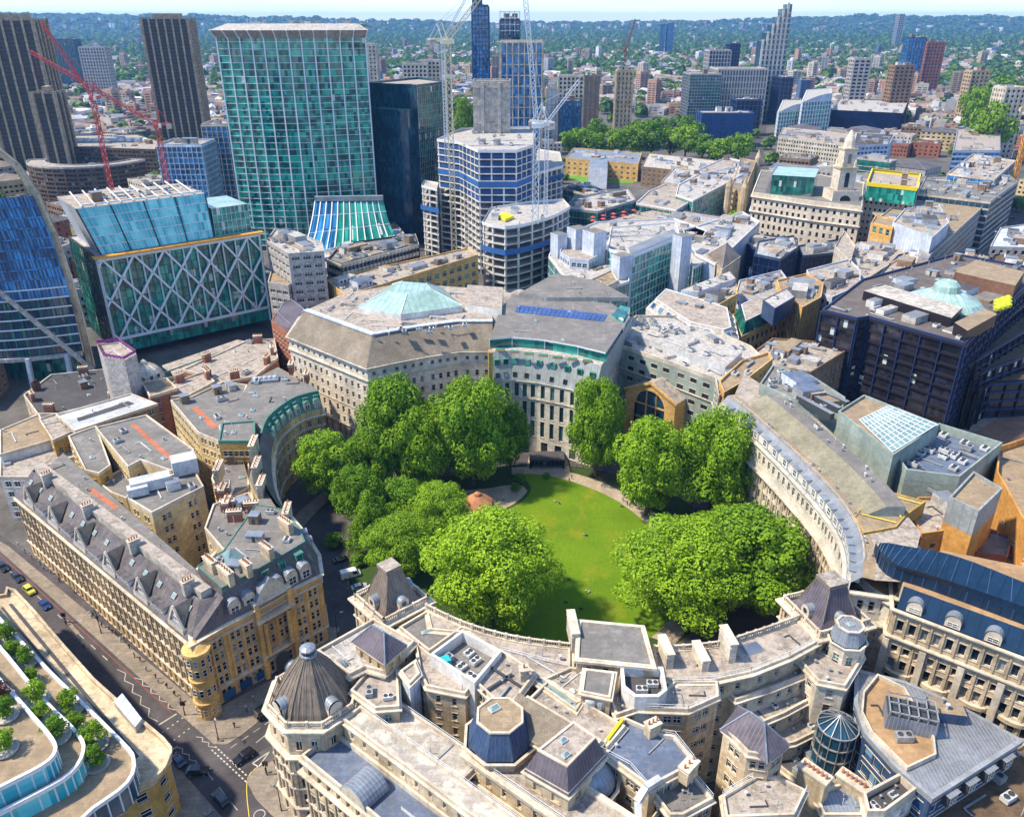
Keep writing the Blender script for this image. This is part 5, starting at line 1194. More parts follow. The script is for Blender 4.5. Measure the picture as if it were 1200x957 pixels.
q = R([(420,367),(460,340),(520,345),(542,366),(470,376)],zt);x,y = G(484,358,zt)
mb = MB();q = ccw(q);qi = [(x+(p[0]-x)*0.45,y+(p[1]-y)*0.45) for p in q];mb.prism(q,zt,zt+2.5,M['whitewall'])
for i in range(5):j = (i+1) % 5;mb.poly([(*q[i],zt+2.5),(*q[j],zt+2.5),(*qi[j],zt+7),(*qi[i],zt+7)],M['copperw']);mb.bar((*q[i],zt+2.6),(*qi[i],zt+7.1),0.3,M['steelw'])
mb.poly([(*p,zt+7) for p in qi],M['copperw']);b.part('glass_roof',mb)
for q_ in (R([(415,392),(440,384),(560,378),(568,386),(450,400)],zt),):b.clutter(q_,zt,14,'avda',0.9)
q = R([(545,365),(548,342),(590,345),(588,372)],zt);mb = MB();mb.prism(q,0,zt+3,M['whitewall'],M['roofc']);b.part('lift_tower',mb)
b.finish()
z1 = 27;f2 = [G(*p,z1) for p in ((579,448),(600,446),(630,449),(665,456),(697,465))]
P = f2+R([(735,400),(700,380),(600,372),(584,395)],z1)
b = Bld('curved grey office with green box windows, glazed terrace and blue solar panels on top',P)
b.walls(P,0.1,5.5,[(0.5,4.5)],6.0,2.6,M['white_stone'],style='border',gl=M['wglass'],name='wall',margin=0.2)
b.walls(P[4:]+[P[0]],5.5,z1,None,mat=M['white_stone'],closed=False)
b.walls(f2,5.5,z1,[(6.4,12.6),(13.8,19.8),(21.4,26.4)],3.1,1.55,M['white_stone'],style='tri',gl=M['wteal'],fr=M['framed'],closed=False,depth=0.5,margin=0.2)
b.band(P,20.4,0.6,0.35,M['pale']);b.band(P,z1-0.2,0.5,0.4,M['pale'])
zt = 37;up = offset(f2,-3.4,False);mb = MB()
for i in range(4):mb.poly([(*f2[i],z1),(*f2[i+1],z1),(*up[i+1],zt),(*up[i],zt)],M['greywall'])
mb.poly([(*f2[0],z1),(*up[0],zt),(*up[0],z1)],M['greywall']);mb.poly([(*f2[4],z1),(*up[4],zt),(*up[4],z1)],M['greywall']);b.part('sloping_wall',mb)
wm1 = window_mesh(1.5,1.7,'border',M['wglass'],M['framed'])
bx = MB();bx.box(0,0.5,-1,1,1.9,2.0,0,M['greend']);bx.poly([(-0.8,-0.52,-0.85),(0.8,-0.52,-0.85),(0.8,-0.52,0.85),(-0.8,-0.52,0.85)],M['wteal']);bx.poly([(-0.85,-0.45,1.01),(0.85,-0.45,1.01),(0.85,1.2,1.01),(-0.85,1.2,1.01)],M['copper']);bxm = bx.mesh('box_window')
for k in range(9):
 t = (k+0.5)/9*4;i = int(t);u = t-i
 for zz,me,nm in ((29.2,wm1,'window'),(33.6,bxm,'box_window')):
  s_ = (zz-z1)/(zt-z1);a = [f2[i][q]+(up[i][q]-f2[i][q])*s_ for q in (0,1)];c = [f2[i+1][q]+(up[i+1][q]-f2[i+1][q])*s_ for q in (0,1)]
  x,y = a[0]+(c[0]-a[0])*u,a[1]+(c[1]-a[1])*u;an = math.atan2(c[1]-a[1],c[0]-a[0]);o = b.inst(nm,me,x+math.sin(an)*0.12,y-math.cos(an)*0.12,zz,an)
  if nm == 'window':o.rotation_euler = (-0.32,0,an)
tb = up+R([(741,372),(720,362),(600,350),(585,372)],zt)
mb = MB();mb.prism(tb,z1,zt-0.02,M['greywall'],M['slab']);b.part('terrace',mb)
in1 = offset(up,-3.5,False);mb = MB()
for i in range(4):mb.poly([(*in1[i],zt),(*in1[i+1],zt),(*in1[i+1],zt+3.4),(*in1[i],zt+3.4)],M['g_green']);mb.bar((*in1[i],zt),(*in1[i],zt+3.4),0.3,M['steelw'])
b.part('glass_wall',mb)
in0 = offset(up,-2.4,False);bk = R([(738,372),(717,357),(600,346),(585,366)],zt+3.5);rp = in0+bk
mb = MB();mb.prism(rp,zt+3.4,zt+4.0,M['steelw'],M['felt']);b.part('roof',mb);b.clutter(rp,zt+4.0,14,'vpsc',0.9)
mb = MB();q = [G(*p,zt+4.1) for p in ((606,358),(712,369),(707,377),(603,366))]
for i in range(20):
 for j in range(3):
  s_ = [lerp3((*q[0],0),(*q[1],0),(i+a)/20) for a in (0.08,0.92)];e_ = [lerp3((*q[3],0),(*q[2],0),(i+a)/20) for a in (0.08,0.92)]
  pts = [lerp3(s_[0],e_[0],(j+.08)/3),lerp3(s_[1],e_[1],(j+.08)/3),lerp3(s_[1],e_[1],(j+.92)/3),lerp3(s_[0],e_[0],(j+.92)/3)]
  mb.poly([(p[0],p[1],zt+4.5-(0.4 if k_ > 1 else 0)) for k_,p in enumerate(pts)][::1],M['solar'])
b.part('solar_panel',mb,kind=None)
q = R([(608,345),(650,322),(700,330),(738,350),(640,350)],zt+5);mb = MB();mb.prism(q,zt+4,zt+5.5,M['greywall'],M['felt']);b.part('louvre_roof',mb);b.clutter(q,zt+5.5,5,'vp')
for k in range(7):
 x,y = lerp3((*up[0],0),(*up[4],0),(k+0.6)/7.5)[:2];y += 1.8;mb = MB();mb.box(x,y,zt,zt+0.6,3.2,1.1,-0.2,M['timber']);
 mb.box(x,y,zt+0.6,zt+0.9,2.8,0.8,-0.2,M['greend']);b.part('planter',mb)
q = R([(716,377),(727,365),(738,368),(730,384)],zt+2);mb = MB();mb.prism(q,zt,zt+4.6,M['g_green'],M['g_teal']);b.part('lift_box',mb)
x,y = G(579,440,30);mb = MB();mb.box(x-1.2,y,0,39,1.4,3,0.1,M['ybrick']);b.part('party_wall',mb)
b.finish()
z = 30;P = R([(703,402),(732,408),(790,428),(838,446),(842,466),(900,428),(880,408),(800,372),(745,372)],z)
front = P[:5]
b = Bld('grey green rendered office with an ochre gabled arch behind the tall garden tree',P)
b.walls(P,0.1,z,rows(0.4,7,4.1,1.2,1.1),6.0,2.8,M['greenwall'],style='cross',gl=M['wglass'],rev=M['pale'],fr=M['framed']);b.flat(P,z,M['slab'],1.0,M['pale']);b.band(P,21.5,0.6,0.5,M['pale'])
b.clutter(P,z,60,'adbavdpp',0.9)
q = R([(745,392),(770,382),(870,412),(850,430)],z+3);mb = MB();mb.prism(q,z,z+3,M['whitemet'],M['slab']);b.part('plant_screen',mb);b.clutter(q,z+3,10,'adad',1.0)
a,c = G(737,455,19),G(795,474,19);dd = Vector((c[0]-a[0],c[1]-a[1]));L = dd.length;dd.normalize();nn = Vector((dd.y,-dd.x));f = lambda t,d_,zz:(a[0]+dd.x*t+nn.x*d_,a[1]+dd.y*t+nn.y*d_,zz)
mb = MB();cx_ = L/2;r = L*0.30;zc = 15.5;n8 = 12
outer = [(0,0),(0,19.5),(cx_,24.5),(L,19.5),(L,0)]
arcq = [(cx_-r*math.cos(math.pi*i/n8),zc+r*math.sin(math.pi*i/n8)) for i in range(n8+1)]
mb.poly([f(t,2,zz) for t,zz in [(0,0),(0,19.5),(cx_,24.5)]+[arcq[k] for k in range(n8//2,-1,-1)]+[(cx_-r,0)]],M['ochre'])
mb.poly([f(t,2,zz) for t,zz in [(L,0),(L,19.5),(cx_,24.5)]+[arcq[k] for k in range(n8//2,n8+1)]+[(cx_+r,0)]],M['ochre'])
mb.poly([f(0,2,19.5),f(cx_,2,24.5),f(cx_,-6,24.5),f(0,-6,19.5)],M['roofc']);mb.poly([f(L,2,19.5),f(cx_,2,24.5),f(cx_,-6,24.5),f(L,-6,19.5)],M['roofc'])
for t in (0,L):mb.poly([f(t,2,0),f(t,2,19.5),f(t,-6,19.5),f(t,-6,0)],M['ochre'])
for i in range(n8):mb.poly([f(*[arcq[i][0]],2,arcq[i][1]),f(arcq[i+1][0],2,arcq[i+1][1]),f(arcq[i+1][0],0.8,arcq[i+1][1]),f(arcq[i][0],0.8,arcq[i][1])],M['trim'])
mb.bar(f(-0.5,2.2,19.6),f(cx_,2.2,24.9),0.8,M['ochre']);mb.bar(f(L+0.5,2.2,19.6),f(cx_,2.2,24.9),0.8,M['ochre'])
ga = b.part('arch',mb)
mb = MB();mb.poly([f(cx_-r,0.9,0),f(cx_+r,0.9,0)]+[f(t,0.9,zz) for t,zz in arcq[::-1]],M['g_navy'])
for k in (-0.33,0.33):mb.bar(f(cx_+k*r*2*0.5,1.0,0),f(cx_+k*r*2*0.5,1.0,zc+r*0.9),0.5,M['ochre'])
for zz in (5,10,zc):mb.bar(f(cx_-r,1.0,zz),f(cx_+r,1.0,zz),0.5,M['ochre'])
b.part('arched_window',mb)
b.finish()
P = R([(842,452),(868,428),(900,418),(905,426),(872,452),(848,466)],31)
b = Bld('ochre brick wing with a yellow side wall between the grey office and the crescent',P);b.walls(P,0.1,32,rows(0.5,8,3.9,1.2,1.1),4,1.3,M['obrick']);b.flat(P,32,M['tan'],1.0,M['ochre']);b.clutter(P,32,3,'ad');b.finish()
b,P = rblock('tan brick block seen between the garden offices and the dark bronze block',[(868,425),(905,398),(985,404),(992,412),(950,438)],0,27,'bbrick','roofc',16,'avbds',rw=rows(0.4,6,4,1.2,1.0),bay=3.4,ww=1.4);b.finish()
# ---- blue-white clinic like offices ----
def cblk(label,px,z1,g,fm,cell,fl,bandm=None,roofm='roofc',n=8,kinds='avbds',mw=0.14,size=1.2,z0=0,group=None,ph=1.0,bandh=0.5,out=0.14,cat='building'):
 P = R(px,z1);b = Tower(label,P,cat,group=group);b.curtain(P,z0,z1,M[g],M[fm] if fm else None,cell,fl,mw,M[bandm] if bandm else None,bandh,M[roofm],ph,out=out)
 if n > 1:b.subroof(P,z1+0.3,min(10,int(abs(area(P))/90)))
 if n:b.clutter(P,z1+0.3,int(n*1.8),kinds,size*0.8)
 return b,P
b,P = cblk('white office with curved corner, emerald glazing and blocky stair towers behind the solar roof',[(643,302),(652,280),(700,262),(790,258),(828,272),(822,282),(797,291),(737,317),(737,332),(700,345),(660,325)],26,'g_green','steelw',3.2,4.0,'slab','slab',20)
def tier(b,px,z0,z1,wall,roof,n=4,kinds='avdp',win=None,size=0.8):
 q = R(px,z1);qc = ccw(q)
 if win:b.walls(qc,z0,z1,rows(z0+0.2,max(1,int((z1-z0)/4)),4,1.0,0.8),3.4,2.2,M[wall],gl=M[win],style='cross',name='tier_wall')
 else:mb = MB();mb.prism(qc,z0,z1,M[wall]);b.part('tier_wall',mb)
 mb = MB();mb.poly([(*p,z1+0.02) for p in offset(qc,-0.3)],M[roof]);mb.sweep(qc,[(0.05,z1-0.3),(0.05,z1+0.7),(-0.35,z1+0.7),(-0.35,z1)],M[wall]);b.part('tier_roof',mb);b.clutter(q,z1+0.03,n,kinds,size)
tier(b,[(656,296),(664,276),(700,268),(716,292),(690,306),(668,304)],26,31,'bluewhite','roofc',8,win='wteal')
Pg = R([(737,303),(797,278),(792,261),(716,267),(712,292)],34);b.curtain(Pg,0,33.5,M['g_green'],M['steelw'],3.4,4.2,0.2,M['steelw'],0.35,M['slab'],0.8);b.clutter(Pg,33.9,34,'avdpa',0.8)
q_ = R([(738,297),(792,275),(790,268),(736,290)],36);mb = MB();mb.prism(q_,33.8,36,M['steelw'],M['zinc']);b.part('roof_screen',mb)
tier(b,[(690,330),(716,318),(724,330),(700,342)],26,29,'pale','tan',3,'s')
for px,H_,sx,sy in (((655,275),38,6,7),((677,268),41,8,8),((697,272),42,8,10),((729,300),37,8,7),((800,277),40,7,7),((668,327),31,6,6)):
 x,y = G(*px,H_);mb = MB();mb.box(x,y,0,H_,sx,sy,0.55,M['bluewhite'],M['roofc']);mb.box(x,y,H_,H_+0.8,sx+0.2,sy+0.2,0.55,M['bluewhite'],M['felt']);b.part('stair_tower',mb)
b.finish()
b,P = cblk('emerald glazed white framed block right of the stair towers',[(806,300),(812,288),(836,278),(846,284),(842,300),(812,316)],24,'g_green','steelw',3.2,4.0,'slab','slab',6);b.finish()
b,P = cblk('white flank walled block with cluttered pink and white roof plant',[(800,272),(870,250),(890,262),(838,312),(815,300)],26,'g_green','steelw',3.4,4,'slab','slab',14);b.walls(offset(ccw(P),0.3),0,25.6,None,mat=M['bluewhite']);b.finish()
b,P = rblock('brown pyramid roofed stone block between the white offices and the navy glass block',[(828,300),(856,292),(868,302),(846,318)],0,26,'cream','roofc',0,rw=rows(0.4,6,4,1.2,1),bay=3.6,ww=1.3);q4 = P[:4];b.hip(q4,26.2,34,M['leadr'],0.3,frac=0.8);b.finish()
b,P = rblock('ochre rendered block with arched top windows and a white plant roof',[(813,352),(862,330),(864,346),(820,372),(790,360),(780,345)],0,30,'ochre','roofc',5,'abd',rw=rows(0.4,7,4,1.0,0.8),bay=3.0,ww=1.1,style='arch');q = R([(798,340),(855,318),(862,326),(818,342)],33);mb = MB();mb.prism(q,30,33,M['bluewhite'],M['slab']);b.part('roof_plant',mb);b.clutter(q,33,5,'a');b.finish()
b,P = rblock('white sloping roofed building with blue tilted windows beside the white roof plant',[(757,362),(775,345),(830,362),(860,372),(866,398),(850,404),(800,392)],0,27,'whitewall','slab',12,'abds',rw=rows(0.4,6,4.2,1.2,1),bay=4.0,ww=2.4,gl=M['wteal'],style='cross',ph=0.4)
tp = b.mansard(P,27.1,31.5,3.6,M['slab'],M['roofc'],M['steelw'])
for (a,c) in ((P[0],P[-1]),):pass
q = ccw(P);
for i in range(len(q)):
 a,c = q[i],q[(i+1) % len(q)];L = math.hypot(c[0]-a[0],c[1]-a[1]);
 if L < 8 or a[1]+c[1] > 2*b.loc[1]+6:continue
 for k in range(int(L//6)):
  t = (k+0.5)/int(L//6);x,y = a[0]+(c[0]-a[0])*t,a[1]+(c[1]-a[1])*t;an = math.atan2(c[1]-a[1],c[0]-a[0]);mb = WCACHE.setdefault('tilt',window_mesh(2.6,2.6,'border',M['wblue'],M['frame']));o = b.inst('roof_window',mb,x-math.sin(an)*1.7,y+math.cos(an)*1.7,29.4,an);o.rotation_euler = (-0.68,0,an)
b.finish()
b,P = rblock('long ochre grid fronted block under a teal glazed navy sloping roof',[(869,396),(943,361),(926,341),(858,370)],0,24,'ochre','roofc',4,'ab',rw=rows(0.3,5,4.6,1.0,0.8),bay=3.6,ww=2.4,style='border',gl=M['wglass'])
tp = b.mansard(P,24.2,29.5,3.2,M['g_teal'],M['roofc'],M['steelw']);b.block;b.finish()
b,P = rblock('navy boxed roof house above the teal glazed slope',[(894,352),(922,338),(932,348),(908,362)],29,36,'slateb','slab',1,'a',ph=0.2);b.finish()
b,P = rblock('tall ochre stone block with small windows in the middle of the right hand cluster',[(910,330),(945,322),(965,333),(962,350),(940,362),(915,345)],0,32,'ochre','tan',3,'av',rw=rows(0.4,7,4.3,1.3,1),bay=4,ww=1.4);b.finish()
b,P = rblock('white classical block with ribbon windows stepping down beside the dark bronze block',[(945,318),(995,305),(1008,318),(1008,335),(975,350),(955,342)],0,30,'bluewhite','roofc',9,'avb',rw=rows(0.4,7,4.1,1.0,0.9),bay=3.2,ww=1.7,style='border');b.finish()
b,P = cblk('navy glass low block with a railed roof garden',[(865,282),(890,276),(935,282),(930,300),(898,300)],20,'g_ink','slateb',3,4,None,'roofc',6);b.finish()
b,P = cblk('deep navy glass cube with a square hole in its roof',[(888,285),(930,278),(935,292),(914,306),(884,300)],26,'g_ink','slateb',3,4,None,'slab',8);b.finish()
b,P = cblk('navy slab running right from the navy cube',[(935,290),(985,282),(982,298),(940,302)],20,'g_ink','slateb',3,4,None,'zinc',4);b.finish()
b,P = cblk('low curved navy pavilion in front of the navy cube',[(878,316),(915,308),(920,318),(895,328),(878,326)],15,'g_ink','slateb',3,4,None,'bluesheet',1);b.finish()
b,P = rblock('pale small roofs crowded with hatches between the lantern block and the ochre tower',[(866,330),(915,318),(925,332),(880,352),(862,345)],0,22,'bluewhite','roofc',12,'abds',rw=rows(0.4,5,4,1,1),bay=3.6,ww=1.6);b.finish()
b,P = rblock('stone corner turret block left of the slate roofed diagonal range',[(978,290),(990,272),(1002,290),(996,308)],0,30,'pale','roofc',0,rw=rows(0.4,7,4,1,1),bay=3.2,ww=1.1);b.finish()
b,P = rblock('diagonal cream range with rhythmic tall windows right of the turret',[(985,335),(1048,290),(1058,298),(1000,345)][:1]+[(1000,338),(1060,300),(1052,284),(1005,285),(985,305)],0,26,'cream','roofc',12,'abds',rw=rows(0.4,6,4.2,0.9,0.7),bay=3.2,ww=1.6,style='border');b.finish()
# ================= tall buildings and the middle distance =================
def rect_px(pl,pr,py,z,depth,skew=0.0):
 """footprint whose front top edge runs from pixel pl to pr at height z"""
 a = G(pl,py if not isinstance(py,tuple) else py[0],z);c = G(pr,py if not isinstance(py,tuple) else py[1],z)
 d = Vector((c[0]-a[0],c[1]-a[1])).normalized();n = Vector((-d.y,d.x))
 return [a,c,(c[0]+n.x*depth+d.x*skew,c[1]+n.y*depth+d.y*skew),(a[0]+n.x*depth+d.x*skew,a[1]+n.y*depth+d.y*skew)]
def rect_y(pl,pr,Y,depth,z,ang=0.0):
 a = (XA(pl,Y,z),Y);c = (XA(pr,Y,z),Y+math.tan(rad(ang))*(XA(pr,Y,z)-XA(pl,Y,z)))
 d = Vector((c[0]-a[0],c[1]-a[1])).normalized();n = Vector((-d.y,d.x))
 return [a,c,(c[0]+n.x*depth,c[1]+n.y*depth),(a[0]+n.x*depth,a[1]+n.y*depth)]
# --- emerald slab tower with curved front (white ribs, canopy roof, glass skirt) ---
Y0 = 535;zt = 134.5
x0,x1 = XA(252,Y0,zt),XA(424,Y0,zt);w = x1-x0
front = [(x0+w*i/12,Y0-14*math.sin(math.pi*i/12)*0.55+i*0.9) for i in range(13)]
P = front+[(x1-22,Y0+40),(x0+14,Y0+36)]
b = Tower('broad emerald glass tower with white ribs, a pale curved canopy and a flared glass skirt',P,'tower','office_tower')
mb = MB();L = 0
for i in range(12):
 a,c = front[i],front[i+1];l = math.hypot(c[0]-a[0],c[1]-a[1]);mb.poly([(*a,0),(*c,0),(*c,zt-3),(*a,zt-3)],M['g_cp'],[(L,0),(L+l,0),(L+l,zt),(L,zt)]);L += l
for i in (12,13,14):
 a,c = P[i],P[(i+1) % 15];l = math.hypot(c[0]-a[0],c[1]-a[1]);mb.poly([(*a,0),(*c,0),(*c,zt-3),(*a,zt-3)],M['g_cp'],[(L,0),(L+l,0),(L+l,zt),(L,zt)]);L += l+5
b.part('glass_wall',mb)
for i in range(13):
 p = front[i];mb = MB();mb.bar((p[0],p[1]-0.8,0),(p[0],p[1]-0.5,zt-2),0.42,M['steelw'],0.8);b.part('rib',mb)
mb = MB();nfl = 34
for j in range(nfl):
 z = j*(zt-3)/nfl
 for i in range(12):mb.bar((front[i][0],front[i][1]-0.25,z),(front[i+1][0],front[i+1][1]-0.25,z),0.34,M['steelw'],0.26)
b.part('floor_band',mb)
mb = MB();e = [(p[0],p[1]) for p in front];o = [(x0+w/2+(p[0]-x0-w/2)*1.05,p[1]-4) for p in front];bk = [(p[0],Y0+44) for p in front];mdl = [(x0+w/2+(p[0]-x0-w/2)*0.92,Y0+12) for p in front]
for i in range(12):
 mb.poly([(*e[i],zt-5),(*e[i+1],zt-5),(*o[i+1],zt-0.5),(*o[i],zt-0.5)],M['roofc']);mb.poly([(*o[i],zt-0.5),(*o[i+1],zt-0.5),(*mdl[i+1],zt+3),(*mdl[i],zt+3)],M['slab']);mb.poly([(*mdl[i],zt+3),(*mdl[i+1],zt+3),(*bk[i+1],zt+1),(*bk[i],zt+1)],M['conc'])
for i in range(13):mb.bar((*e[i],zt-6),(*o[i],zt-0.4),0.6,M['steelw'])
b.part('canopy_roof',mb);b.clutter([(x0+8,Y0+8),(x1-8,Y0+8),(x1-8,Y0+30),(x0+8,Y0+30)],zt+2.5,14,'apd',1.6)
s0,s1 = G(329,247,45),G(437,228,45);t0,t1 = G(352,272,22),G(458,250,22)
mb = MB();nb = 12
pr = [(0.0,34),(0.22,27),(0.52,20),(1.0,14)]
S0,S1 = (s0[0],Y0-6),(s1[0],Y0-3);T0,T1 = (G(352,283,22)[0],G(352,283,22)[1]),G(462,262,22)
lin = lambda a,c,k:(a[0]+(c[0]-a[0])*k,a[1]+(c[1]-a[1])*k)
for i in range(nb):
 for j in range(3):
  A_,B_ = lin(S0,S1,i/nb),lin(S0,S1,(i+1)/nb);C_,D_ = lin(T0,T1,i/nb),lin(T0,T1,(i+1)/nb)
  f0,z0_ = pr[j];f1,z1_ = pr[j+1];mb.poly([(*lin(A_,C_,f0),z0_),(*lin(B_,D_,f0),z0_),(*lin(B_,D_,f1),z1_),(*lin(A_,C_,f1),z1_)],M['g_blue'] if i < 4 else M['g_green'],[(i*4,j*4),(i*4+3.9,j*4),(i*4+3.9,j*4+3.9),(i*4,j*4+3.9)])
  mb.bar((*lin(A_,C_,f0),z0_+0.3),(*lin(A_,C_,f1),z1_+0.3),0.6,M['steelw'])
for k,(f0,z0_) in enumerate(pr):mb.bar((*lin(S0,T0,f0),z0_+0.2),(*lin(S1,T1,f0),z0_+0.2),0.5,M['steelw'])
mb.bar((*S0,35.5),(*S1,35.5),3.0,M['greymet'],3)
b.part('glass_skirt',mb)
q = [T0,T1,(T1[0]+6,T1[1]-7),(T0[0]+8,T0[1]-8)];mb = MB();mb.prism([T0,T1,(T1[0],T1[1]+20),(T0[0],T0[1]+20)],0,13.7,M['slab'],M['bluewhite']);b.part('podium',mb);b.finish()
b,P = cblk('pale stepped podium with a strip of navy windows below the emerald tower',[(354,284),(462,262),(468,268),(474,276),(380,305)],13,'g_navy','slab',3,4.5,'slab','bluewhite',2);b.finish()
# --- blue curved glass tower left edge ---
zt = 78;Yb = 318
rim = []
pts = [(-60,148,84),(-20,162,84),(2,174,82),(24,192,80),(47,226,74),(67,272,64),(84,322,53),(98,370,40),(108,412,25),(115,443,14)]
wall_top = [(XA(p[0],Yb,0),0) for p in pts]
def solve(px,py,Y):   # point on the vertical plane Y seen at (px, py)
 z = ZA(py,Y) if abs(px-600) < 1 else None
 lo,hi = -50,300
 for _ in range(40):
  m = (lo+hi)/2;X = XA(px,Y,m)
  if proj(X,Y,m)[1] > py:lo = m
  else:hi = m
 return (XA(px,Y,lo),Y,lo)
edge = [solve(p[0],p[1],Yb+6*i/8) for i,p in enumerate(pts)]
b = Tower('curved blue glass tower with a sweeping pale stone rim and diagonal at the left edge',[(edge[0][0],Yb),(edge[-1][0],Yb),(edge[-1][0],Yb+30),(edge[0][0],Yb+30)],'tower','office_tower')
mb = MB();floors = 17;zb = 14;xl = edge[0][0]-40
def xr(z):
 for i in range(len(edge)-1):
  a,c = edge[i],edge[i+1]
  if c[2] <= z <= a[2]:t = (a[2]-z)/(a[2]-c[2]+1e-6);return a[0]+(c[0]-a[0])*t
 return edge[0][0] if z > edge[0][2] else edge[-1][0]
cx = xl+20
bow = lambda x,z:Yb-10*math.sin(max(0,min(1,(x-xl)/(edge[-1][0]-xl)))*math.pi)*0.9-1
fl = MB();fm = MB();step = 4.05
for j in range(floors):
 z0 = zb+j*step;z1 = z0+step;ns = 54
 if z1 > 80:break
 for i in range(ns):
  u0,u1 = i/ns,(i+1)/ns
  q = [(xl+(xr(zz)-xl)*u,bow(xl+(xr(zz)-xl)*u,zz),zz) for u,zz in ((u0,z0),(u1,z0),(u1,z1),(u0,z1))]
  mb.poly(q,M['g_blue'] if (j > 9 or i/ns < 0.52-(j-4)*0.0 and False) or z0 > 36 else M['g_navy' if i % 3 else 'g_teal'],[(i*3,j*3.6),(i*3+2.9,j*3.6),(i*3+2.9,j*3.6+3.5),(i*3,j*3.6+3.5)])
  fl.bar((q[0][0],q[0][1]-0.35,z0),(q[1][0],q[1][1]-0.35,z0),0.35,M['steelw'] if z0 < 46 else M['g_blue'],0.5 if z0 < 46 else 0.4)
  if i % 1 == 0:fm.bar((q[0][0],q[0][1]-0.12,z0),(q[3][0],q[3][1]-0.12,z1),0.14,M['framed'])
b.part('glass_wall',mb);b.part('floor_band',fl);b.part('mullions',fm)
mb = MB()
for i in range(len(edge)-1):mb.bar((edge[i][0]-0.5,edge[i][1]-2.5,edge[i][2]),(edge[i+1][0]-0.5,edge[i+1][1]-2.5,edge[i+1][2]),1.6,M['cream'],2.2)
b.part('rim',mb)
mb = MB();side = []
for i in range(len(edge)-1):
 a,c = edge[i],edge[i+1];mb.poly([a,c,(c[0]-26,c[1]+34,c[2]),(a[0]-26,a[1]+34,a[2])],M['zinc'])
mb.poly([edge[-1],(edge[-1][0]-26,edge[-1][1]+34,edge[-1][2]),(edge[-1][0]-26,edge[-1][1]+34,0),(edge[-1][0],edge[-1][1],0)],M['g_navy']);b.part('side_wall',mb)
d0 = solve(0,338,Yb-10);d1 = solve(112,432,Yb-3);mb = MB();mb.bar((d0[0],d0[1]-2,d0[2]),(d1[0],d1[1]-2,d1[2]),1.6,M['conc'],1.4);b.part('diagonal_beam',mb)
mb = MB();mb.bar((xl,Yb-3,zb-0.6),(xl+20,Yb-10,zb-0.6),1.6,M['slab'],1.6)
for k in range(8):
 xa,xb = xl+(edge[-1][0]-xl)*k/8,xl+(edge[-1][0]-xl)*(k+1)/8;mb.bar((xa,bow(xa,0)-0.6,zb-0.5),(xb,bow(xb,0)-0.6,zb-0.5),1.5,M['slab'],1.6)
b.part('base_band',mb)
for k in range(5):
 xa = xl+(edge[-1][0]-xl)*(k+0.6)/5;mb = MB();mb.bar((xa,bow(xa,0)-1,0),(xa+1,bow(xa,0)-1,zb),1.6,M['bluewhite']);b.part('column',mb)
mb = MB();mb.prism([(xl,Yb+2),(edge[-1][0]-4,Yb+2),(edge[-1][0]-24,Yb+28),(xl,Yb+28)],0,zb,M['g_teal']);b.part('lobby',mb);b.finish()
# --- white braced glass building with pale glass upper storeys ---
zr = 48
A_,B_ = G(112,302,zr),G(302,272,zr);d = Vector((B_[0]-A_[0],B_[1]-A_[1]));L = d.length;d.normalize();n = Vector((-d.y,d.x))
f = lambda t,dd,zz:(A_[0]+d.x*t+n.x*dd,A_[1]+d.y*t+n.y*dd,zz)
f2 = lambda t,dd:f(t,dd,0)[:2]
P = [f2(0,0),f2(L,0),f2(L,45),f2(0,45)]
b = Tower('dark green glass building with big white diagonal bracing and a pale turquoise glass top',P,'building')
b.curtain(P,4,zr,M['g_green'],M['framed'],3.0,3.9,0.15,None,roof=M['slab'],ph=0.4)
nb = 6;hz0,hz1 = 11,zr-1;by_ = L/5.6
def clipbar(ta,za,tb,zb_):
 mb = MB()
 if ta > tb:ta,za,tb,zb_ = tb,zb_,ta,za
 if tb <= 0.5 or ta >= L-0.5:return
 g = (zb_-za)/(tb-ta)
 if ta < 0:za -= g*ta;ta = 0
 if tb > L:zb_ -= g*(tb-L);tb = L
 mb.bar(f(ta,-1.6,za),f(tb,-1.6,zb_),0.85,M['steelw']);b.part('brace',mb)
for i in range(-2,7):
 o_ = (i+0.15)*by_;clipbar(o_,hz1,o_+2*by_,hz0);clipbar(o_+2*by_,hz1,o_,hz0)
for i in range(13):
 mb = MB();t = L*i/12;mb.bar(f(t,-1.3,4 if i in (0,12) else hz0),f(t,-1.3,hz1),0.9 if i in (0,12) else 0.5,M['steelw']);b.part('mast',mb)
mb = MB()
for zz in (hz0,hz1):mb.bar(f(0,-1.7,zz),f(L,-1.7,zz),1.1,M['steelw'])
b.part('edge_beam',mb)
mb = MB();mb.box(*((A_[0]+B_[0])/2-n.x*1.5,(A_[1]+B_[1])/2-n.y*1.5),zr-0.1,zr+0.6,L+3,4,math.atan2(d.y,d.x),M['orange'],M['orange']);b.part('orange_walkway',mb,'orange walkway along the roof edge')
zu = 68;q = [f(3,2,zr),f(L*0.72,2,zr),f(L*0.72,5,zu),f(-2,6,zu)]
mb = MB();k = 8
for i in range(k):
 for j in range(5):
  g4 = [lerp3(lerp3(q[0],q[1],uu),lerp3(q[3],q[2],uu),vv) for uu,vv in ((i/k,j/5),((i+1)/k,j/5),((i+1)/k,(j+1)/5),(i/k,(j+1)/5))]
  mb.poly(g4,M['g_sky'],[(i*9,j*3.6),(i*9+8.9,j*3.6),(i*9+8.9,j*3.6+3.5),(i*9,j*3.6+3.5)])
mb.poly([q[1],f(L*0.72,38,zr),f(L*0.72,38,zu),q[2]],M['g_green']);mb.poly([q[0],q[3],f(-2,40,zu),f(3,40,zr)],M['bluewhite']);mb.poly([q[3],q[2],f(L*0.72,38,zu),f(-2,40,zu)],M['roofc']);b.part('upper_glass',mb)
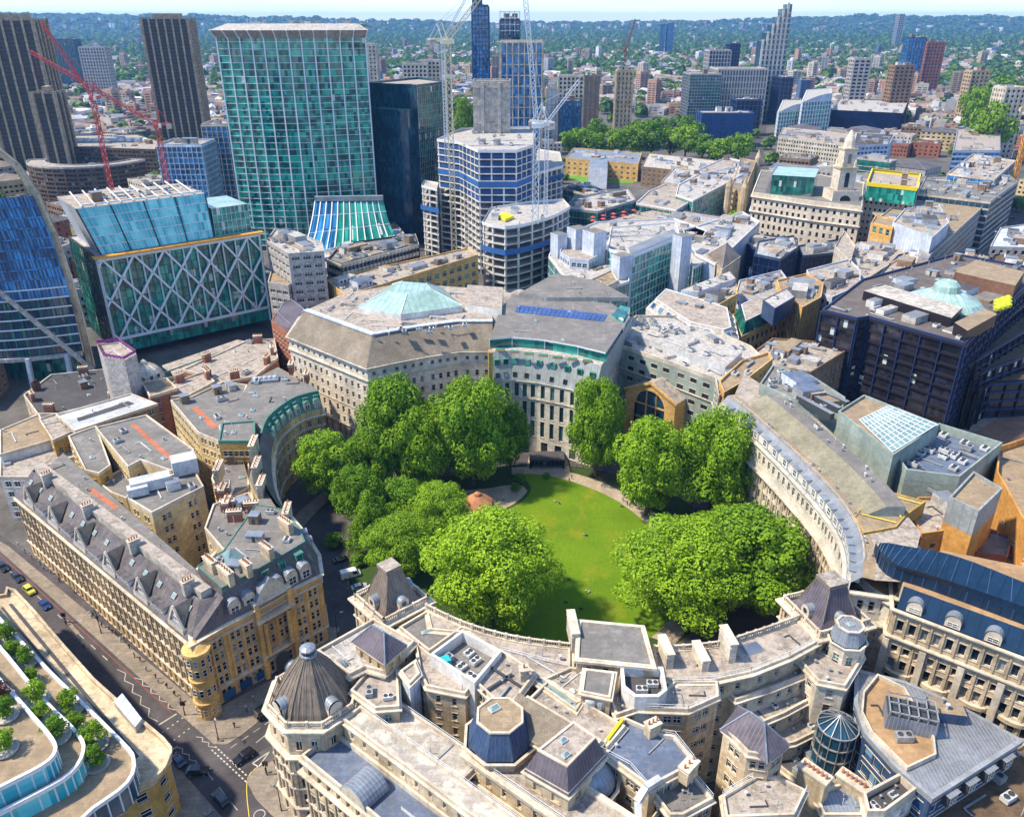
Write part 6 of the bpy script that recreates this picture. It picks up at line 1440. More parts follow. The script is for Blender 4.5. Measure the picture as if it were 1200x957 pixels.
mb = MB()
for i in range(0,33):mb.bar(lerp3(q[0],q[1],i/32),lerp3(q[3],q[2],i/32),0.5 if i % 8 == 0 else 0.14,M['steelw'] if i % 8 else M['framed'])
for j in range(1,6):mb.bar(lerp3(q[0],q[3],j/5),lerp3(q[1],q[2],j/5),0.25,M['steelw'])
b.part('mullions',mb)
mb = MB()
for i in range(10):
 t = L*0.72*i/10;mb.bar(f(t,4,zu+1),f(t+3,36,zu+2),0.5,M['steelw'])
mb.bar(f(0,6,zu+1.2),f(L*0.7,5,zu+1.2),0.6,M['steelw']);b.part('roof_louvres',mb);b.clutter([f2(2,10),f2(L*0.68,10),f2(L*0.68,34),f2(2,34)],zu+0.2,12,'adb',1.4)
qq = [f2(L*0.74,4),f2(L*0.98,4),f2(L*0.98,30),f2(L*0.74,30)];mb = MB();mb.prism(qq,zr,zr+13,M['g_green'],M['copperw']);quad_grid(mb,qq[0],qq[1],zr,zr+13,8,4,0.15,M['steelw']);b.part('side_pavilion',mb)
b.finish()
# --- white punched-window block and grey ribbon block right of it ---
b,P = rblock('white concrete office with square windows stepping at the corner beside the braced glass building',[(312,283),(338,299),(380,296),(378,286),(345,272),(322,270)],0,44,'slab','slab',9,'avb',rw=rows(0.5,11,3.95,1.4,1.0),bay=4.6,ww=3.4,style='tri');b.finish()
b,P = rblock('low white annexe with ribbon windows beside the square windowed office',[(314,332),(338,336),(345,330),(338,316),(318,318)],0,30,'slab','tan',1,'p',rw=rows(0.5,7,4.0,1.4,1.0),bay=4,ww=3.0,style='tri');b.finish()
b,P = cblk('long grey ribbon windowed office with white plant boxes on its roof',[(384,306),(400,312),(490,288),(486,276),(400,288)],32,'g_navy','framed',2.4,4.2,'pale','felt',12,'aabd',0.12,1.6,bandh=1.9,out=0.4);b.finish()
b,P = rblock('salmon stone building with deep square bays running behind the white office',[(383,330),(405,348),(560,300),(548,292),(400,324)],0,27,'ochre','roofc',12,'avbd',rw=rows(0.4,5,5,1.2,1.0),bay=5.5,ww=3.2,style='tri',gl=M['wteal']);b.finish()
b,P = rblock('brown brick gabled houses behind the slate roofed pale stone building',[(318,378),(350,402),(366,372),(345,356),(325,366)],0,26,'rbrick','feltd',3,'vp',rw=rows(0.4,6,4,1.2,1),bay=3.2,ww=1.2);tp = b.mansard(P,26.1,30,3,M['slatep'],M['slatep'],M['lead']);b.finish()
# --- dark green-blue tower right of emerald ---
Yr = 575;zt = ZA(101,565)
xa,xb,xc = XA(427,Yr,zt),XA(488,Yr-22,zt),XA(522,Yr+5,zt)
P = [(xa,Yr),(xb,Yr-22),(xc+2,Yr+14),(xa+30,Yr+52)]
b = Tower('dark blue green glass tower between the emerald tower and the white concrete frame',P,'tower','office_tower')
b.curtain(P,0,zt,M['g_navy'],M['g_navy'],3.0,4.0,0.16,None,roof=M['roofc'],ph=1.4)
pc = ccw(P)
for i in range(4):
 a,c = pc[i],pc[(i+1) % 4]
 if abs(a[0]-xb) < 1 and abs(a[1]-(Yr-22)) < 1:mb = MB();mb.poly([(a[0]+.3,a[1]-.3,0),(c[0]+.3,c[1]-.3,0),(c[0]+.3,c[1]-.3,zt),(a[0]+.3,a[1]-.3,zt)],M['g_teal']);quad_grid(mb,(a[0]+.3,a[1]-.3),(c[0]+.3,c[1]-.3),0,zt,18,26,0.14,M['slab']);b.part('right_face',mb)
mb = MB();u = Vector((xb-xa,-22)).normalized();nn_ = Vector((u.y,-u.x));q = [(xa+u.x*14,Yr+u.y*14),(xa+u.x*40,Yr+u.y*40)];mb.prism([q[0],(q[0][0]+nn_.x*7,q[0][1]+nn_.y*7),(q[1][0]+nn_.x*7,q[1][1]+nn_.y*7),q[1]],0,ZA(128,555),M['g_navy'],M['copper']);b.part('front_bay',mb);b.finish()
# --- concrete frame under construction ---
def frame_tower(label,P,zt,fl=4.0,sheets=(),roof='roofc',step=6.5):
 P = ccw(P);b = Tower(label,P,'building','building_under_construction');nf = int(round(zt/fl));mb = MB();co = MB();ins = offset(P,-0.9)
 for j in range(1,nf+1):
  z = zt*j/nf;mb.prism(P,z-0.6,z,M['whitewall'],M['slab'],True)
 b.part('floor_slab',mb)
 for i in range(len(P)):
  a,c = ins[i],ins[(i+1) % len(P)];L = math.hypot(c[0]-a[0],c[1]-a[1]);k = max(1,int(L/step))
  for j in range(k):co.box(a[0]+(c[0]-a[0])*j/k,a[1]+(c[1]-a[1])*j/k,0,zt-0.5,0.9,0.9,math.atan2(c[1]-a[1],c[0]-a[0]),M['whitewall'],bottom=False)
 b.part('column',co)
 mb = MB();inn = offset(P,-7);mb.prism(inn,0,zt-0.6,surf('dark_interior',(0.22,0.20,0.20),'plain')) if not 'DI' in M else mb.prism(inn,0,zt-0.6,M['DI']);M['DI'] = mb.mats[0];b.part('core_wall',mb)
 for (k0,k1,mt,o) in sheets:
  mb = MB();mb.sweep(P,[(o,k0),(o,k1)],M[mt]);b.part('safety_netting',mb)
 mb = MB();mb.sweep(P,[(0.0,zt),(0.0,zt+1.2)],M['steelw']);b.part('edge_guard',mb)
 return b
Pc = [G(*p,72) for p in ((512,165),(537,168),(560,178),(606,178),(624,172),(627,160),(620,150),(540,152))]
b = frame_tower('tallest part of the white concrete frame with navy sheeting between its floors',Pc,72,4.0,((52.1,55.4,'bluenet',0.05),(60.1,62.6,'bluesheet',-0.5),(64.1,66.6,'bluesheet',-0.5),(68.1,70.6,'bluesheet',-0.5),(44.1,46.6,'bluesheet',-0.5),(48.1,50.6,'bluesheet',-0.5),(56.1,58.4,'bluesheet',-0.5)))
b.clutter(ccw(Pc),72.1,14,'avbd',1.2);b.finish()
Pc = [G(*p,44) for p in ((494,219),(512,223),(514,216),(497,213))]
b = frame_tower('narrow low annexe of the concrete frame with a projecting blue platform',Pc,44,4.0,((30,33,'bluenet',1.2),));b.finish()
Pc = smooth([G(*p,42) for p in ((565,262),(592,268),(625,262),(650,254),(668,244))],2)+[G(660,235,42),G(620,238,42),G(575,245,42)]
b = frame_tower('curved front part of the concrete frame wrapped by a bright blue band',Pc,42,4.0,((28,31.0,'bluenet',0.8),));b.clutter(ccw(Pc),42.1,8,'avb',1.2)
q = R([(582,255),(592,252),(602,256),(592,260)],42.3);mb = MB();mb.prism(q,42.3,43.8,M['yellow']);b.part('formwork_stack',mb,'yellow and green formwork stack');b.finish()
Pc = [G(*p,50) for p in ((626,205),(660,196),(656,180),(628,176))]
b = frame_tower('brown clad right wing of the concrete frame seen behind the lattice crane',Pc,50,4.2,((43,46,'bluesheet',0.06),));b.finish()
# --- concrete core tower + striped tower behind it ---
P = rect_y(554,598,560,22,100);b = Tower('raw grey concrete core rising behind the white concrete frame',P,'tower','office_tower');b.walls(P,0,103,None,mat=M['conc']);b.flat(P,103,M['roofc'],1.2,M['conc']);
mb = MB()
for k in (0.25,0.7):x = P[0][0]+(P[1][0]-P[0][0])*k;mb.box(x,P[0][1]-0.6,0,103,2.2,1.2,0,M['slab'])
for k in range(9):mb.box((P[0][0]+P[1][0])/2,P[0][1]-0.35,12+k*11,12.5+k*11,P[1][0]-P[0][0],0.7,0,M['slab'])
b.part('climbing_frame',mb);b.finish()
P = rect_y(587,635,640,24,105);b = Tower('beige framed tower with vertical window strips and rounded corners behind the concrete core',P,'tower','office_tower')
zt = ZA(50,640);b.curtain(P,0,zt,M['g_blue'],M['pale'],4.5,7.5,0.9,None,None,roof=M['roofc'],out=0.6);b.finish()
def ytower(label,pl,pr,pyt,Y,depth,g,fm,cell=4,fl=4,mw=0.5,bandm=None,bandh=0.8,roof='roofc',ang=0,crown=None,group=None,name='office_tower',cat='tower',clut=3):
 zt = ZA(pyt,Y);P = rect_y(pl,pr,Y,depth,zt,ang);b = Tower(label,P,cat,name,group=group)
 b.curtain(P,0,zt,M[g],M[fm],cell,fl,mw,M[bandm] if bandm else None,bandh,M[roof],1.5,out=0.5)
 if clut:b.clutter(P,zt+0.3,clut,'ab',2.0)
 return b,P,zt
b,P,zt = ytower('slim dark blue glass tower rising above the horizon left of centre',553,572,8,900,20,'g_blue','slateb',3,4,0.6)
mb = MB();x = sum(p[0] for p in P)/4;mb.box(x-3,P[0][1]+8,zt,zt+8,10,12,0,M['slateb']);mb.bar((x,P[0][1]+8,zt+8),(x+2,P[0][1]+8,zt+15),0.6,M['steelw']);b.part('crown',mb);b.finish()
b,P,zt = ytower('dark glass tower topped with open white framework above the horizon',586,609,24,950,22,'g_navy','slateb',4,4,0.6)
mb = MB();
for k in range(5):t = k/4;x = P[0][0]+(P[1][0]-P[0][0])*t;mb.bar((x,P[0][1],zt-14),(x,P[0][1],zt+9),0.8,M['steelw'])
for k in range(4):mb.bar((P[0][0],P[0][1]-0.3,zt-10+k*6),(P[1][0],P[0][1]-0.3,zt-10+k*6),0.8,M['steelw'])
b.part('open_frame',mb);b.finish()
M['DK'] = surf('dark_brown_glazing',(0.05,0.042,0.035),'plain',rough=0.4,bump=0)
def brutal(label,pl,pr,pyt,Y,depth,z_=None):
 zt = ZA(pyt,Y);P = rect_y(pl,pr,Y,depth,zt,8);b = Tower(label,P,'tower','residential_tower',group='brown concrete residential towers');P = ccw(P)
 b.walls(P,0,zt,None,mat=M['concd']);mb = MB();nf = int(zt/3.6)
 for j in range(nf):
  z = j*zt/nf
  mb.sweep(P,[(0.02,z+1.3),(0.9,z+1.5),(0.9,z+2.4),(0.02,z+2.2)],M['concd'])
 b.part('balcony',mb);mb = MB()
 for i in range(4):
  a,c = P[i],P[(i+1) % 4];L = math.hypot(c[0]-a[0],c[1]-a[1]);k = max(2,int(L/8))
  for j in range(k+1):mb.box(a[0]+(c[0]-a[0])*j/k,a[1]+(c[1]-a[1])*j/k,0,zt+3,1.9,3.4,math.atan2(c[1]-a[1],c[0]-a[0]),M['bconc'],bottom=False)
 b.part('pier',mb);b.flat(P,zt,M['concd'],1,M['concd']);q = offset(P,-depth*0.28);mb = MB();mb.prism(q,zt,zt+7,M['bconc']);b.part('roof_plant',mb)
 mb = MB()
 for i in range(4):
  a,c = P[i],P[(i+1) % 4];o = 0.06;dx,dy = c[0]-a[0],c[1]-a[1];L = math.hypot(dx,dy);k = max(2,int(L/8));nx_,ny_ = dy/L*o,-dx/L*o
  for j in range(nf):
   z = j*zt/nf;mb.poly([(a[0]+nx_,a[1]+ny_,z+2.4),(c[0]+nx_,c[1]+ny_,z+2.4),(c[0]+nx_,c[1]+ny_,z+zt/nf+1.2),(a[0]+nx_,a[1]+ny_,z+zt/nf+1.2)],M['DK'])
 b.part('window_band',mb);b.finish()
brutal('brown concrete residential tower cut by the left edge of the photo',-35,33,26,820,34)
brutal('brown concrete residential tower standing free between the red cranes and the emerald tower',165,217,24,1000,36)
brutal('lower brown concrete slab just right of the left edge tower',38,62,112,780,24)
zt = ZA(3,1050);
Yt = 1300;zt = ZA(5,Yt);xl_,xr_ = XA(903,Yt,0),XA(925,Yt,0)
b = Tower('tall pale stepped tower whose top rises like a jagged blade above the horizon',[(XA(893,Yt,60),Yt),(XA(921,Yt,60),Yt),(XA(921,Yt,60),Yt+30),(XA(893,Yt,60),Yt+30)],'tower','residential_tower')
xA,xB = XA(890,Yt,80),XA(929,Yt,150)
for k in range(6):
 xa = xA+(xB-xA)*k/6;xb2 = xA+(xB-xA)*(k+1)/6;zk = zt*(0.66+0.34*((k+0.6)/5.2)) if k < 5 else zt
 P = [(xa,Yt+k),(xb2,Yt+k),(xb2,Yt+28),(xa,Yt+28)];mb = MB();mb.prism(P,0,zk,M['g_navy'],M['slab'])
 for j in range(int(zk/7)):mb.box((xa+xb2)/2,Yt+k-0.3,j*7,j*7+2.2,xb2-xa+0.2,0.8,0,M['slab'])
 mb.box(xa+1.0,Yt+k-0.5,0,zk+2,3.0,1.2,0,M['white_stone']);b.part('tower_bay',mb)
b.finish()
for args in (('tall white office tower with narrow vertical windows in front of the jagged tower',842,900,82,1250,55,'g_navy','slab',4.2,8,1.6,None),
 ('dark teal ribbon glass office left of the white vertical windowed tower',809,846,88,1230,50,'g_teal','greymet',4,4,0.3,'greymet'),
 ('white gridded office block above the dark teal ribbon block',832,857,60,1500,40,'g_navy','slab',5,6,1.4,None),
 ('navy slim slab beside the white gridded office block',856,868,52,1550,30,'g_ink','slateb',5,6,0.6,None),
 ('navy mid rise block at the foot of the jagged tower',864,893,118,1120,30,'g_ink','slateb',5,6,0.6,None),
 ('bright blue mesh wrapped office block at the edge of the square trees',823,884,134,1020,34,'bluesheet','bluesheet',12,5,0.3,None),
 ('dark navy glass slab right of the jagged tower',916,930,92,1250,40,'g_ink','slateb',5,6,0.6,None),
 ('white slim chimney like tower right of the lattice cranes',641,656,104,1050,20,'whitewall','slab',6,9,0.4,None),
 ('blue clad residential block beside the white slim tower',657,681,120,1020,26,'g_blue','slateb',3,4,0.4,None),
 ('pale beige slab block in the middle distance above the blue clad block',655,684,90,1050,18,'wglass','pale',5,5,2.2,None),
 ('tan brick tower among low houses in the middle distance',724,742,84,1000,16,'wglass','bconc',5,5,2.6,None),
 ('white balconied tower with curved flanks in the right distance',1002,1021,70,1300,20,'wglass','slab',7,5,2.4,None),
 ('brown brick tower beside the white balconied tower',1050,1072,78,1250,22,'wglass','bbrick',7,5,2.8,None),
 ('dark blue glass tower in the right distance',1067,1086,45,1700,26,'g_blue','slateb',6,6,0.8,None),
 ('maroon tower beside the dark blue tower in the right distance',1088,1108,50,1750,26,'wglass','rbrick',7,6,3.4,None),
 ('tan concrete tower at the right edge of the photo',1180,1203,104,900,24,'wglass','pale',5,5,2.6,None),
 ('tan brick mid tower left of the right edge tower',1140,1160,84,1200,20,'wglass','bconc',6,5,2.8,None),
 ('white slab block with small windows behind the red cranes',92,122,56,1500,20,'wglass','slab',5,5,2.4,None),
 ('teal block in the left distance behind the red cranes',62,86,47,1900,30,'g_teal','slateb',6,6,0.8,None),
 ('pale pink tower between the emerald tower and the cream crane',422,440,53,1250,20,'wglass','pale',6,5,3.0,None),
 ('wide pale slab block with square windows left of the cream crane',472,500,76,1150,18,'wglass','pale',5,5,2.4,None),
 ('second pale slab block joined to the right of the wide one',492,515,72,1180,18,'wglass','pale',5,5,2.4,None),
 ('grey maroon block in the middle distance',724-50,702,90,1180,20,'wglass','bbrick',6,5,3,None),
 ('pair of dark blue towers on the far skyline, the left one',776,780,29,3600,30,'g_blue','slateb',8,8,1,None),
 ('pair of dark blue towers on the far skyline, the right one',783,790,28,3600,30,'g_blue','slateb',8,8,1,None),
 ('far thin white tower pair on the right skyline',1055,1061,17,4200,40,'g_navy','slab',9,9,2,None),
 ('pale stone office with square windows left of the emerald tower',236,272,148,640,30,'g_blue','pale',4,4,0.5,'slab'),
 ('blue and white clad office between the braced building and the emerald tower',184,236,172,600,30,'g_blue','bluewhite',3.5,4,0.5,'bluewhite')):
 b,P,zt = ytower(*args);b.finish()
def arcblock(label,cpx,z,r,a0,a1,wd,wm,rm):
 x,y = G(*cpx,z);o = arc(x,y,r,r,a0,a1,14);i_ = arc(x,y,r-wd,r-wd,a1,a0,14);P = o+i_;b = Bld(label,P);b.walls(P,0,z,rows(0.4,int(z/3.4),3.4,1.0,0.6),3.5,2.6,M[wm],style='plain',gl=M['wglass']);b.flat(P,z,M[rm],1.0,M['conc']);return b
b = arcblock('curved brown concrete crescent with a pale rim below the residential towers',(108,186),32,50,-170,-10,14,'concd','roofc');b.finish()
b,P = rblock('long brown concrete terrace with barrel roofed attics behind the crescent',[(52,172),(60,160),(160,158),(186,166),(182,176)],0,30,'concd','roofc',8,'ab',rw=rows(0.4,8,3.6,1.1,0.6),bay=4,ww=2.8,style='plain')
for k in range(12):x,y = G(66+k*9.5,165,31);mb = MB();mb.lathe(x,y,[(3.2,30.5),(2.8,33),(0,34)],M['whitewall'],8);b.part('attic_vault',mb)
b.finish()
# ---- stone landmark with steeple ----
z = 38
P = R([(882,226),(950,236),(1010,243),(1012,215),(960,205),(892,200)],z)
b = Bld('long white stone classical block with a steeple and purple slate roof facing the square',P)
b.walls(P,0,z,[(0.5,5),(7,10),(12,14.5),(16.5,19.5),(21.5,24.5),(27,29.4),(31.5,34)],4.0,1.7,M['ivory'],rev=M['cream'],style='border');b.flat(P,z,M['felt'],0.6,M['ivory'])
for zz,o in ((5.6,0.6),(25.6,0.9),(35,1.0)):b.band(P,zz,0.8,o,M['ivory'])
b.mansard(R([(896,226),(951,231),(955,206),(905,202)],z),z,z+7,3,M['slatep'],M['felt'],M['lead']);q = R([(905,205),(955,208),(960,198),(912,195)],z+12);mb = MB();mb.prism(q,z,z+12,M['g_teal'],M['copperw']);b.part('glass_attic',mb)
x,y = G(990,236,z);x0_,y0_ = x,y
mb = MB();mb.box(x,y+8,0,44,17,15,0.06,M['ivory'],M['roofc']);b.part('tower_base',mb)
mb = MB();mb.box(x,y+8,44,57,10.5,10.5,0.06,M['ivory']);mb.box(x,y+8,57,58,11.8,11.8,0.06,M['cream']);mb.box(x,y+8,58,68,8.0,8.0,0.06,M['ivory']);mb.box(x,y+8,68,69,9,9,0.06,M['cream'])
mb.lathe(x,y+8,[(3.6,69),(3.3,73),(2.2,76),(0.9,78.5),(0,79.5)],M['ivory'],8)
for k in range(4):a_ = 0.06+math.pi/4+k*math.pi/2;mb.lathe(x+5.6*math.cos(a_),y+8+5.6*math.sin(a_),[(1.1,57),(0.9,61),(0,63.5)],M['ivory'],6)
b.part('steeple',mb)
for (zz,hh,ww) in ((46,9,2.6),(60,6,2.0)):
 mb = MB();yy = y+8-(5.4 if zz < 58 else 4.1);mb.poly([(x-ww/2,yy-0.15,zz),(x+ww/2,yy-0.15,zz),(x+ww/2,yy-0.1,zz+hh-1),(x,yy-0.1,zz+hh),(x-ww/2,yy-0.15,zz+hh-1)],M['wglass']);b.part('window',mb)
mb = MB();n8 = 10;yy = y+0.3;mb.poly([(x-3.5,yy,28),(x+3.5,yy,28)]+[(x+3.5*math.cos(math.pi*i/n8),yy,38+3.5*math.sin(math.pi*i/n8)) for i in range(n8+1)],M['wglass']);b.part('arched_window',mb);b.finish()
b,P = rblock('cream wing with dense windows and a green glass attic under a bright yellow band',[(1012,233),(1072,240),(1078,215),(1018,208)],0,34,'ivory','roofc',4,'ab',rw=rows(0.4,8,4.2,1.4,1.0),bay=3.0,ww=1.5,style='border')
q = R([(1016,216),(1074,222),(1078,206),(1022,200)],44);mb = MB();mb.prism(q,34,43,M['g_green'],M['roofc']);b.part('glass_attic',mb);mb = MB();mb.sweep(ccw(q),[(0.3,43),(0.5,45.4),(-0.4,45.4)],M['yellow']);b.part('yellow_band',mb,'bright yellow cladding band');b.clutter(q,43.2,4,'ab',1.2);b.finish()
# ---- right middle cluster ----
b,P = rblock('white and cream office wedge with terraces and a brown rooftop deck at the right',[(1020,263),(1032,270),(1090,300),(1150,245),(1148,236),(1075,222)],0,30,'slab','tan',14,'abds',rw=rows(0.4,7,4.2,1.2,1.0),bay=2.6,ww=1.6,style='border',size=1.5);b.finish()
b,P = rblock('orange boxed top storey at the point of the wedge',[(1021,262),(1046,268),(1048,258),(1026,254)],0,36,'ochre','tan',0,rw=[(31.4,34.8)],bay=4,ww=2.2,gl=M['wteal']);mb = MB();mb.sweep(offset(ccw(P),0.1),[(0,30.3),(0,31.2)],M['orange']);mb.sweep(offset(ccw(P),0.1),[(0,35),(0,36)],M['orange']);b.part('orange_panel',mb);b.finish()
b,P = rblock('blank white faced block with a dark recess behind the orange boxed storey',[(1046,262),(1092,280),(1112,262),(1100,240),(1060,246)],0,38,'bluewhite','roofc',10,'abds',size=1.5);b.finish()
b,P = cblk('grey louvred office with banded sides running to the right hand street',[(1075,228),(1160,238),(1192,215),(1180,205),(1085,208)],34,'g_navy','greymet',4,4.4,'pale','felt',22,'abds',0.2,1.8,bandh=1.2);b.finish()
b,P = cblk('cream banded block with blue roof plant left of the right hand street',[(1110,205),(1165,212),(1190,190),(1140,182)],38,'g_blue','pale',5,4.4,'pale','roofc',14,'abds',0.4,1.8);b.finish()
b,P = cblk('blue striped glass office in the right middle distance',[(1117,178),(1122,152),(1172,152),(1172,178)],30,'g_blue','lead',4,4.4,'bluewhite','roofc',5,'ab',0.2,1.8,bandh=1.6);b.finish()
b,P = cblk('long black glass block with a white roof edge behind the steeple',[(975,130),(1058,134),(1064,120),(985,116)],30,'g_ink','g_ink',6,5,None,'slab',8,'ab',0.2,2.0);b.finish()
for i,(pl,pr,py,zz) in enumerate(((912,938,124,34),(940,974,112,46))):
 P = R([(pl,py+8),(pr,py+6),(pr,py-8),(pl+6,py-6)],zz);b = Tower(['low','high'][i]+' white framed green glass block with an arched gable left of the black glass block',P);b.curtain(P,0,zz,M['g_green'],M['steelw'],5,5,1.0,M['steelw'],1.0,M['slab'],0.8,out=0.8)
 a,c = ccw(P)[0],ccw(P)[1];mb = MB();c1,c2 = P[0],P[1];mb.poly([(c1[0]+(c2[0]-c1[0])*k/8,c1[1]-1+(c2[1]-c1[1])*k/8,zz+9*math.sin(math.pi*k/16)) for k in range(9)]+[(c2[0],c2[1]-1,zz)],M['bluewhite']);b.part('gable',mb);b.finish()
b,P = rblock('long pale office with vertical fins in front of the black glass block',[(912,162),(1000,172),(1003,158),(918,150)],0,26,'pale','roofc',8,'ab',rw=rows(0.4,6,4.3,1,1),bay=3,ww=1.6,style='border',size=1.6);b.finish()
b,P = rblock('grey blue apartment block with many balconies right of the steeple',[(1000,172),(1042,170),(1048,158),(1004,156)],0,30,'bluewhite','feltd',5,'ab',rw=rows(0.4,7,4.2,1,1),bay=4.4,ww=3.0,gl=M['wblue'],style='border',size=1.6);b.finish()
b,P = rblock('black roofed corner block with pale awnings at the right edge behind the bronze block',[(1150,330),(1165,300),(1215,290),(1215,340)],0,26,'bronze','concd',6,'abd',size=1.5);b.finish()
b,P = rblock('white plant roofed block at the right edge',[(1160,290),(1172,268),(1215,262),(1215,292)],0,30,'slab','bluewhite',4,'ab',rw=rows(0.4,7,4.2,1,1),bay=3.4,ww=1.8,style='border',size=1.5);b.finish()
b,P = rblock('dark brown flat roofed block between wedge and bronze block',[(1094,312),(1120,296),(1160,300),(1150,330),(1100,325)],0,32,'bronze','tan',6,'abd',size=1.4);b.finish()
b,P = rblock('navy fronted grey block below the white wedge',[(1052,300),(1092,290),(1096,312),(1060,345),(1010,345)],0,26,'slateb','roofc',8,'abds',size=1.4,rw=rows(0.5,6,4,1,1),bay=3,ww=1.8,gl=M['wblue']);b.finish()
# ---- artillery ground side, offices below it ----
b,P = cblk('white framed office with green glass corner and stepping ribbon terraces',[(792,230),(812,237),(872,205),(866,196),(818,206),(795,218)],26,'g_green','steelw',3.4,4.2,'slab','slab',8);b.finish()
b,P = cblk('ribboned white terrace block stepping up towards the main road',[(745,240),(792,248),(870,200),(880,192),(850,186),(760,226)],24,'g_teal','steelw',4.4,4.2,'slab','roofc',14,size=1.6,bandh=1.0);b.finish()
b,P = rblock('pale grey slab with a flat stone roof at the end of the playing field',[(775,214),(833,222),(850,204),(790,198)],0,26,'conc','slab',3,'ab',size=1.4);b.finish()
b,P = cblk('grey and green glass office with barrel shaped roof above the curved concrete frame',[(662,246),(700,250),(745,236),(735,222),(672,234)],26,'g_teal','greymet',3,4,'greymet','slab',8,size=1.5);b.finish()
b,P = cblk('small teal banded office between the frame and the playing field',[(660,222),(695,232),(712,226),(680,214)],18,'g_teal','slab',3,4,'slab','feltd',5,size=1.5);b.finish()
b,P = rblock('tan brick barracks with a white central bay beside the playing field',[(663,186),(748,193),(752,180),(672,174)],0,16,'ochre','lead',4,'ab',rw=rows(0.4,3,4.6,1.4,1.4),bay=6,ww=2.4,size=1.3);mb = MB();q = R([(690,196),(712,198),(712,186),(692,185)],18);mb.prism(q,0,18,M['bluewhite'],M['lead']);b.part('central_bay',mb);b.finish()
b,P = rblock('brown terrace of town houses right of the tan brick barracks',[(752,196),(826,204),(850,190),(800,184),(760,180)],0,17,'bbrick','conc',10,'bvs',rw=rows(0.4,4,4.0,1.2,1.2),bay=5,ww=2.2,size=1.3);b.finish()
b,P = rblock('turreted brown stone building with a mansard by the main road',[(856,222),(872,226),(886,190),(868,186)],0,26,'brown','stoneslate',3,'bv',rw=rows(0.4,6,4.2,1,1),bay=4.6,ww=2.0,size=1.3)
for px in ((854,224),(888,190),(872,226)):x,y = G(*px,26);mb = MB();mb.lathe(x,y,[(2.6,0),(2.6,30),(0,37)],M['cream'],8);b.part('turret',mb)
b.finish()
for i in range(9):
 x,y = G(762+(i%5)*7,221+(i//5)*5,22.6);x,y = G(695+(i%5)*12,254-(i%5)*2+(i//5)*4,24.6);t = Thing('parasol','red parasol on the roof terrace behind the white offices','parasol',(x,y,22.3),'red parasols on the roof terrace');mb = MB();mb.bar((x,y,22.3),(x,y,25),0.1,M['black']);t.part('pole',mb);mb = MB();mb.lathe(x,y,[(1.9,24.3),(0,25.2)],M['redsteel'],8);t.part('canopy',mb)
b,P = rblock('navy edged low roof with red umbrellas and pink flowers above the white offices',[(700,262),(742,250),(780,244),(870,258),(862,264),(800,268),(745,268)],0,22,'slateb','roofc',16,'avs',size=1.2);b.finish()
# ---- cranes ----
def lattice(mb,a,c,w,m,th=0.28,seg=None):
 a = Vector(a);c = Vector(c);d = c-a;L = d.length;d.normalize();up = Vector((0,0,1)) if abs(d.z) < 0.9 else Vector((0,1,0));x = d.cross(up).normalized()*w/2;y = x.cross(d).normalized()*w/2
 cs = [x+y,-x+y,-x-y,x-y];n_ = max(2,int(L/(seg or w*1.2)))
 for k in cs:mb.bar(a+k,c+k,th,m)
 for i in range(n_):
  for j in range(4):
   k0,k1 = (cs[j],cs[(j+1) % 4]) if i % 2 else (cs[(j+1) % 4],cs[j]);mb.bar(a+d*(L*i/n_)+k0,a+d*(L*(i+1)/n_)+k1,th*0.75,m)
def crane(label,px,pybase,pytop,Y,jib,m,z0=0,w=2.4,th=0.35,counter=None,extra=None,group=None):
 zt = ZA(pytop,Y);zb = z0;x = XA(px,Y,(zt+zb)/2)
 t = Thing('tower_crane',label,'crane',(x,Y,zb),group);mb = MB();lattice(mb,(x,Y,zb),(x,Y,zt),w,m,th);t.part('mast',mb)
 mb = MB();mb.box(x,Y,zt,zt+2.4,w*1.6,w*1.6,0,m);mb.box(x+w,Y-w*0.5,zt+0.2,zt+2.6,1.6,1.6,0,M['frame']);t.part('cab',mb)
 (jx,jz) = jib;mb = MB();lattice(mb,(x,Y,zt+2),(x+jx,Y,zt+2+jz),w*0.7,m,th*0.8);t.part('jib',mb)
 L = math.hypot(jx,jz);mb = MB();s_ = -1 if jx > 0 else 1;mb.bar((x,Y,zt+2),(x+s_*9,Y,zt+2.5),1.4,m);mb.box(x+s_*8,Y,zt-0.5,zt+2.4,3,3,0,M['conc']);t.part('counterweight',mb)
 mb = MB();ap = (x+s_*3,Y,zt+11);mb.bar((x,Y,zt+2),ap,0.7,m);mb.bar((x+s_*8,Y,zt+2.5),ap,0.3,m);mb.bar(ap,(x+jx*0.9,Y,zt+2+jz*0.9),0.16,m);t.part('stay',mb)
 mb = MB();e = (x+jx*0.97,Y,zt+2+jz*0.97);mb.bar(e,(e[0],Y,e[2]-12),0.12,m);t.part('hoist_rope',mb);return t
GC = 'tower cranes over the building sites'
crane('cream lattice crane with a raised jib standing left of the concrete core',529,165,52,500,(26,30),M['yelsteel'],0,3.0,0.42,group=GC)
crane('white luffing crane behind the cream lattice crane leaning to the right',521,165,52,520,(17,26),M['steelw'],60,1.6,0.3,group=GC)
crane('white lattice crane rising from the curved front of the concrete frame',628,255,150,430,(-6,56),M['steelw'],42,3.0,0.42,group=GC)
crane('small white luffing crane right of the lattice crane on the frame',640,250,148,440,(16,20),M['steelw'],44,1.8,0.3,group=GC)
crane('small dark crane in the far middle distance',730,88,60,1100,(10,34),M['rbrick'],0,2.4,0.5,group=GC)
crane('yellow crane mast beyond the right edge offices',1193,170,130,640,(10,40),M['orange'],0,2.6,0.5,group=GC)
crane('red lattice crane with a steep jib at the left',127,195,118,560,(-22,44),M['redsteel'],0,2.2,0.34,group=GC)
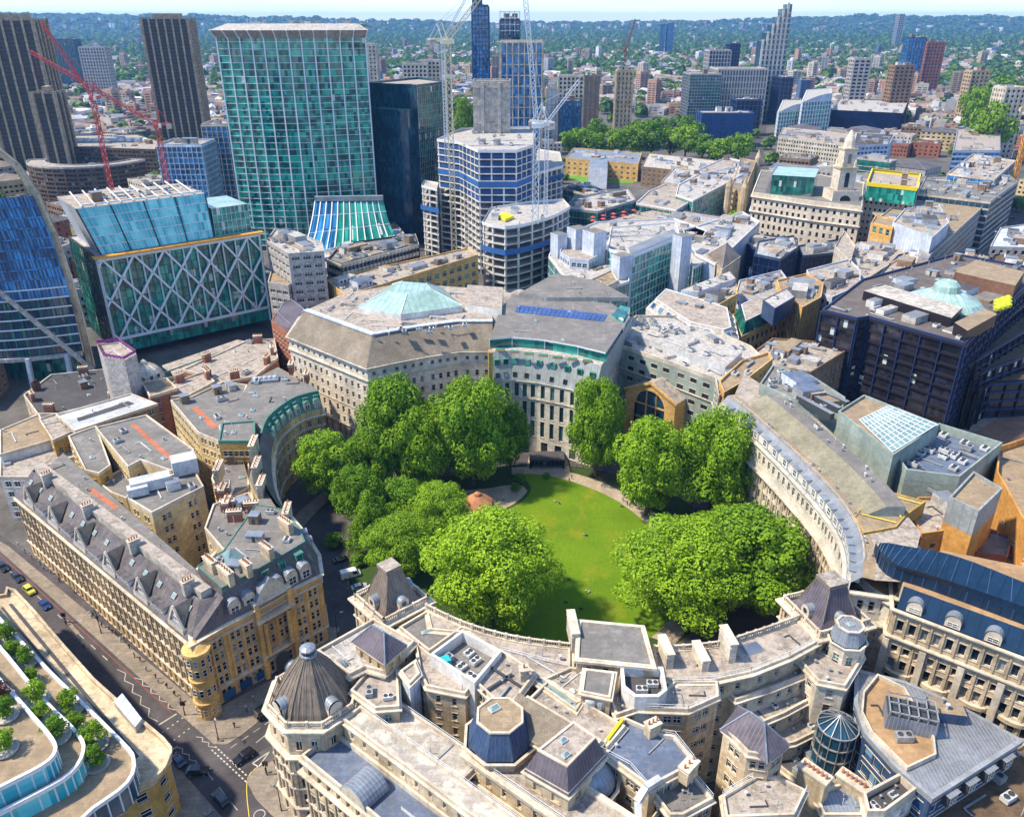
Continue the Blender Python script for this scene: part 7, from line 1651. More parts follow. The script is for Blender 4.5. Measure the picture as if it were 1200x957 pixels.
crane('red lattice crane whose long jib crosses behind the left tower',197,195,150,560,(-72,44),M['redsteel'],0,2.4,0.34,group=GC)
# ================= low city all around, out to the hills =================
rng = random.Random(11)
FOOT = []   # circles already occupied (cx, cy, r)
for o in list(SC.objects):
 if o.parent is None and o.type == 'EMPTY':
  mn = [1e9,1e9];mx = [-1e9,-1e9]
  for c in o.children:
   if c.name.split('.')[0] in ('wall','glass_wall','roof','floor_slab','podium'):
    for v in c.bound_box:
     mn = [min(mn[0],v[0]),min(mn[1],v[1])];mx = [max(mx[0],v[0]),max(mx[1],v[1])]
  if mn[0] < 1e8:FOOT.append((o.location.x+(mn[0]+mx[0])/2,o.location.y+(mn[1]+mx[1])/2,(mx[0]-mn[0])/2,(mx[1]-mn[1])/2))
def seg_d(p,a,c):
 dx,dy = c[0]-a[0],c[1]-a[1];L = dx*dx+dy*dy;t = max(0,min(1,((p[0]-a[0])*dx+(p[1]-a[1])*dy)/L));return math.hypot(p[0]-a[0]-t*dx,p[1]-a[1]-t*dy)
ROADS = [(G(0,655),G(265,880),26),(G(868,262),G(884,180),20),(G(884,180),G(893,130),20),(G(893,130),G(903,100),18),(G(1195,232),G(1172,330),15),(G(1230,420),G(1010,540),12)]
ZONES = [R([(640,230),(700,250),(900,200),(900,140),(640,130)],0),R([(860,300),(1010,300),(1020,250),(880,240)],0)]
def clear(x,y,r):
 if ((x-8)/92)**2+((y-196)/90)**2 < 1:return False
 if y < 262 and abs(x) < 190 and y < 300:return False
 for a,c,w in ROADS:
  if seg_d((x,y),a,c) < w*0.5+r*0.8:return False
 for zo in ZONES:
  if inside((x,y),zo):return False
 for fx,fy,hx,hy in FOOT:
  if abs(x-fx) < hx+r*0.8 and abs(y-fy) < hy+r*0.8:return False
 return True
KINDS = [  # wall, roof, description, weight
 ('bbrick','felt','brown brick',3),('rbrick','slate','red brick',2),('yel','roofc','pale yellow',2),('pale','roofc','pale stone',4),('slab','slab','white',4),
 ('conc','felt','grey concrete',3),('g_navy','zinc','navy glass',1),('ochre','tan','ochre',1),('bluewhite','zinc','pale blue',1),('g_teal','slab','teal glass',1)]
bag = [k for k in KINDS for _ in range(k[3])]
def lowblock(b,x,y,w,d,h,an,wm,rm,detail):
 c,s_ = math.cos(an),math.sin(an);P = [(x+c*u-s_*v,y+s_*u+c*v) for u,v in ((-w/2,-d/2),(w/2,-d/2),(w/2,d/2),(-w/2,d/2))]
 return P
def infill(x,y,w,d,h,an,k,lod,rng):
 wm,rm,nm,_ = k;P = lowblock(None,x,y,w,d,h,an,wm,rm,0)
 if rng.random() < 0.35 and w > 22:P = P[:2]+[((P[1][0]+P[2][0])/2,(P[1][1]+P[2][1])/2),(x,y),((P[2][0]+P[3][0])/2,(P[2][1]+P[3][1])/2),P[3]]
 ly = 'low' if h < 15 else 'mid rise'
 hp_ = rng.random() < 0.3 and len(P) == 4 and not wm.startswith('g_');kd_ = 'town_house' if hp_ else ('glass_office' if wm.startswith('g_') else ('office_block' if h > 16 else 'building'))
 b = Bld('%s %s %s among the crowded roofs of the middle distance' % (ly,nm.replace(' glass',''),kd_.replace('_',' ')),P,kd_.replace('_',' '),kd_,group='crowded middle distance buildings')
 if wm.startswith('g_'):
  mb = MB();pc = ccw(P);u = 0
  for i in range(len(pc)):
   a,c = pc[i],pc[(i+1) % len(pc)];L = math.hypot(c[0]-a[0],c[1]-a[1]);mb.poly([(*a,0),(*c,0),(*c,h),(*a,h)],M[wm],[(u,0),(u+L,0),(u+L,h),(u,h)]);u += L
  b.part('wall',mb);mb = MB()
  for j in range(int(h/4)):mb.sweep(pc,[(0,j*4),(0.3,j*4),(0.3,j*4+0.8),(0,j*4+0.8)],M['slab'])
  b.part('floor_band',mb)
 else:
  b.walls(P,0,h,rows(0.5,max(1,int(h/4)),4,1.2,0.9),rng.choice((3.6,4.4,5.5)),rng.choice((1.6,2.0,2.6)),M[wm],style='plain',depth=0.5)
 if hp_:b.hip(P,h,h+4.5,M['slate'] if rng.random() < 0.5 else M['stoneslate'],0.4,frac=0.7)
 else:
  b.flat(P,h,M[rm],0.8,M[wm] if not wm.startswith('g_') else M['slab']);b.subroof(P,h,rng.randint(1,4));b.clutter(P,h,rng.randint(5,12),'abdsvp',1.1)
  if rng.random() < 0.5:
   q = [(x+(p[0]-x)*0.5,y+(p[1]-y)*0.5) for p in P];mb = MB();mb.prism(q,h,h+3.4,M[wm] if not wm.startswith('g_') else M['slab'],M[rng.choice(('roofc','felt','zinc','slab'))]);b.part('attic',mb)
 b.finish(24)
nmid = 0
Y = 300.0
while Y < 1080:
 sp = 25+Y*0.014;X = -0.72*Y-40;row = rng.uniform(-4,4)
 while X < 0.72*Y+60:
  x = X+rng.uniform(-4,4);y = Y+rng.uniform(-4,4);w = rng.uniform(0.7,1.05)*sp;d = rng.uniform(0.6,0.95)*sp
  if clear(x,y,max(w,d)/2) and rng.random() < 0.93:
   h = rng.choice((10,13,14,16,18,20,24))*(0.85+0.3*rng.random())
   if y < 420:h = min(h,22)
   zz = math.sin(x*0.008+1.3)*0.5+math.sin(y*0.006)*0.4
   infill(x,y,w,d,h,zz+rng.choice((0,0,0.1)),rng.choice(bag),0,rng);nmid += 1
  X += sp*1.12
 Y += sp*1.1
for sd_ in (1,-1):
 Y = 120.0 if sd_ > 0 else 190.0
 while Y < 300:
  X = 0.66*(0.9*Y+61)+(24 if sd_ > 0 else 30)
  for k_ in range(3):
   x = sd_*(X+k_*34);y = Y+rng.uniform(-3,3)
   if not any(abs(x-fx) < hx+14 and abs(y-fy) < hy+14 for fx,fy,hx,hy in FOOT):infill(x,y,rng.uniform(22,28),rng.uniform(18,24),rng.uniform(10,14),rng.choice((0,0.1,-0.1)),rng.choice(bag),0,rng)
  Y += 34
# ---- far city: 300 individuals then one mass ----
def fnoise(x,y):return math.sin(x*0.0031+1.7)*math.cos(y*0.0043+0.4)+0.5*math.sin(x*0.009-y*0.007)+0.35*math.sin(x*0.021+y*0.017)
fkinds = [(surf('far_'+n,c,'plain',dirt=0.15,bump=0,scale=0.2),surf('far_roof_'+n,r_,'plain',dirt=0.1,bump=0,scale=0.2),n) for n,c,r_ in (
 ('red_brick',(0.40,0.24,0.17),(0.26,0.19,0.16)),('brown',(0.36,0.28,0.21),(0.22,0.19,0.18)),('tan',(0.50,0.38,0.25),(0.3,0.24,0.2)),('cream',(0.62,0.56,0.46),(0.4,0.36,0.33)),
 ('white',(0.80,0.79,0.76),(0.6,0.6,0.6)),('grey',(0.40,0.40,0.41),(0.26,0.26,0.28)),('terracotta',(0.52,0.32,0.22),(0.38,0.24,0.18)),('blue',(0.10,0.17,0.32),(0.3,0.33,0.4)))]
wdark = surf('far_windows',(0.05,0.055,0.07),'plain',dirt=0,bump=0)
def farblock(mb,x,y,w,d,h,an,wm,rm,gable,lod):
 c,s_ = math.cos(an),math.sin(an);T = lambda u,v,z:(x+c*u-s_*v,y+s_*u+c*v,z)
 a,e = w/2,d/2
 for (u0,v0,u1,v1) in ((-a,-e,a,-e),(a,-e,a,e),(a,e,-a,e),(-a,e,-a,-e)):
  mb.poly([T(u0,v0,0),T(u1,v1,0),T(u1,v1,h),T(u0,v0,h)],wm,[(0,0)]*4)
 if lod:
  for j in range(1,int(h/3.6)):
   z = j*3.6
   for (u0,v0,u1,v1) in ((-a+1,-e-0.1,a-1,-e-0.1),(a+0.1,-e+1,a+0.1,e-1),(-a-0.1,e-1,-a-0.1,-e+1)):
    n_ = max(1,int(math.hypot(u1-u0,v1-v0)/7))
    for k in range(n_):
     f0,f1 = (k+0.15)/n_,(k+0.85)/n_
     mb.poly([T(u0+(u1-u0)*f0,v0+(v1-v0)*f0,z-0.9),T(u0+(u1-u0)*f1,v0+(v1-v0)*f1,z-0.9),T(u0+(u1-u0)*f1,v0+(v1-v0)*f1,z+0.7),T(u0+(u1-u0)*f0,v0+(v1-v0)*f0,z+0.7)],wdark,[(0,0)]*4)
 if gable:
  hr = h+min(w,d)*0.32
  if w >= d:r0,r1 = (-a,0),(a,0);q = [((-a,-e),(a,-e),r1,r0),((a,e),(-a,e),r0,r1)];g = [((a,-e),(a,e),r1),((-a,e),(-a,-e),r0)]
  else:r0,r1 = (0,-e),(0,e);q = [((a,-e),(a,e),r1,r0),((-a,e),(-a,-e),r0,r1)];g = [((-a,-e),(a,-e),r0),((a,e),(-a,e),r1)]
  for (p0,p1,p2,p3) in q:mb.poly([T(*p0,h),T(*p1,h),T(*p2,hr),T(*p3,hr)],rm,[(0,0)]*4)
  for (p0,p1,p2) in g:mb.poly([T(*p0,h),T(*p1,h),T(*p2,hr)],wm,[(0,0)]*3)
 else:
  mb.poly([T(-a,-e,h),T(a,-e,h),T(a,e,h),T(-a,e,h)],rm,[(0,0)]*4)
  if lod:
   x2,y2,_ = T(w*0.15,d*0.1,0);mb.box(x2,y2,h,h+2.6,w*0.3,d*0.35,an,wm,rm,bottom=False)
cand = []
Y = 1085.0
while Y < 7400:
 sp = 16.5+(Y-1000)*0.0080;X = -0.70*Y-80
 while X < 0.70*Y+80:
  x = X+rng.uniform(-0.35,0.35)*sp;y = Y+rng.uniform(-0.35,0.35)*sp;g = fnoise(x,y)
  thr = 0.95-(y-1000)/6500*0.75
  if g < thr+rng.uniform(-0.4,0.6) and clear(x,y,sp*0.4):cand.append((x,y,sp,g))
  X += sp*1.12
 Y += sp*1.15
FARB = cand
indiv = sorted(range(len(cand)),key=lambda i:cand[i][1]-rng.random()*350)[:300];iset = set(indiv)
masses = MB();done = 0
for i,(x,y,sp,g) in enumerate(cand):
 k = rng.choice(fkinds[:7]) if rng.random() < 0.93 else fkinds[7]
 tall = rng.random() < 0.022;h = rng.uniform(8,14)*(1+0.25*(y > 3000));w = rng.uniform(0.5,1.15)*sp;d = rng.uniform(0.35,0.7)*sp
 big = rng.random() < 0.10
 if tall:h = rng.uniform(26,52);w = d = rng.uniform(14,22)
 elif big:h = rng.uniform(14,24)
 if not tall and not big and rng.random() < 0.5:w = rng.uniform(1.3,2.6)*sp;d = rng.uniform(9,12)
 an = math.floor(fnoise(y,x)*3)*0.35+rng.choice((0,1.57));gb = not tall and not big and rng.random() < 0.62
 if i in iset:
  mb = MB();farblock(mb,0,0,w,d,h,0,k[0],k[1],gb,1);o = link('distant_building',mb.mesh('distant_building'),None,(x,y,0),an)
  setup(o,'distant %s %s building in the hazy city beyond' % ('tall' if tall else ('pitched roof' if gb else 'flat roofed'),k[2].replace('_',' ')),'building','distant buildings out to the hills')
 else:farblock(masses,x,y,w,d,h,an,k[0],k[1],gb,1 if y < 3200 or tall else 0)
structure('distant_buildings',masses,'mass of low distant buildings fading into haze','stuff')
print('mid',nmid,'far',len(cand),'faces',len(masses.f))
# ================= trees =================
def leafmat(name,c0,c1,tr=0.24):
 m,nt,b = nmat(name);g = N(nt,'ShaderNodeNewGeometry');oi = N(nt,'ShaderNodeObjectInfo')
 ad = N(nt,'ShaderNodeMath',operation='MULTIPLY_ADD');nt.links.new(oi.outputs['Random'],ad.inputs[0]);ad.inputs[1].default_value = 0.6
 nt.links.new(g.outputs['Random Per Island'],ad.inputs[2]);big = noise(nt,g.outputs['Position'],0.22,3,0.5,0.35,0.65)
 a2 = N(nt,'ShaderNodeMath',operation='MULTIPLY_ADD');nt.links.new(big,a2.inputs[0]);a2.inputs[1].default_value = 0.5;nt.links.new(ad.outputs[0],a2.inputs[2])
 a3 = N(nt,'ShaderNodeMath',operation='MULTIPLY');nt.links.new(a2.outputs[0],a3.inputs[0]);a3.inputs[1].default_value = 0.55
 c = mixc(nt,a3.outputs[0],c0,c1);nt.links.new(c,b.inputs['Base Color']);b.inputs['Roughness'].default_value = 0.6;b.inputs['Specular IOR Level'].default_value = 0.25
 t = N(nt,'ShaderNodeBsdfTranslucent');nt.links.new(mixc(nt,0.5,c,(0.25,0.45,0.02)),t.inputs[0]);mx = N(nt,'ShaderNodeMixShader');mx.inputs[0].default_value = tr
 out = [n for n in nt.nodes if n.type == 'OUTPUT_MATERIAL'][0];nt.links.new(b.outputs[0],mx.inputs[1]);nt.links.new(t.outputs[0],mx.inputs[2]);nt.links.new(mx.outputs[0],out.inputs[0]);return m
LEAF = leafmat('plane_leaves',(0.035,0.125,0.004),(0.29,0.47,0.015));LEAFD = leafmat('dark_leaves',(0.03,0.11,0.004),(0.18,0.34,0.012));LEAFY = leafmat('bright_leaves',(0.06,0.18,0.005),(0.37,0.55,0.02))
LEAFR = leafmat('purple_leaves',(0.05,0.01,0.02),(0.12,0.02,0.04));FARL = leafmat('distant_leaves',(0.028,0.085,0.012),(0.13,0.23,0.035),0.2)
def crown_mesh(seed,lobes=40,per=520,leaf=0.47,shape='round',h=1.0,mat=LEAF,rad_=1.0,H_=None):
 """unit-ish crown: radius ~10, height ~20, centred on z=0; small bent leaf clumps on many lobes"""
 r = random.Random(seed);v = [];f = []
 L = []
 for i in range(lobes):
  th = i*2.39996+r.uniform(-.3,.3);u = (i+0.5)/lobes*2-1;u = u*0.98
  prof = dict(round=math.sqrt(max(0,1-u*u)),cone=max(0.12,(1-u)/2*1.1),tall=math.sqrt(max(0,1-u*u))**0.7)[shape]
  rr = prof*r.uniform(0.5,0.98)*7.6;lr = r.uniform(1.3,3.3)*(0.72+0.35*prof)*(34/lobes)**0.25
  L.append((rr*math.cos(th),rr*math.sin(th),u*8.0+r.uniform(-0.8,0.8),lr))
 for _ in range(6):L.append((r.uniform(-3,3),r.uniform(-3,3),r.uniform(-4,5),3.2))
 for (lx,ly,lz,lr) in L:
  k = int(per*(lr/3)**2)
  for _ in range(k):
   a = r.uniform(0,6.283);z = r.uniform(-0.75,1);s_ = math.sqrt(max(0,1-z*z));nx,ny,nz = s_*math.cos(a),s_*math.sin(a),z
   q = lr*r.uniform(0.78,1.06)*(1+0.12*math.sin(a*5+lx));x,y,zz = lx+nx*q,ly+ny*q,lz+nz*q*0.9
   nx += r.uniform(-.6,.6);ny += r.uniform(-.6,.6);nz += r.uniform(-.3,.8);l = math.sqrt(nx*nx+ny*ny+nz*nz) or 1;nx /= l;ny /= l;nz /= l
   tx,ty = -ny,nx;tl = math.hypot(tx,ty) or 1;tx /= tl;ty /= tl;bx,by,bz = -nz*ty,nz*tx,nx*ty-ny*tx
   w = leaf*r.uniform(0.6,1.3)*0.5;n0 = len(v);ca,sa = math.cos(a*3),math.sin(a*3)
   ux,uy,uz = tx*ca+bx*sa,ty*ca+by*sa,bz*sa;wx,wy,wz = -tx*sa+bx*ca,-ty*sa+by*ca,bz*ca
   dr = w*0.5
   v.append((x-ux*w*1.4,y-uy*w*1.4,zz-uz*w*1.4-dr));v.append((x-wx*w,y-wy*w,zz-wz*w));v.append((x+ux*w*1.4,y+uy*w*1.4,zz+uz*w*1.4-dr));v.append((x+wx*w,y+wy*w,zz+wz*w));f.append((n0,n0+1,n0+2,n0+3))
 me = bpy.data.meshes.new('crown');me.from_pydata(v,[],f);me.materials.append(mat);me.update();return me
def trunk_mesh(seed,hgt,r0,spread):
 r = random.Random(seed);mb = MB()
 def limb(a,c,ra,rc,n=7):
  a = Vector(a);c = Vector(c);d = (c-a).normalized();up = Vector((0,0,1)) if abs(d.z) < 0.9 else Vector((1,0,0));x = d.cross(up).normalized();y = x.cross(d)
  A = [a+(x*math.cos(6.283*i/n)+y*math.sin(6.283*i/n))*ra for i in range(n)];B = [c+(x*math.cos(6.283*i/n)+y*math.sin(6.283*i/n))*rc for i in range(n)]
  for i in range(n):j = (i+1) % n;mb.poly([tuple(A[i]),tuple(A[j]),tuple(B[j]),tuple(B[i])],M['bark'])
 limb((0,0,-0.2),(0,0,1.0),r0*1.35,r0);limb((0,0,1.0),(0.2,0.1,hgt*0.4),r0,r0*0.75)
 for i in range(7):
  a = i*2.4+r.uniform(-.3,.3);e = (spread*0.55*math.cos(a),spread*0.55*math.sin(a),hgt*r.uniform(0.6,0.95));s_ = (0.2*math.cos(a),0.2*math.sin(a),hgt*r.uniform(0.28,0.42));m_ = tuple((s_[k]+e[k])/2+(1.0 if k == 2 else 0) for k in range(3))
  limb(s_,m_,r0*0.45,r0*0.3,5);limb(m_,e,r0*0.3,r0*0.08,5)
 limb((0.2,0.1,hgt*0.4),(0,0,hgt*0.95),r0*0.7,r0*0.1);return mb.mesh('trunk')
CR = {('round',0):crown_mesh(1,56,700,0.40),('round',1):crown_mesh(2,60,700,0.40),('tall',0):crown_mesh(3,60,650,0.40,shape='tall'),('cone',0):crown_mesh(4,44,600,0.42,shape='cone'),('dark',0):crown_mesh(5,40,500,0.45,mat=LEAFD),('bright',0):crown_mesh(6,84,1250,0.27,mat=LEAFY),('bright',1):crown_mesh(7,80,1250,0.27,mat=LEAFY)}
CRS = {('round',0):crown_mesh(11,20,110,1.0),('bright',0):crown_mesh(12,20,110,1.0,mat=LEAFY),('dark',0):crown_mesh(13,18,110,1.0,mat=LEAFD)}
TR = trunk_mesh(1,20,0.75,9)
def tree(label,x,y,r,h,kind=('round',0),bole=0.16,small=False,group=None,name='plane_tree',cat='tree',z=0.1,rz=None):
 """r crown radius, h total height; crown starts at bole*h"""
 o = link(name,None,None,(x,y,z),rz if rz is not None else random.uniform(0,6.28));setup(o,label,cat,group)
 if not small:r *= 1.3;bole *= 0.55
 ch = h*(1-bole);me = (CRS if small else CR)[kind]
 c = link('crown',me,o,(0,0,h*bole+ch*0.5));c.scale = (r/10.2,r/10.2,ch/20.5)
 t = link('trunk',TR,o);t.scale = (max(0.35,r/13),max(0.35,r/13),h*0.9/20);return o
def T(px,Y,pytop,r,label,kind=('round',0),bole=0.14,**k):
 x = XA(px,Y,15);h = ZA(pytop,Y);return tree(label,x,Y,r,h,kind,bole,**k)
GT = 'trees of the oval garden'
T(466,234,436,12.5,'big plane tree whose top meets the pale stone facade left of the garden',('round',0),group=GT)
T(552,232,440,13,'big dense plane tree just left of the black garden gate',('tall',0),group=GT)
T(598,240,470,6.5,'narrow darker tree right beside the black garden gate',('dark',0),group=GT)
T(497,226,470,9,'plane tree squeezed between the two biggest trees on the far left side',('round',1),group=GT)
T(432,226,500,8.5,'mid sized tree in the middle of the left row above the ring road',('round',0),group=GT)
T(380,222,502,9.5,'broad tree leaning over the ring road at the far left of the garden',('round',1),group=GT,bole=0.2)
T(418,207,545,7.5,'tree behind the pointed light green one at the left',('dark',0),group=GT)
T(512,200,566,9.2,'rounded bright tree directly left of the bandstand kiosk',('bright',0),group=GT)
T(433,195,575,7,'pointed light green tree on the left side of the garden',('cone',0),group=GT)
T(465,184,605,9.5,'low spreading tree above the parked white van',('bright',0),group=GT)
T(405,218,540,6,'small tree tucked under the broad leaning one at the left',('dark',0),group=GT)
T(470,206,560,8,'shaded tree in the gap between the pointed tree and the far left giants',('dark',0),group=GT)
T(574,164,600,15.5,'largest light green tree left of the lawn, in front of the kiosk',('bright',0),group=GT)
T(700,238,440,9.2,'tall narrow plane tree right of the black garden gate',('tall',0),group=GT)
T(762,214,484,11.5,'left crown of the pair shading the right hand path',('round',1),group=GT)
T(838,214,478,12.0,'right crown of the pair, touching the white crescent',('tall',0),group=GT)
T(800,165,612,15.5,'broad bright tree covering the near right side of the lawn',('bright',1),group=GT)
T(880,170,600,14.5,'broad tree beside the near end of the white crescent',('round',0),group=GT)
T(860,196,596,9,'tree just behind the two broad near trees on the right',('round',1),group=GT)
k = 0
desc = ['leftmost','second','third','fourth','fifth','sixth','seventh','eighth','ninth','tenth','eleventh','twelfth','thirteenth','fourteenth','fifteenth','sixteenth']
fr_ = [(676,930,147,19),(700,935,155,16),(722,935,148,17),(742,930,143,19),(764,930,140,20),(786,935,148,18),(804,930,142,19),(824,915,156,17),(842,900,160,17),(866,890,152,19),(700,1010,138,18),(728,1020,137,19),(770,1020,134,22),(806,1015,135,20),(668,1000,152,17),(748,1000,137,19)]
for i,(px,Y,pt,r) in enumerate(fr_):
 row = 'front' if i < 10 else 'back'
 T(px,Y,pt,r,'%s of the %s row of big trees in the square park beyond the offices' % (desc[i if i < 10 else i-10],row),(('round',0),('dark',0),('bright',0))[i % 3],small=True,group='trees of the square park')
for i in range(9):
 T(676+i*9,890,184,6,'%s small round tree from the left along the playing field' % desc[i],('dark',0),small=True,group='small trees along the playing field',bole=0.25)
for i,(px,Y,pt,r,kd) in enumerate(((864,600,245,9,'bright'),(876,590,254,8,'round'),(926,600,244,6,'dark'),(952,595,250,8,'dark'),(990,580,263,9,'round'),(1003,585,268,8,'bright'),(905,300,345,1,'round'))):
 if r > 1:T(px,Y,pt,r,'street tree, %s from the left, on the small square before the steeple' % desc[i],(kd,0),small=True,group='street trees of the small square')
for i,(px,Y,pt,r) in enumerate(((545,900,105,14),(538,760,140,10),(1155,900,112,24),(1165,1150,88,34),(1135,1100,95,20),(1190,1200,95,26),(652,800,178,8))):
 T(px,Y,pt,r,['dark tree mass behind the cream crane','small tree left of the concrete core','big dark tree cluster at the right behind the striped office','wide clump of trees behind the right edge tower','trees left of the wide right clump','trees at the far right edge','tree beside the concrete frame'][i],('dark' if i % 2 else 'round',0),small=True,group='scattered middle distance trees')
for i,(px,py,r) in enumerate(((392,640,3.5),(420,662,3),(500,640,3),(610,565,2.6),(604,575,2.2),(640,560,1.6),(450,640,3.5),(480,655,3),(530,612,2.2),(755,630,2.4),(790,648,3),(540,650,3),(520,690,4),(820,640,4),(870,650,4))):
 x,y = G(px,py);tree('dark evergreen shrub under the garden trees',x,y,r,r*1.3,('dark',0),0.05,small=True,group='shrubs under the garden trees',name='shrub',cat='shrub')
# ---- distant trees ----
def blobtree(seed,n=70,mat=FARL):
 r = random.Random(seed);mb_v = [];mb_f = []
 for i in range(n):
  a = r.uniform(0,6.283);z = r.uniform(-0.5,1);s_ = math.sqrt(max(0,1-z*z));q = r.uniform(0.75,1.1)*(1+0.2*math.sin(a*3+seed));x,y,zz = s_*math.cos(a)*q,s_*math.sin(a)*q,z*q*0.85+0.75
  d = Vector((s_*math.cos(a)+r.uniform(-.5,.5),s_*math.sin(a)+r.uniform(-.5,.5),z+r.uniform(-.2,.6))).normalized();t = d.cross(Vector((0.3,0.2,1))).normalized();b_ = d.cross(t);w = r.uniform(0.28,0.46);n0 = len(mb_v)
  for (u,v_) in ((-1,-0.8),(1,-0.9),(0.9,1),(-1,0.8)):mb_v.append((x+(t.x*u+b_.x*v_)*w,y+(t.y*u+b_.y*v_)*w,zz+(t.z*u+b_.z*v_)*w))
  mb_f.append((n0,n0+1,n0+2,n0+3))
 return mb_v,mb_f
BT = [blobtree(s) for s in range(5)];BTs = [blobtree(s+9,26) for s in range(4)]
btm = []
for v_,f_ in BT:
 me = bpy.data.meshes.new('crown');me.from_pydata(v_,[],f_);me.materials.append(FARL);me.update();btm.append(me)
rng = random.Random(5);tc_ = []
Y = 640.0
while Y < 7600:
 sp = 15+(Y-640)*0.0088;X = -0.70*Y-60
 while X < 0.70*Y+60:
  x = X+rng.uniform(-.5,.5)*sp;y = Y+rng.uniform(-.5,.5)*sp;g = fnoise(x,y);thr = 0.95-(y-1000)/6500*0.75
  pr = 0.9 if g > thr+0.1 else (0.13+max(0,(y-1200)/16000))
  if y < 1100:pr = 0.10
  if rng.random() < pr:
   ok = True
   for fx,fy,hx,hy in FOOT:
    if abs(x-fx) < hx+3 and abs(y-fy) < hy+3:ok = False;break
   if ok:tc_.append((x,y,rng.uniform(0.26,0.5)*sp*(0.8 if y < 1100 else 1)))
  X += sp
 Y += sp*1.05
iset = set(sorted(range(len(tc_)),key=lambda i:tc_[i][1])[:260]);V = [];Fc = []
for i,(x,y,r) in enumerate(tc_):
 if i in iset:
  o = link('distant_tree',None,None,(x,y,0),rng.uniform(0,6));setup(o,'distant leafy tree standing between the far buildings','tree','distant trees');c = link('crown',rng.choice(btm),o,(0,0,r*0.3));c.scale = (r,r,r*1.1);t = link('trunk',TR,o);t.scale = (0.4,0.4,r/20)
 else:
  v_,f_ = rng.choice(BTs if y > 2600 else BT[:3]);n0 = len(V);V.extend([(x+a*r,y+b_*r,c*r*1.1+1) for a,b_,c in v_]);Fc.extend([tuple(k+n0 for k in q) for q in f_])
me = bpy.data.meshes.new('distant_trees');me.from_pydata(V,[],Fc);me.materials.append(FARL);me.update();o = link('distant_trees',me);o['kind'] = 'stuff';o['label'] = 'mass of distant trees fading into the haze'
print('trees',len(tc_),'faces',len(Fc))
# ================= ground, roads, garden =================
def sheet(name,pts,z,mat,kind='structure',label=None,h=0.0):
 mb = MB()
 if h:mb.prism(pts,z-h,z,M['kerb'],mat)
 else:mb.poly([(p[0],p[1],z) for p in ccw(pts)],mat)
 o = structure(name,mb,label,kind);return o
mb = MB();S = 30000
nx_ = 24
mb.poly([(-S,-2000,-0.02),(S,-2000,-0.02),(S,30000,-0.02),(-S,30000,-0.02)],M['citybase']);structure('ground',mb,'grey city ground reaching to the horizon')
gx,gy = 8,196
def ell(a,b_,n=72,cx=gx,cy=gy):return [(cx+a*math.cos(2*math.pi*i/n),cy+b_*math.sin(2*math.pi*i/n)) for i in range(n)]
def roadstrip(name,pts,w,z,mat='asphalt',label=None):
 l = offset(pts,w/2,False);r = offset(pts,-w/2,False);mb = MB()
 for i in range(len(pts)-1):mb.poly([(*l[i],z),(*l[i+1],z),(*r[i+1],z),(*r[i],z)],M[mat])
 return structure(name,mb,label)
mb = MB();o_ = ell(73,66);i_ = ell(56.5,50)
for k in range(72):j = (k+1) % 72;mb.poly([(*o_[k],0.012),(*o_[j],0.012),(*i_[j],0.012),(*i_[k],0.012)],M['asphalt'])
structure('ring_road',mb,'asphalt ring road round the oval garden')
av0,av1 = G(-60,600),G(262,862);ad = Vector((av1[0]-av0[0],av1[1]-av0[1])).normalized();an_ = Vector((-ad.y,ad.x))
kerbL = [G(-20,612),G(124,750),G(207,834)]      # kerb on the side of the brown building
ave = [G(-40,640),G(100,745),G(215,862),G(300,960),G(360,1040)]
roadstrip('avenue',ave,17.5,0.016,label='wide asphalt avenue running past the brown stone building')
side = [G(262,880),G(330,838),G(378,790),G(404,740),G(400,700)]
roadstrip('side_street',smooth(side,4),10.5,0.020,label='side street between the ochre corner building and the domed tower')
north = [G(640,552),G(640,470)];roadstrip('gate_street',north,12,0.008)
for a,c,w in ROADS[1:]:roadstrip('main_road',[a,c],w,0.024,label=None)
sheet('service_lane',R([(1010,545),(1060,520),(1215,440),(1215,500),(1100,560)],0),0.02,M['paving'])
sheet('building_site',R([(1120,520),(1215,462),(1215,560),(1160,560)],0),0.03,surf('site_earth',(0.30,0.17,0.10),'felt'))
pv = [G(-30,618),G(207,833),G(252,872),G(266,872),G(282,862),G(345,812),G(392,755),G(398,735)]
inner = [G(375,735),G(350,780),G(245,835),G(10,640)]
sheet('pavement',smooth(pv[:3],2)+pv[3:]+inner,0.13,M['paving'],h=0.13)
sheet('pavement',[G(289,915),G(296,903),G(322,890),G(345,870),G(420,760),G(470,720),G(480,800),G(400,960),G(350,1000),G(322,958),G(300,936)],0.13,M['paving'],h=0.13)
sheet('pavement',[G(-80,690),G(-10,690),G(190,880),G(210,900),G(260,957),G(300,1020),G(150,1100),G(-80,900)],0.13,M['paving'],h=0.13)
mb = MB();o1 = ell(78,72);i1 = ell(73,66)
for k in range(72):
 j = (k+1) % 72
 a_ = k*5
 if 186 < a_ < 236:continue
 mb.poly([(*o1[k],0.13),(*o1[j],0.13),(*i1[j],0.13),(*i1[k],0.13)],M['paving']);mb.poly([(*i1[k],0),(*i1[j],0),(*i1[j],0.13),(*i1[k],0.13)],M['kerb'])
structure('ring_pavement',mb)
GRASS = None
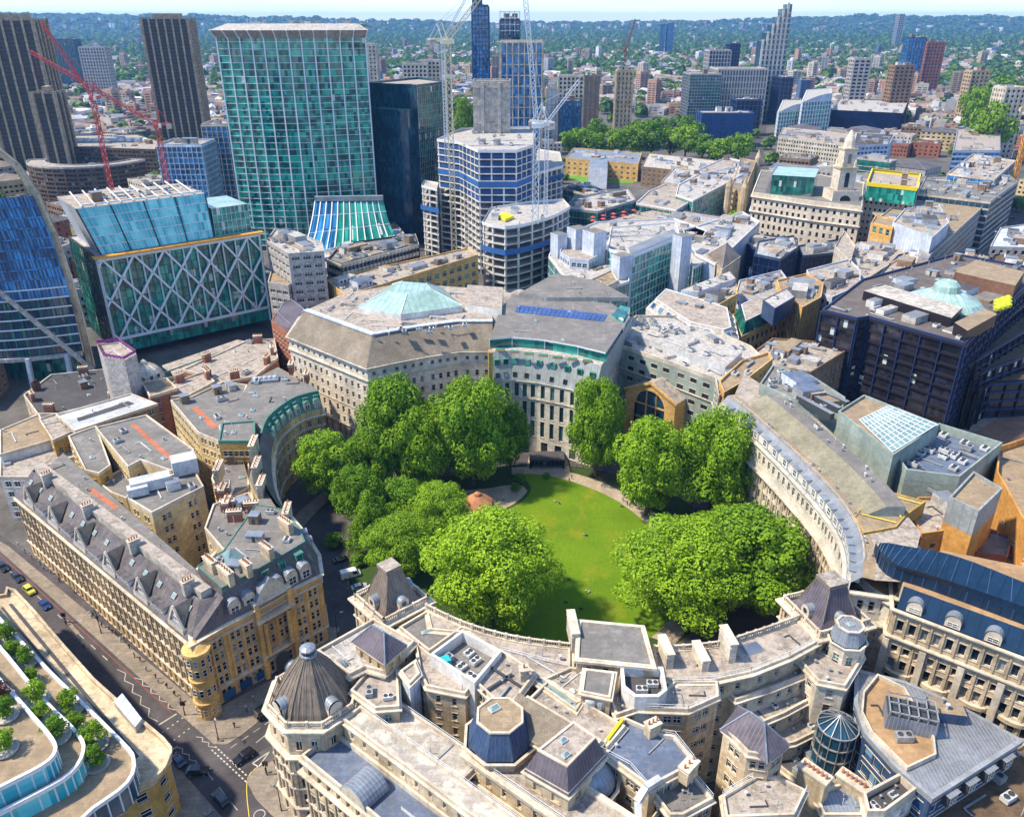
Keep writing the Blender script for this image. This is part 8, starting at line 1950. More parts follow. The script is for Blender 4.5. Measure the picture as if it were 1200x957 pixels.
def grassmat(name,a,c,d):
 m,nt,b = nmat(name);g = N(nt,'ShaderNodeNewGeometry');p = g.outputs['Position']
 n1 = noise(nt,p,0.06,4,0.6,0.35,0.65);n2 = noise(nt,p,1.5,5,0.7);col = mixc(nt,n1,a,c);n3 = noise(nt,vscale(nt,p,(1,0.5,1)),0.11,3,0.6,0.52,0.66);col = mixc(nt,n3,col,d)
 col = mixc(nt,n2,mixc(nt,0.25,col,(0,0,0)),col);nt.links.new(col,b.inputs['Base Color']);b.inputs['Roughness'].default_value = 0.9;b.inputs['Specular IOR Level'].default_value = 0.1
 bp = N(nt,'ShaderNodeBump');bp.inputs['Strength'].default_value = 0.4;bp.inputs['Distance'].default_value = 0.1;nt.links.new(n2,bp.inputs['Height']);nt.links.new(bp.outputs[0],b.inputs['Normal']);return m
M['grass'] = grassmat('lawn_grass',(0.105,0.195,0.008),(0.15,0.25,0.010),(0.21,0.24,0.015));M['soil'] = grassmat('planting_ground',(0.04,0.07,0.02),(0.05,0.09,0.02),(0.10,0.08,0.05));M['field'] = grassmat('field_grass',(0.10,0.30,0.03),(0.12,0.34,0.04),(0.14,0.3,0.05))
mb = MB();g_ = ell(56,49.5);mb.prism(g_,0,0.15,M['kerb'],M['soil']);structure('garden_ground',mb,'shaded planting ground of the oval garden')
pout = smooth([G(596,548),G(640,548),G(690,560),G(735,580),G(778,610),G(800,640),(51,172),(40,155)],4)
pin = smooth([G(600,556),G(640,557),G(686,570),G(726,589),G(764,620),G(782,650),(45,172),(35,158)],4)
mb = MB()
for i in range(len(pout)-1):mb.poly([(*pout[i],0.165),(*pout[i+1],0.165),(*pin[i+1],0.165),(*pin[i],0.165)],M['gravel'])
structure('path',mb,'pale gravel path curving round the far edge of the lawn')
lawn = pin+[(22,152),(5,150),(-6,158),(-13,172),(-14,188),(-11,202)]+smooth([G(574,600),G(600,595),G(618,582),G(622,570),G(612,560)],3)
sheet('lawn',lawn,0.162,M['grass'],label='open green lawn with yellowed worn patches')
sheet('kiosk_terrace',smooth([G(545,575),G(575,572),G(605,568),G(618,576),G(600,592),G(575,602),G(545,612),G(540,590)],2),0.170,M['gravel'])
sheet('gate_forecourt',R([(616,553),(668,553),(662,525),(622,525)],0),0.168,M['gravel'])
t = Thing('garden_railing','dark iron railing along the kerb of the oval garden','railing',(gx,gy-49.6,0));mb = MB();e_ = ell(55.4,48.9,144)
for k in range(144):
 j = (k+1) % 144;mb.bar((*e_[k],1.3),(*e_[j],1.3),0.06,M['black']);mb.bar((*e_[k],0.4),(*e_[j],0.4),0.05,M['black']);mb.bar((*e_[k],0.1),(*e_[k],1.5),0.1,M['black'])
t.part('fence_panel',mb)
gx0,gy0 = G(641,549);t = Thing('garden_gate','black gate screen in the railing at the top of the lawn','gate',(gx0,gy0,0));mb = MB()
for i in range(25):mb.bar((gx0-5.4+i*0.45,gy0,0.1),(gx0-5.4+i*0.45,gy0,3.0),0.09,M['black'])
mb.bar((gx0-5.5,gy0,3.0),(gx0+5.5,gy0,3.0),0.15,M['black']);mb.bar((gx0-5.5,gy0,0.5),(gx0+5.5,gy0,0.5),0.1,M['black']);t.part('gate_leaf',mb)
for k in (-5.7,5.7):mb = MB();mb.box(gx0+k,gy0,0.1,3.4,0.6,0.6,0,M['black']);mb.box(gx0+k,gy0,3.4,3.6,0.8,0.8,0,M['black']);t.part('gate_post',mb)
t = Thing('vent_shed','low black roofed shed behind the garden gate','shed',(gx0,gy0+4,0));mb = MB();mb.box(gx0,gy0+4,0.1,2.8,11.5,5.5,0,M['framed'],M['feltd']);t.part('wall',mb);mb = MB();mb.box(gx0,gy0+4,2.8,3.0,12.2,6.2,0,M['feltd']);t.part('roof',mb)
mb = MB()
for i in range(8):mb.box(gx0-4.9+i*1.4,gy0+1.22,0.8,2.3,0.9,0.06,0,M['wglass'])
t.part('window_strip',mb)
kx,ky = G(560,600);t = Thing('bandstand_kiosk','octagonal kiosk with a brown tiled roof and white posts beside the lawn','kiosk',(kx,ky,0.15));mb = MB();mb.prism(circ(kx,ky,3.4,8,0.39),0.17,0.6,M['pale']);t.part('base',mb)
mb = MB();mb.lathe(kx,ky,[(5.2,3.7),(4.9,4.1),(1.6,6.2),(1.2,6.2),(1.1,7.0),(0,7.7)],M['terracotta'],8,0.39);t.part('roof',mb);mb = MB();mb.lathe(kx,ky,[(2.7,0.6),(2.7,3.6)],M['wglass'],8,0.39);t.part('glazing',mb)
for i in range(8):a_ = 0.39+i*math.pi/4;mb = MB();mb.box(kx+3.5*math.cos(a_),ky+3.5*math.sin(a_),0.2,3.8,0.28,0.28,a_,M['frame']);t.part('post',mb)
mb = MB();mb.lathe(kx,ky,[(3.3,0.6),(3.3,1.3)],M['frame'],8,0.39);t.part('balustrade',mb)
sheet('playing_field',R([(655,208),(672,196),(745,204),(742,215),(690,214)],0),0.05,M['field'],label='bright green playing field beyond the offices')
sheet('square_paving',R([(860,300),(1010,300),(1020,250),(880,240)],0),0.03,M['paving'])
# ---- road markings ----
def dash(name,pts,w,z,mat='paint',on=None,off=0,label=None):
 mb = MB();
 for i in range(len(pts)-1):
  a,c = Vector(pts[i]),Vector(pts[i+1]);L = (c-a).length;d = (c-a).normalized();n = Vector((-d.y,d.x))*w/2;s_ = 0
  while s_ < L:
   e_ = min(L,s_+(on or L));p,q = a+d*s_,a+d*e_;mb.poly([(*(p-n),z),(*(q-n),z),(*(q+n),z),(*(p+n),z)],M[mat]);s_ = e_+off if on else L
 o = structure(name,mb,label);return o
dash('lane_marking',[G(-20,640),G(128,775)],0.2,0.03,on=2.5,off=3.5)
zig = lambda p0,p1,n,am:[(p0[0]+(p1[0]-p0[0])*i/n+(am if i % 2 else -am)*0.86,p0[1]+(p1[1]-p0[1])*i/n+(am if i % 2 else -am)*0.5) for i in range(n+1)]
dash('zigzag_marking',zig(G(140,783),G(182,846),9,0.55),0.18,0.03);dash('zigzag_marking',zig(G(160,793),G(205,833),9,0.5),0.18,0.03);dash('lane_marking',[G(8,700),G(44,745)],0.18,0.03,on=3,off=3)
dash('stop_line',[G(186,849),G(207,836)],0.35,0.03);dash('crossing_studs',[G(184,862),G(218,838)],0.3,0.03,on=0.4,off=0.8);dash('crossing_studs',[G(192,876),G(226,850)],0.3,0.03,on=0.4,off=0.8)
dash('zigzag_marking',zig(G(208,874),G(232,896),6,0.4)+[],0.16,0.03);dash('stop_line',[G(196,882),G(208,874)],0.3,0.03)
dash('give_way_line',[G(248,878),G(290,917)],0.3,0.03,on=0.6,off=0.5);dash('give_way_line',[G(252,874),G(294,913)],0.3,0.03,on=0.6,off=0.5)
dash('zigzag_marking',zig(G(232,862),G(250,876),5,0.4),0.16,0.03);dash('lane_marking',[G(300,870),G(322,852)],0.2,0.034);dash('give_way_triangle',[G(296,894),G(316,880),G(303,898),G(296,894)],0.25,0.034);dash('lane_marking',[G(270,876),G(320,842)],0.16,0.034,on=1.6,off=1.2)
dash('lane_marking',[G(243,905),G(285,957)],0.18,0.03,on=2.5,off=2.5);dash('lane_marking',[G(407,690),G(412,660),G(400,625)],0.14,0.034,on=0.6,off=2.2)
cc = G(304,954);dash('cycle_symbol',[(cc[0]+1.1*math.cos(i*0.63),cc[1]+1.1*math.sin(i*0.63)) for i in range(11)],0.2,0.034)
dash('red_route_line',[(p[0]-0.5,p[1]-0.5) for p in (G(-28,620),G(205,833))],0.14,0.03,'paintred');dash('double_yellow_line',smooth([G(292,957),G(289,925),G(293,906),G(310,893)],3),0.12,0.03,'yellow')
# ---- vehicles ----
def car_mesh(L,W,H,body,kind='car'):
 """returns dict of part meshes; nose towards +x"""
 P = {};mb = MB();hw = W/2
 if kind == 'van':prof = [(-L/2,0.35),(-L/2,H*0.97),(-L/2+0.15,H),(L*0.20,H),(L*0.30,H*0.9),(L*0.41,1.15),(L*0.48,0.98),(L/2,0.8),(L/2,0.35)]
 elif kind == 'taxi':prof = [(-L/2,0.35),(-L/2,0.95),(-L*0.43,1.08),(-L*0.40,H*0.94),(-L*0.33,H),(L*0.08,H),(L*0.13,H*0.96),(L*0.21,1.12),(L*0.46,0.98),(L/2,0.7),(L/2,0.35)]
 else:prof = [(-L/2,0.35),(-L/2,0.85),(-L*0.46,0.98),(-L*0.38,1.02),(-L*0.27,H*0.95),(-L*0.18,H),(L*0.06,H),(L*0.12,H*0.97),(L*0.25,0.98),(L*0.46,0.82),(L/2,0.62),(L/2,0.35)]
 def wdt(z):return hw*(1.0 if z < 1.0 else 1.0-(z-1.0)/(H-1.0+1e-3)*(0.06 if kind == 'van' else 0.17))
 n = len(prof)
 for i in range(n):
  (x0,z0),(x1,z1) = prof[i],prof[(i+1) % n];mb.poly([(x0,-wdt(z0),z0),(x1,-wdt(z1),z1),(x1,wdt(z1),z1),(x0,wdt(z0),z0)],body)
 for s_ in (-1,1):
  base = [p for p in prof if p[1] <= 1.16];top_ = [p for p in prof]
  mb.poly([(x,s_*wdt(z),z) for x,z in top_],body)
 P['body'] = mb.mesh('body');mb = MB();gm = M['wglass'];off = 0.02
 def pane(i,f0,f1):
  (x0,z0),(x1,z1) = prof[i],prof[i+1];a = (x0+(x1-x0)*f0,z0+(z1-z0)*f0);c = (x0+(x1-x0)*f1,z0+(z1-z0)*f1);nx,nz = -(c[1]-a[1]),(c[0]-a[0]);l = math.hypot(nx,nz);nx,nz = nx/l*off,nz/l*off
  k = 0.88;mb.poly([(a[0]+nx,-wdt(a[1])*k,a[1]+nz),(c[0]+nx,-wdt(c[1])*k,c[1]+nz),(c[0]+nx,wdt(c[1])*k,c[1]+nz),(a[0]+nx,wdt(a[1])*k,a[1]+nz)],gm)
 if kind == 'van':pane(4,0.05,0.95);sides = [(L*0.08,1.2),(L*0.36,1.2),(L*0.27,H*0.86),(L*0.08,H*0.86)]
 elif kind == 'taxi':pane(6,0.05,0.95);pane(2,0.1,0.9);sides = [(-L*0.37,1.1),(L*0.17,1.1),(L*0.09,H*0.93),(-L*0.32,H*0.93)]
 else:pane(7,0.03,0.97);pane(3,0.1,0.95);sides = [(-L*0.33,1.0),(L*0.20,1.0),(L*0.07,H*0.95),(-L*0.19,H*0.95)]
 for s_ in (-1,1):mb.poly([(x,s_*(wdt(z)+0.015),z) for x,z in sides],gm)
 P['window'] = mb.mesh('window');mb = MB();tyre = M['black'];rim = M['greymet']
 for i in range(14):
  a0,a1 = 6.283*i/14,6.283*(i+1)/14;r = 0.33
  mb.poly([(r*math.cos(a0),-0.11,r*math.sin(a0)),(r*math.cos(a1),-0.11,r*math.sin(a1)),(r*math.cos(a1),0.11,r*math.sin(a1)),(r*math.cos(a0),0.11,r*math.sin(a0))],tyre)
 for s_ in (-1,1):
  mb.poly([(0.33*math.cos(6.283*i/14),s_*0.11,0.33*math.sin(6.283*i/14)) for i in range(14)],tyre);mb.poly([(0.2*math.cos(6.283*i/14),s_*0.125,0.2*math.sin(6.283*i/14)) for i in range(14)],rim)
 P['wheel'] = mb.mesh('wheel');mb = MB();mb.box(0,0,0,0.14,0.06,0.34,0,M['frame']);P['headlight'] = mb.mesh('headlight');mb = MB();mb.box(0,0,0,0.12,0.06,0.3,0,M['paintred']);P['tail_light'] = mb.mesh('tail_light');return P
CM = {}
def paint(col):
 m,nt,b = nmat('car_paint');b.inputs['Base Color'].default_value = (*col,1);b.inputs['Roughness'].default_value = 0.25;b.inputs['Coat Weight'].default_value = 0.8;return m
def car(label,px,py,to,col,kind='car',z=0.02,cat=None):
 x,y = G(px,py,0.7);tx,ty = G(*to,0.7);an = math.atan2(ty-y,tx-x);L,W,H_ = dict(car=(4.4,1.8,1.45),taxi=(4.6,1.8,1.78),van=(5.6,2.0,2.4))[kind]
 if (kind,col) not in CM:CM[(kind,col)] = car_mesh(L,W,H_,paint(col),kind)
 P = CM[(kind,col)];cat = cat or dict(car='car',taxi='taxi',van='van')[kind];o = link({'car':'car','taxi':'taxi','van':'van'}[kind],None,None,(x,y,z),an);setup(o,label,cat,'vehicles in the streets')
 link('body',P['body'],o);link('window',P['window'],o)
 for sx in (-1,1):
  for sy in (-1,1):link('wheel',P['wheel'],o,(sx*L*0.31,sy*(W/2-0.1),0.33))
 for sy in (-1,1):link('headlight',P['headlight'],o,(L/2,sy*W*0.33,0.62));link('tail_light',P['tail_light'],o,(-L/2,sy*W*0.36,0.75))
 return o
blk = (0.012,0.012,0.016)
car('black taxi first in the queue at the top of the avenue',3,664,(40,700),blk,'taxi');car('black taxi right behind the yellow green car in the avenue',20,676,(55,712),(0.02,0.022,0.03),'taxi')
car('bright yellow green car in the avenue',34,691,(70,725),(0.50,0.50,0.03),'taxi',cat='car');car('small dark blue car alone below the yellow green one',52,708,(85,742),(0.01,0.03,0.16))
car('dark blue car waiting at the zigzag lines near the junction',209,890,(190,868),(0.01,0.025,0.07));car('black taxi turning across the junction',232,903,(262,902),blk,'taxi')
car('black taxi at the give way line of the side street',286,886,(270,897),blk,'taxi');car('black taxi near the bottom of the avenue behind the turning one',258,935,(240,915),(0.015,0.017,0.025),'taxi');car('dark car half lost at the bottom left of the avenue',250,958,(232,938),(0.02,0.02,0.02));car('dark van in the shade of the ochre corner building',313,832,(330,820),(0.02,0.025,0.03),'van')
car('white van parked by the ring road under the trees',411,673,(430,668),(0.8,0.8,0.8),'van');car('silver car parked beside the white van',421,687,(440,682),(0.45,0.46,0.47));car('black car parked in tree shade above the white van',399,655,(415,650),blk)
for i,(px,py) in enumerate(((862,262),(866,240),(871,228),(878,210),(856,268),(885,196),(930,272),(945,270),(915,268),(905,262),(960,276),(1186,255),(1182,275))):
 cols = [(0.7,0.7,0.7),blk,(0.3,0.3,0.32),(0.6,0.6,0.62),(0.02,0.03,0.08)];car('small %s car far off on the main road beside the steeple building' % ['white','black','grey','silver','navy'][i % 5],px,py,(px+3,py-18) if i < 6 else (px+20,py+1),cols[i % 5],z=0.03)
def bus(label,px,py,an):
 x,y = G(px,py);t = Thing('bus',label,'bus',(x,y,0),'buses');mb = MB();mb.box(x,y,0.4,4.3,10.5,2.5,an,plain('bus_red',(0.55,0.02,0.03),0.3),M['frame']);t.part('body',mb)
 for z0,z1 in ((1.3,2.1),(3.0,3.7)):mb = MB();mb.box(x,y,z0,z1,10.56,2.56,an,M['wglass'],bottom=True);t.part('window_band',mb)
 for sx in (-3.2,3.2):
  for sy in (-1.1,1.1):mb = MB();c_,s_ = math.cos(an),math.sin(an);mb.lathe(0,0,[(0,0)],M['black'],3) if False else mb.box(x+c_*sx-s_*sy,y+s_*sx+c_*sy,0,0.95,0.95,0.3,an,M['black']);t.part('wheel',mb)
bus('red double decker bus passing the cream ribbon windowed wing',1011,263,0.1)
# ---- street furniture ----
def lamp(label,px,py,h=8,arm=1.6,an=0.0,z=0.13,tl=False):
 x,y = G(px,py);t = Thing('traffic_light' if tl else 'street_lamp',label,'traffic light' if tl else 'street lamp',(x,y,z),'street lights and signals');mb = MB();mb.lathe(x,y,[(0.16,z),(0.12,z+0.8),(0.08,z+h),(0,z+h)],M['black'],8);t.part('pole',mb)
 if tl:
  for k in (-0.35,0.35):mb = MB();mb.box(x+k,y,z+h-1.3,z+h-0.2,0.35,0.3,0,M['black']);t.part('signal_head',mb)
 else:
  mb = MB();mb.bar((x,y,z+h-0.05),(x+arm*math.cos(an),y+arm*math.sin(an),z+h+0.25),0.1,M['black']);t.part('arm',mb);mb = MB();mb.box(x+arm*math.cos(an),y+arm*math.sin(an),z+h+0.1,z+h+0.3,0.8,0.35,an,M['greymet']);t.part('lamp_head',mb)
lamp('street lamp standing on the pavement in front of the brown stone building',119,742,7.5,an=-2.2);lamp('traffic light on the pavement before the stop line',217,838,4.2,tl=True);lamp('tall lamp post at the pavement corner of the ochre building',256,866,7,an=-1);lamp('traffic light on the corner opposite the ochre building',313,908,4.0,tl=True)
lamp('lamp post in the pavement right of the ochre building',396,748,7.5,an=0.5);lamp('lamp post on the pavement below the domed corner tower',330,950,6,an=2.5);lamp('street lamp by the ring road under the curved building',349,640,7,an=0.2);lamp('pedestrian signal on the avenue island',77,730,3.4,tl=True)
t_i = sheet('traffic_island',[G(76,728),G(80,726),G(94,742),G(90,744)],0.14,M['paving'],h=0.12)
# ---- people ----
def person_mesh(v,seated=False):
 """one continuous skinned body"""
 cols = [((0.03,0.03,0.05),(0.02,0.02,0.03)),((0.5,0.48,0.45),(0.03,0.04,0.09)),((0.06,0.08,0.2),(0.05,0.05,0.06)),((0.35,0.06,0.05),(0.03,0.03,0.04)),((0.65,0.62,0.55),(0.2,0.18,0.15))][v]
 me = bpy.data.meshes.new('body')
 if not seated:
  vs = [(0,0,0.95),(0,0,1.2),(0,0,1.42),(0,0,1.52),(0.02,0,1.64),(0,0.1,0.9),(0.12,0.1,0.5),(0.02,0.1,0.08),(0.14,0.1,0.05),(0,-0.1,0.9),(-0.02,-0.1,0.5),(-0.2,-0.1,0.1),(-0.08,-0.1,0.05),(0,0.2,1.4),(-0.05,0.25,1.12),(0.12,0.24,0.9),(0,-0.2,1.4),(0.05,-0.25,1.12),(0.14,-0.24,0.92)]
  rs = [.15,.14,.15,.06,.11,.10,.075,.05,.05,.10,.075,.05,.05,.07,.05,.04,.07,.05,.04]
 else:
  vs = [(0,0,0.15),(-0.06,0,0.38),(-0.1,0,0.6),(-0.1,0,0.7),(-0.08,0,0.83),(0.05,0.1,0.15),(0.4,0.14,0.4),(0.62,0.14,0.08),(0.75,0.14,0.06),(0.05,-0.1,0.15),(0.45,-0.14,0.14),(0.85,-0.14,0.08),(0.95,-0.14,0.12),(-0.1,0.2,0.58),(-0.22,0.26,0.34),(-0.3,0.26,0.06),(-0.1,-0.2,0.58),(0.05,-0.26,0.36),(0.28,-0.18,0.3)]
  rs = [.16,.14,.15,.06,.11,.10,.075,.05,.05,.10,.075,.05,.05,.07,.05,.04,.07,.05,.04]
 ed = [(0,1),(1,2),(2,3),(3,4),(0,5),(5,6),(6,7),(7,8),(0,9),(9,10),(10,11),(11,12),(2,13),(13,14),(14,15),(2,16),(16,17),(17,18)]
 me.from_pydata(vs,ed,[]);o = bpy.data.objects.new('tmp',me);COL.objects.link(o);md = o.modifiers.new('s','SKIN');
 for i,sv in enumerate(me.skin_vertices[0].data):sv.radius = (rs[i],rs[i]);sv.use_root = (i == 0)
 sb = o.modifiers.new('u','SUBSURF');sb.levels = sb.render_levels = 1
 dg = bpy.context.evaluated_depsgraph_get();m2 = bpy.data.meshes.new_from_object(o.evaluated_get(dg));m2.name = 'body';bpy.data.objects.remove(o)
 m2.materials.clear();[m2.materials.append(plain('cloth',c,0.8)) for c in cols];m2.materials.append(plain('skin',(0.45,0.26,0.18),0.6));m2.materials.append(plain('hair',(0.03,0.02,0.015),0.7))
 zt,zl = (1.5,0.93) if not seated else (0.68,0.2)
 for p in m2.polygons:
  z = p.center.z;p.material_index = 2 if z > zt else (0 if z > zl else 1)
  if z > zt+0.16:p.material_index = 3
  p.use_smooth = True
 return m2
PM = [person_mesh(v) for v in range(5)];PS = [person_mesh(v,True) for v in range(5)]
def person(px,py,v,label,seated=False,z=0.13,group='people walking on the pavements'):
 x,y = G(px,py,z);o = link('person',(PS if seated else PM)[v],None,(x,y,z),random.uniform(0,6.28));o.scale = (1.05,1.05,1.05);setup(o,label,'person',group)
dress = ['person in black clothes','person in a pale top','person in a blue jacket','person in a red top','person in light clothes']
rp = random.Random(4)
for i,(px,py) in enumerate(((48,662),(52,668),(70,677),(70,682),(83,689),(98,702),(108,724),(110,722),(136,743),(142,752),(132,742),(146,750),(158,770),(183,795),(186,800),(196,806),(60,672),(120,735),(88,695),(94,696),(115,728),(128,738),(152,760),(165,775),(172,786),(205,815),(212,822),(30,648),(38,655),(22,640))):
 person(px,py,i % 5,dress[i % 5]+' walking on the pavement below the brown stone building')
for i,(px,py) in enumerate(((275,852),(290,835),(297,820),(289,832),(256,868),(303,845),(318,818),(320,815))):person(px,py,(i*2) % 5,dress[(i*2) % 5]+' on the corner pavement of the ochre building')
for i,(px,py) in enumerate(((312,905),(322,895),(328,918),(330,925),(340,942))):person(px,py,(i*3) % 5,dress[(i*3) % 5]+' on the pavement under the domed tower')
for i,(px,py) in enumerate(((77,729),(78,732),(58,738),(99,760))):person(px,py,i % 2*2,dress[i % 2*2]+' crossing the avenue',z=0.03)
for i,(px,py) in enumerate(((648,686),(651,684),(667,679),(687,693),(690,694),(662,706),(680,714),(665,727),(668,726),(644,675),(650,588),(684,627),(687,628),(726,640),(729,640),(728,594),(655,590))):person(px,py,(4,1,0,4,1,0,0,4,1,0)[i % 10],dress[(4,1,0,4,1,0,0,4,1,0)[i % 10]]+' sitting on the lawn',True,0.165,'people sitting on the lawn')
for i,(px,py) in enumerate(((667,565),(730,587),(735,592),(738,594),(760,606),(670,561),(705,571),(566,596),(575,590),(590,586))):person(px,py,i % 5,dress[i % 5]+' walking along the garden path',z=0.17,group='people on the garden path')
# ---- terraced office roof, lower left (cream decks, glass fronts, planting) ----
def deckbld():
 b = None
 lv = [  # z, outline px (outer edge from top left round the nose to the bottom), roof mat
     (13.5,[(-60,650),(0,700),(18,694),(110,798),(192,868),(198,890),(180,915),(120,945),(60,985),(-60,985)]),
     (18.0,[(-60,665),(-10,716),(60,790),(140,868),(158,893),(150,920),(110,950),(60,985),(-60,985)]),
     (21.5,[(-60,700),(-10,748),(50,820),(92,862),(99,884),(84,908),(45,932),(-60,985)]),
     (25.0,[(-60,740),(0,798),(40,842),(62,868),(66,884),(50,900),(0,926),(-60,960)])]
 P0 = R(lv[0][1],lv[0][0]);b = Bld('cream terraced office roof with rounded glass fronts and planted decks at the lower left',P0)
 b.walls(P0,0.1,lv[0][0],rows(0.4,3,4.2,1,1),4,2.0,M['ybrick']);b.band(P0,12.6,0.9,0.5,M['cream'])
 for i,(z,px) in enumerate(lv):
  P = ccw(smooth(R(px,z),3));mb = MB();mb.poly([(*q,z) for q in P],M['tan'] if i else M['cream']);b.part('deck',mb)
  mb = MB();mb.sweep(P,[(0.1,z-0.1),(0.25,z+0.9),(-0.35,z+0.9),(-0.35,z-0.05)],M['steelw'] if i else M['cream']);b.part('parapet',mb)
  if i:
   mb = MB();u = 0
   for k in range(len(P)):
    a,c = P[k],P[(k+1) % len(P)];L = math.hypot(c[0]-a[0],c[1]-a[1]);mb.poly([(*a,lv[i-1][0]),(*c,lv[i-1][0]),(*c,z-0.1),(*a,z-0.1)],M['g_sky'] if i > 1 else M['g_navy'],[(u,0),(u+L,0),(u+L,3),(u,3)]);u += L
    n_ = max(1,int(L/2.2));
    for j in range(n_):mb.bar((a[0]+(c[0]-a[0])*j/n_,a[1]+(c[1]-a[1])*j/n_,lv[i-1][0]),(a[0]+(c[0]-a[0])*j/n_,a[1]+(c[1]-a[1])*j/n_,z),0.2,M['steelw'])
   b.part('glass_wall',mb)
 a,c = G(18,704,13.7),G(168,882,13.7);mb = MB();d = Vector((c[0]-a[0],c[1]-a[1])).normalized();n = Vector((-d.y,d.x))
 for o_,w_ in ((1.2,0.7),(3.0,0.5)):p,q = (a[0]-n.x*o_,a[1]-n.y*o_),(c[0]-n.x*o_,c[1]-n.y*o_);mb.bar((*p,13.6),(*q,13.6),w_,M['feltd'],0.1)
 b.part('roof_gutter',mb)
 mb = MB();q = R([(135,828),(145,818),(168,848),(160,858)],13.7);mb.prism(q,6,15.2,M['slab'],M['bluewhite']);b.part('roof_box',mb,'plain white box on the edge of the roof')
 b.finish();
deckbld()
pl = [(8,745,18,1.9,'dark'),(14,762,18,1.6,'round'),(30,772,18,1.8,'dark'),(36,792,18,1.5,'round'),(6,833,25,1.8,'dark'),(4,872,25,1.9,'round'),(2,812,25,1.7,'red'),(42,815,21.5,2.0,'bright'),(46,838,21.5,1.7,'round'),(66,858,21.5,2.0,'dark'),(82,826,18,2.1,'bright'),(88,850,18,1.8,'round'),(108,868,18,2.2,'round'),(112,890,18,1.9,'dark')]
CRS[('red',0)] = crown_mesh(20,18,110,0.9,mat=LEAFR)
pd = ['topmost','second','third','fourth','fifth','sixth','dark red','seventh','eighth','ninth','tenth','eleventh','twelfth','lowest']
for i,(px,py,z,r,kd) in enumerate(pl):
 x,y = G(px,py,z+1.5);r *= 1.3;tree('%s potted shrub on the cream roof terraces, counted from the top' % pd[i] if kd != 'red' else 'dark red leaved shrub on the upper roof terrace',x,y,r,r*2.1,(kd,0),0.1,small=True,group='planting on the roof terraces',name='potted_tree',cat='shrub',z=z)
 t = Thing('planter','curved stone planter under the %s roof terrace shrub' % pd[i],'planter',(x,y,z),'stone planters on the roof terraces');mb = MB();mb.lathe(x,y,[(r*0.8,z),(r*0.95,z+0.6),(r*0.75,z+0.6),(r*0.7,z+0.4),(0,z+0.4)],M['conc'],14);t.part('bowl',mb)
# ================= hills, sky, air, light, camera =================
def hill(name,pts,depth,mat,label):
 mb = MB();n = len(pts)
 prof = [(-1.0,0.0),(-0.6,0.25),(-0.25,0.7),(0,1.0),(0.5,0.85),(1,0.4)]
 for j in range(len(prof)-1):
  for i in range(n-1):
   q = []
   for (ii,jj) in ((i,j),(i+1,j),(i+1,j+1),(i,j+1)):
    x,y,h = pts[ii];o,k = prof[jj];q.append((x,y+o*depth,-1+h*k+(math.sin(x*0.004+jj)*4+math.sin(x*0.011+jj*2)*3)*(k > 0)))
   mb.poly(q,mat)
 return structure(name,mb,label)
HM = surf('wooded_hill',(0.03,0.07,0.04),'plain',dirt=0,var=0.4,bump=0,scale=0.03)
Yh = 8200
hp = [(x,Yh+math.sin(x*0.0005)*300,h) for x,h in [(-9000,150),(-6500,175),(-5600,180),(-4700,190),(-4000,178),(-3200,165),(-2600,158),(-2000,150),(-1300,128),(-500,110),(300,105),(1200,112),(2000,120),(2800,150),(3600,165),(4200,158),(5000,150),(5600,140),(7000,130),(9500,120)]]
hs = []
for i in range(len(hp)-1):
 for k in range(6):t = k/6;hs.append(tuple(hp[i][q]+(hp[i+1][q]-hp[i][q])*t for q in range(3)))
hs.append(hp[-1]);hs = [(x,y,h+5*math.sin(x*0.006)+3*math.sin(x*0.017)) for x,y,h in hs]
hill('hills',hs,1100,HM,'long blue wooded ridge on the horizon')
rng = random.Random(3);V = [];Fc = []
for i in range(2600):
 x = rng.uniform(-6800,6800);k = min(range(len(hs)),key=lambda q:abs(hs[q][0]-x)) if i % 1 == 0 else 0;o = rng.uniform(-0.9,0.25);hh = hs[k][2]*(max(0,1+o*1.05) if o < 0 else 1-o*0.3);r = rng.uniform(16,34);v_,f_ = rng.choice(BTs);n0 = len(V);y = hs[k][1]+o*1100
 V.extend([(x+a*r,y+b_*r,hh-8+c*r*0.6) for a,b_,c in v_]);Fc.extend([tuple(q+n0 for q in f) for f in f_])
me = bpy.data.meshes.new('ridge_woodland');me.from_pydata(V,[],Fc);me.materials.append(FARL);me.update();o = link('ridge_woodland',me);o['kind'] = 'stuff';o['label'] = 'woodland covering the distant ridge'
mb = MB()
for i in range(420):
 x = rng.uniform(-6500,6500);k = min(range(len(hs)),key=lambda q:abs(hs[q][0]-x));o = rng.uniform(-0.95,-0.15);hh = hs[k][2]*max(0,1+o*1.05);w = rng.uniform(20,50);mb.box(x,hs[k][1]+o*1100,hh-15,hh+rng.uniform(12,26),w,20,rng.uniform(0,3),fkinds[rng.choice((4,4,3,2,0))][0],fkinds[4][1],bottom=False)
structure('ridge_houses',mb,'scattered pale houses on the distant ridge','stuff')
W = bpy.data.worlds.new('World');SC.world = W;W.use_nodes = True;nt = W.node_tree;bg = nt.nodes['Background']
sky = nt.nodes.new('ShaderNodeTexSky');sky.sky_type = 'NISHITA';sky.sun_disc = False
SUN_EL = rad(55);az = math.atan2(-0.12,-0.99)     # direction TO the sun in the ground plane
sky.sun_elevation = SUN_EL;sky.sun_rotation = math.pi/2-az;sky.altitude = 100;sky.air_density = 1.0;sky.dust_density = 0.1;sky.ozone_density = 2.0
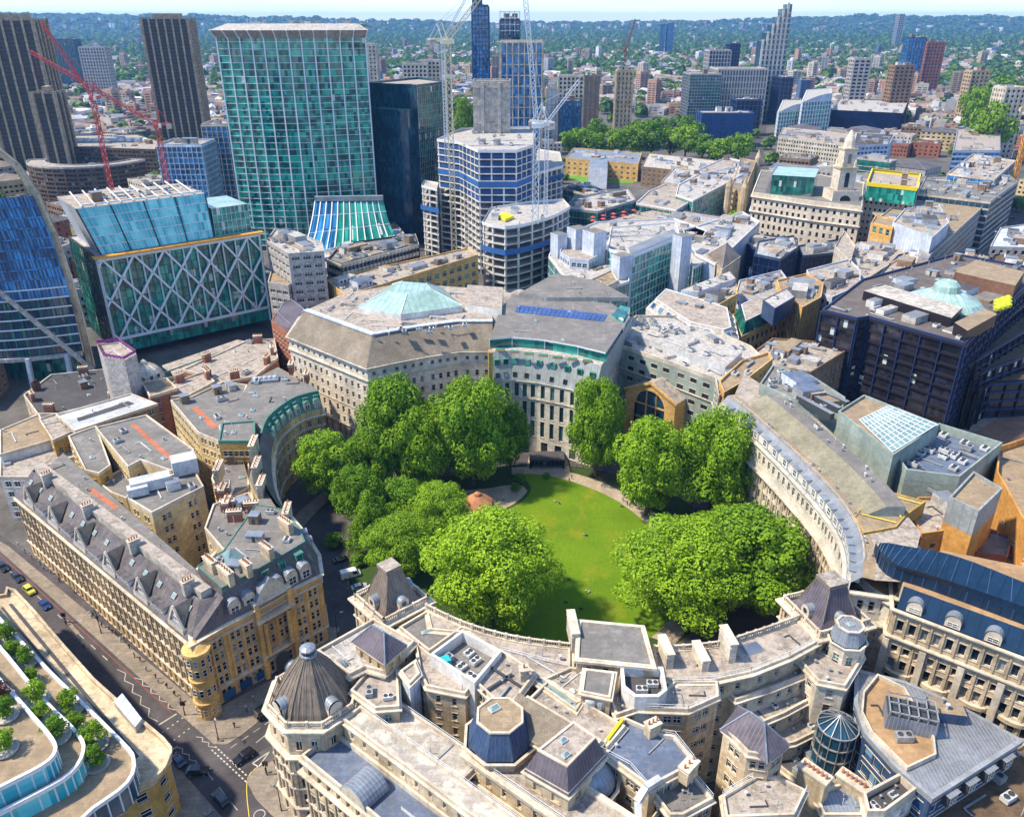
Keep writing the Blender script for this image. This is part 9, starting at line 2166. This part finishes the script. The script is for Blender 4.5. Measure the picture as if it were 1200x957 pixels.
tc = nt.nodes.new('ShaderNodeTexCoord');mp = nt.nodes.new('ShaderNodeMapping');mp.inputs['Scale'].default_value = (2,2,30);nt.links.new(tc.outputs['Generated'],mp.inputs[0]);ns = nt.nodes.new('ShaderNodeTexNoise');ns.inputs['Scale'].default_value = 1.6;ns.inputs['Detail'].default_value = 6;nt.links.new(mp.outputs[0],ns.inputs['Vector'])
mr = nt.nodes.new('ShaderNodeMapRange');mr.inputs[1].default_value = 0.42;mr.inputs[2].default_value = 0.75;mr.inputs[4].default_value = 0.7;nt.links.new(ns.outputs[0],mr.inputs[0]);mx = nt.nodes.new('ShaderNodeMix');mx.data_type = 'RGBA';nt.links.new(mr.outputs[0],mx.inputs[0]);nt.links.new(sky.outputs[0],mx.inputs[6]);mx.inputs[7].default_value = (5.6,6.3,7.2,1);mt = nt.nodes.new('ShaderNodeMix');mt.data_type = 'RGBA';mt.blend_type = 'MULTIPLY';mt.inputs[0].default_value = 1;mt.inputs[7].default_value = (0.68,0.82,1.0,1);nt.links.new(mx.outputs[2],mt.inputs[6]);nt.links.new(mt.outputs[2],bg.inputs[0]);bg.inputs[1].default_value = 0.15
sd = bpy.data.lights.new('Sun','SUN');sd.energy = 4.3;sd.angle = rad(3.5);sd.color = (1.0,0.89,0.70);so = bpy.data.objects.new('Sun',sd);COL.objects.link(so)
dirv = Vector((math.cos(SUN_EL)*math.cos(az),math.cos(SUN_EL)*math.sin(az),math.sin(SUN_EL)));so.rotation_euler = dirv.to_track_quat('Z','Y').to_euler();so.location = (-300,300,400)
HAZE = True
if HAZE:
 mb = MB();mb.box(0,4500,-1.5,205,24000,13000,0,M['steelw']);me = mb.mesh('haze');me.materials.clear();hm = bpy.data.materials.new('haze_air');hm.use_nodes = True;hn = hm.node_tree;hn.nodes.clear();ho = hn.nodes.new('ShaderNodeOutputMaterial');pv_ = hn.nodes.new('ShaderNodeVolumePrincipled');pv_.inputs['Color'].default_value = (0.22,0.50,1.0,1);pv_.inputs['Density'].default_value = 0.00007;pv_.inputs['Anisotropy'].default_value = 0.2;hn.links.new(pv_.outputs[0],ho.inputs['Volume']);me.materials.append(hm);o = link('haze',me);o['kind'] = 'stuff';o['label'] = 'pale blue summer haze over the city'
cd = bpy.data.cameras.new('Camera');cd.sensor_fit = 'HORIZONTAL';cd.sensor_width = 36;cd.lens = 36*CF/1200;cd.clip_end = 60000;cd.clip_start = 1
co = bpy.data.objects.new('Camera',cd);COL.objects.link(co);co.location = (0,0,CH);co.rotation_euler = (math.pi/2-CP,0,0);SC.camera = co
SC.view_settings.view_transform = 'Standard';SC.view_settings.look = 'None';SC.view_settings.exposure = 0.75;SC.view_settings.gamma = 1;SC.view_settings.use_curve_mapping = False
cy = SC.cycles;cy.max_bounces = 5;cy.diffuse_bounces = 3;cy.glossy_bounces = 2;cy.transmission_bounces = 2;cy.volume_bounces = 0;cy.transparent_max_bounces = 4;cy.use_denoising = True;cy.caustics_reflective = False;cy.caustics_refractive = False
# ---- report repeated labels ----
if __name__ == '__main__' and False:pass
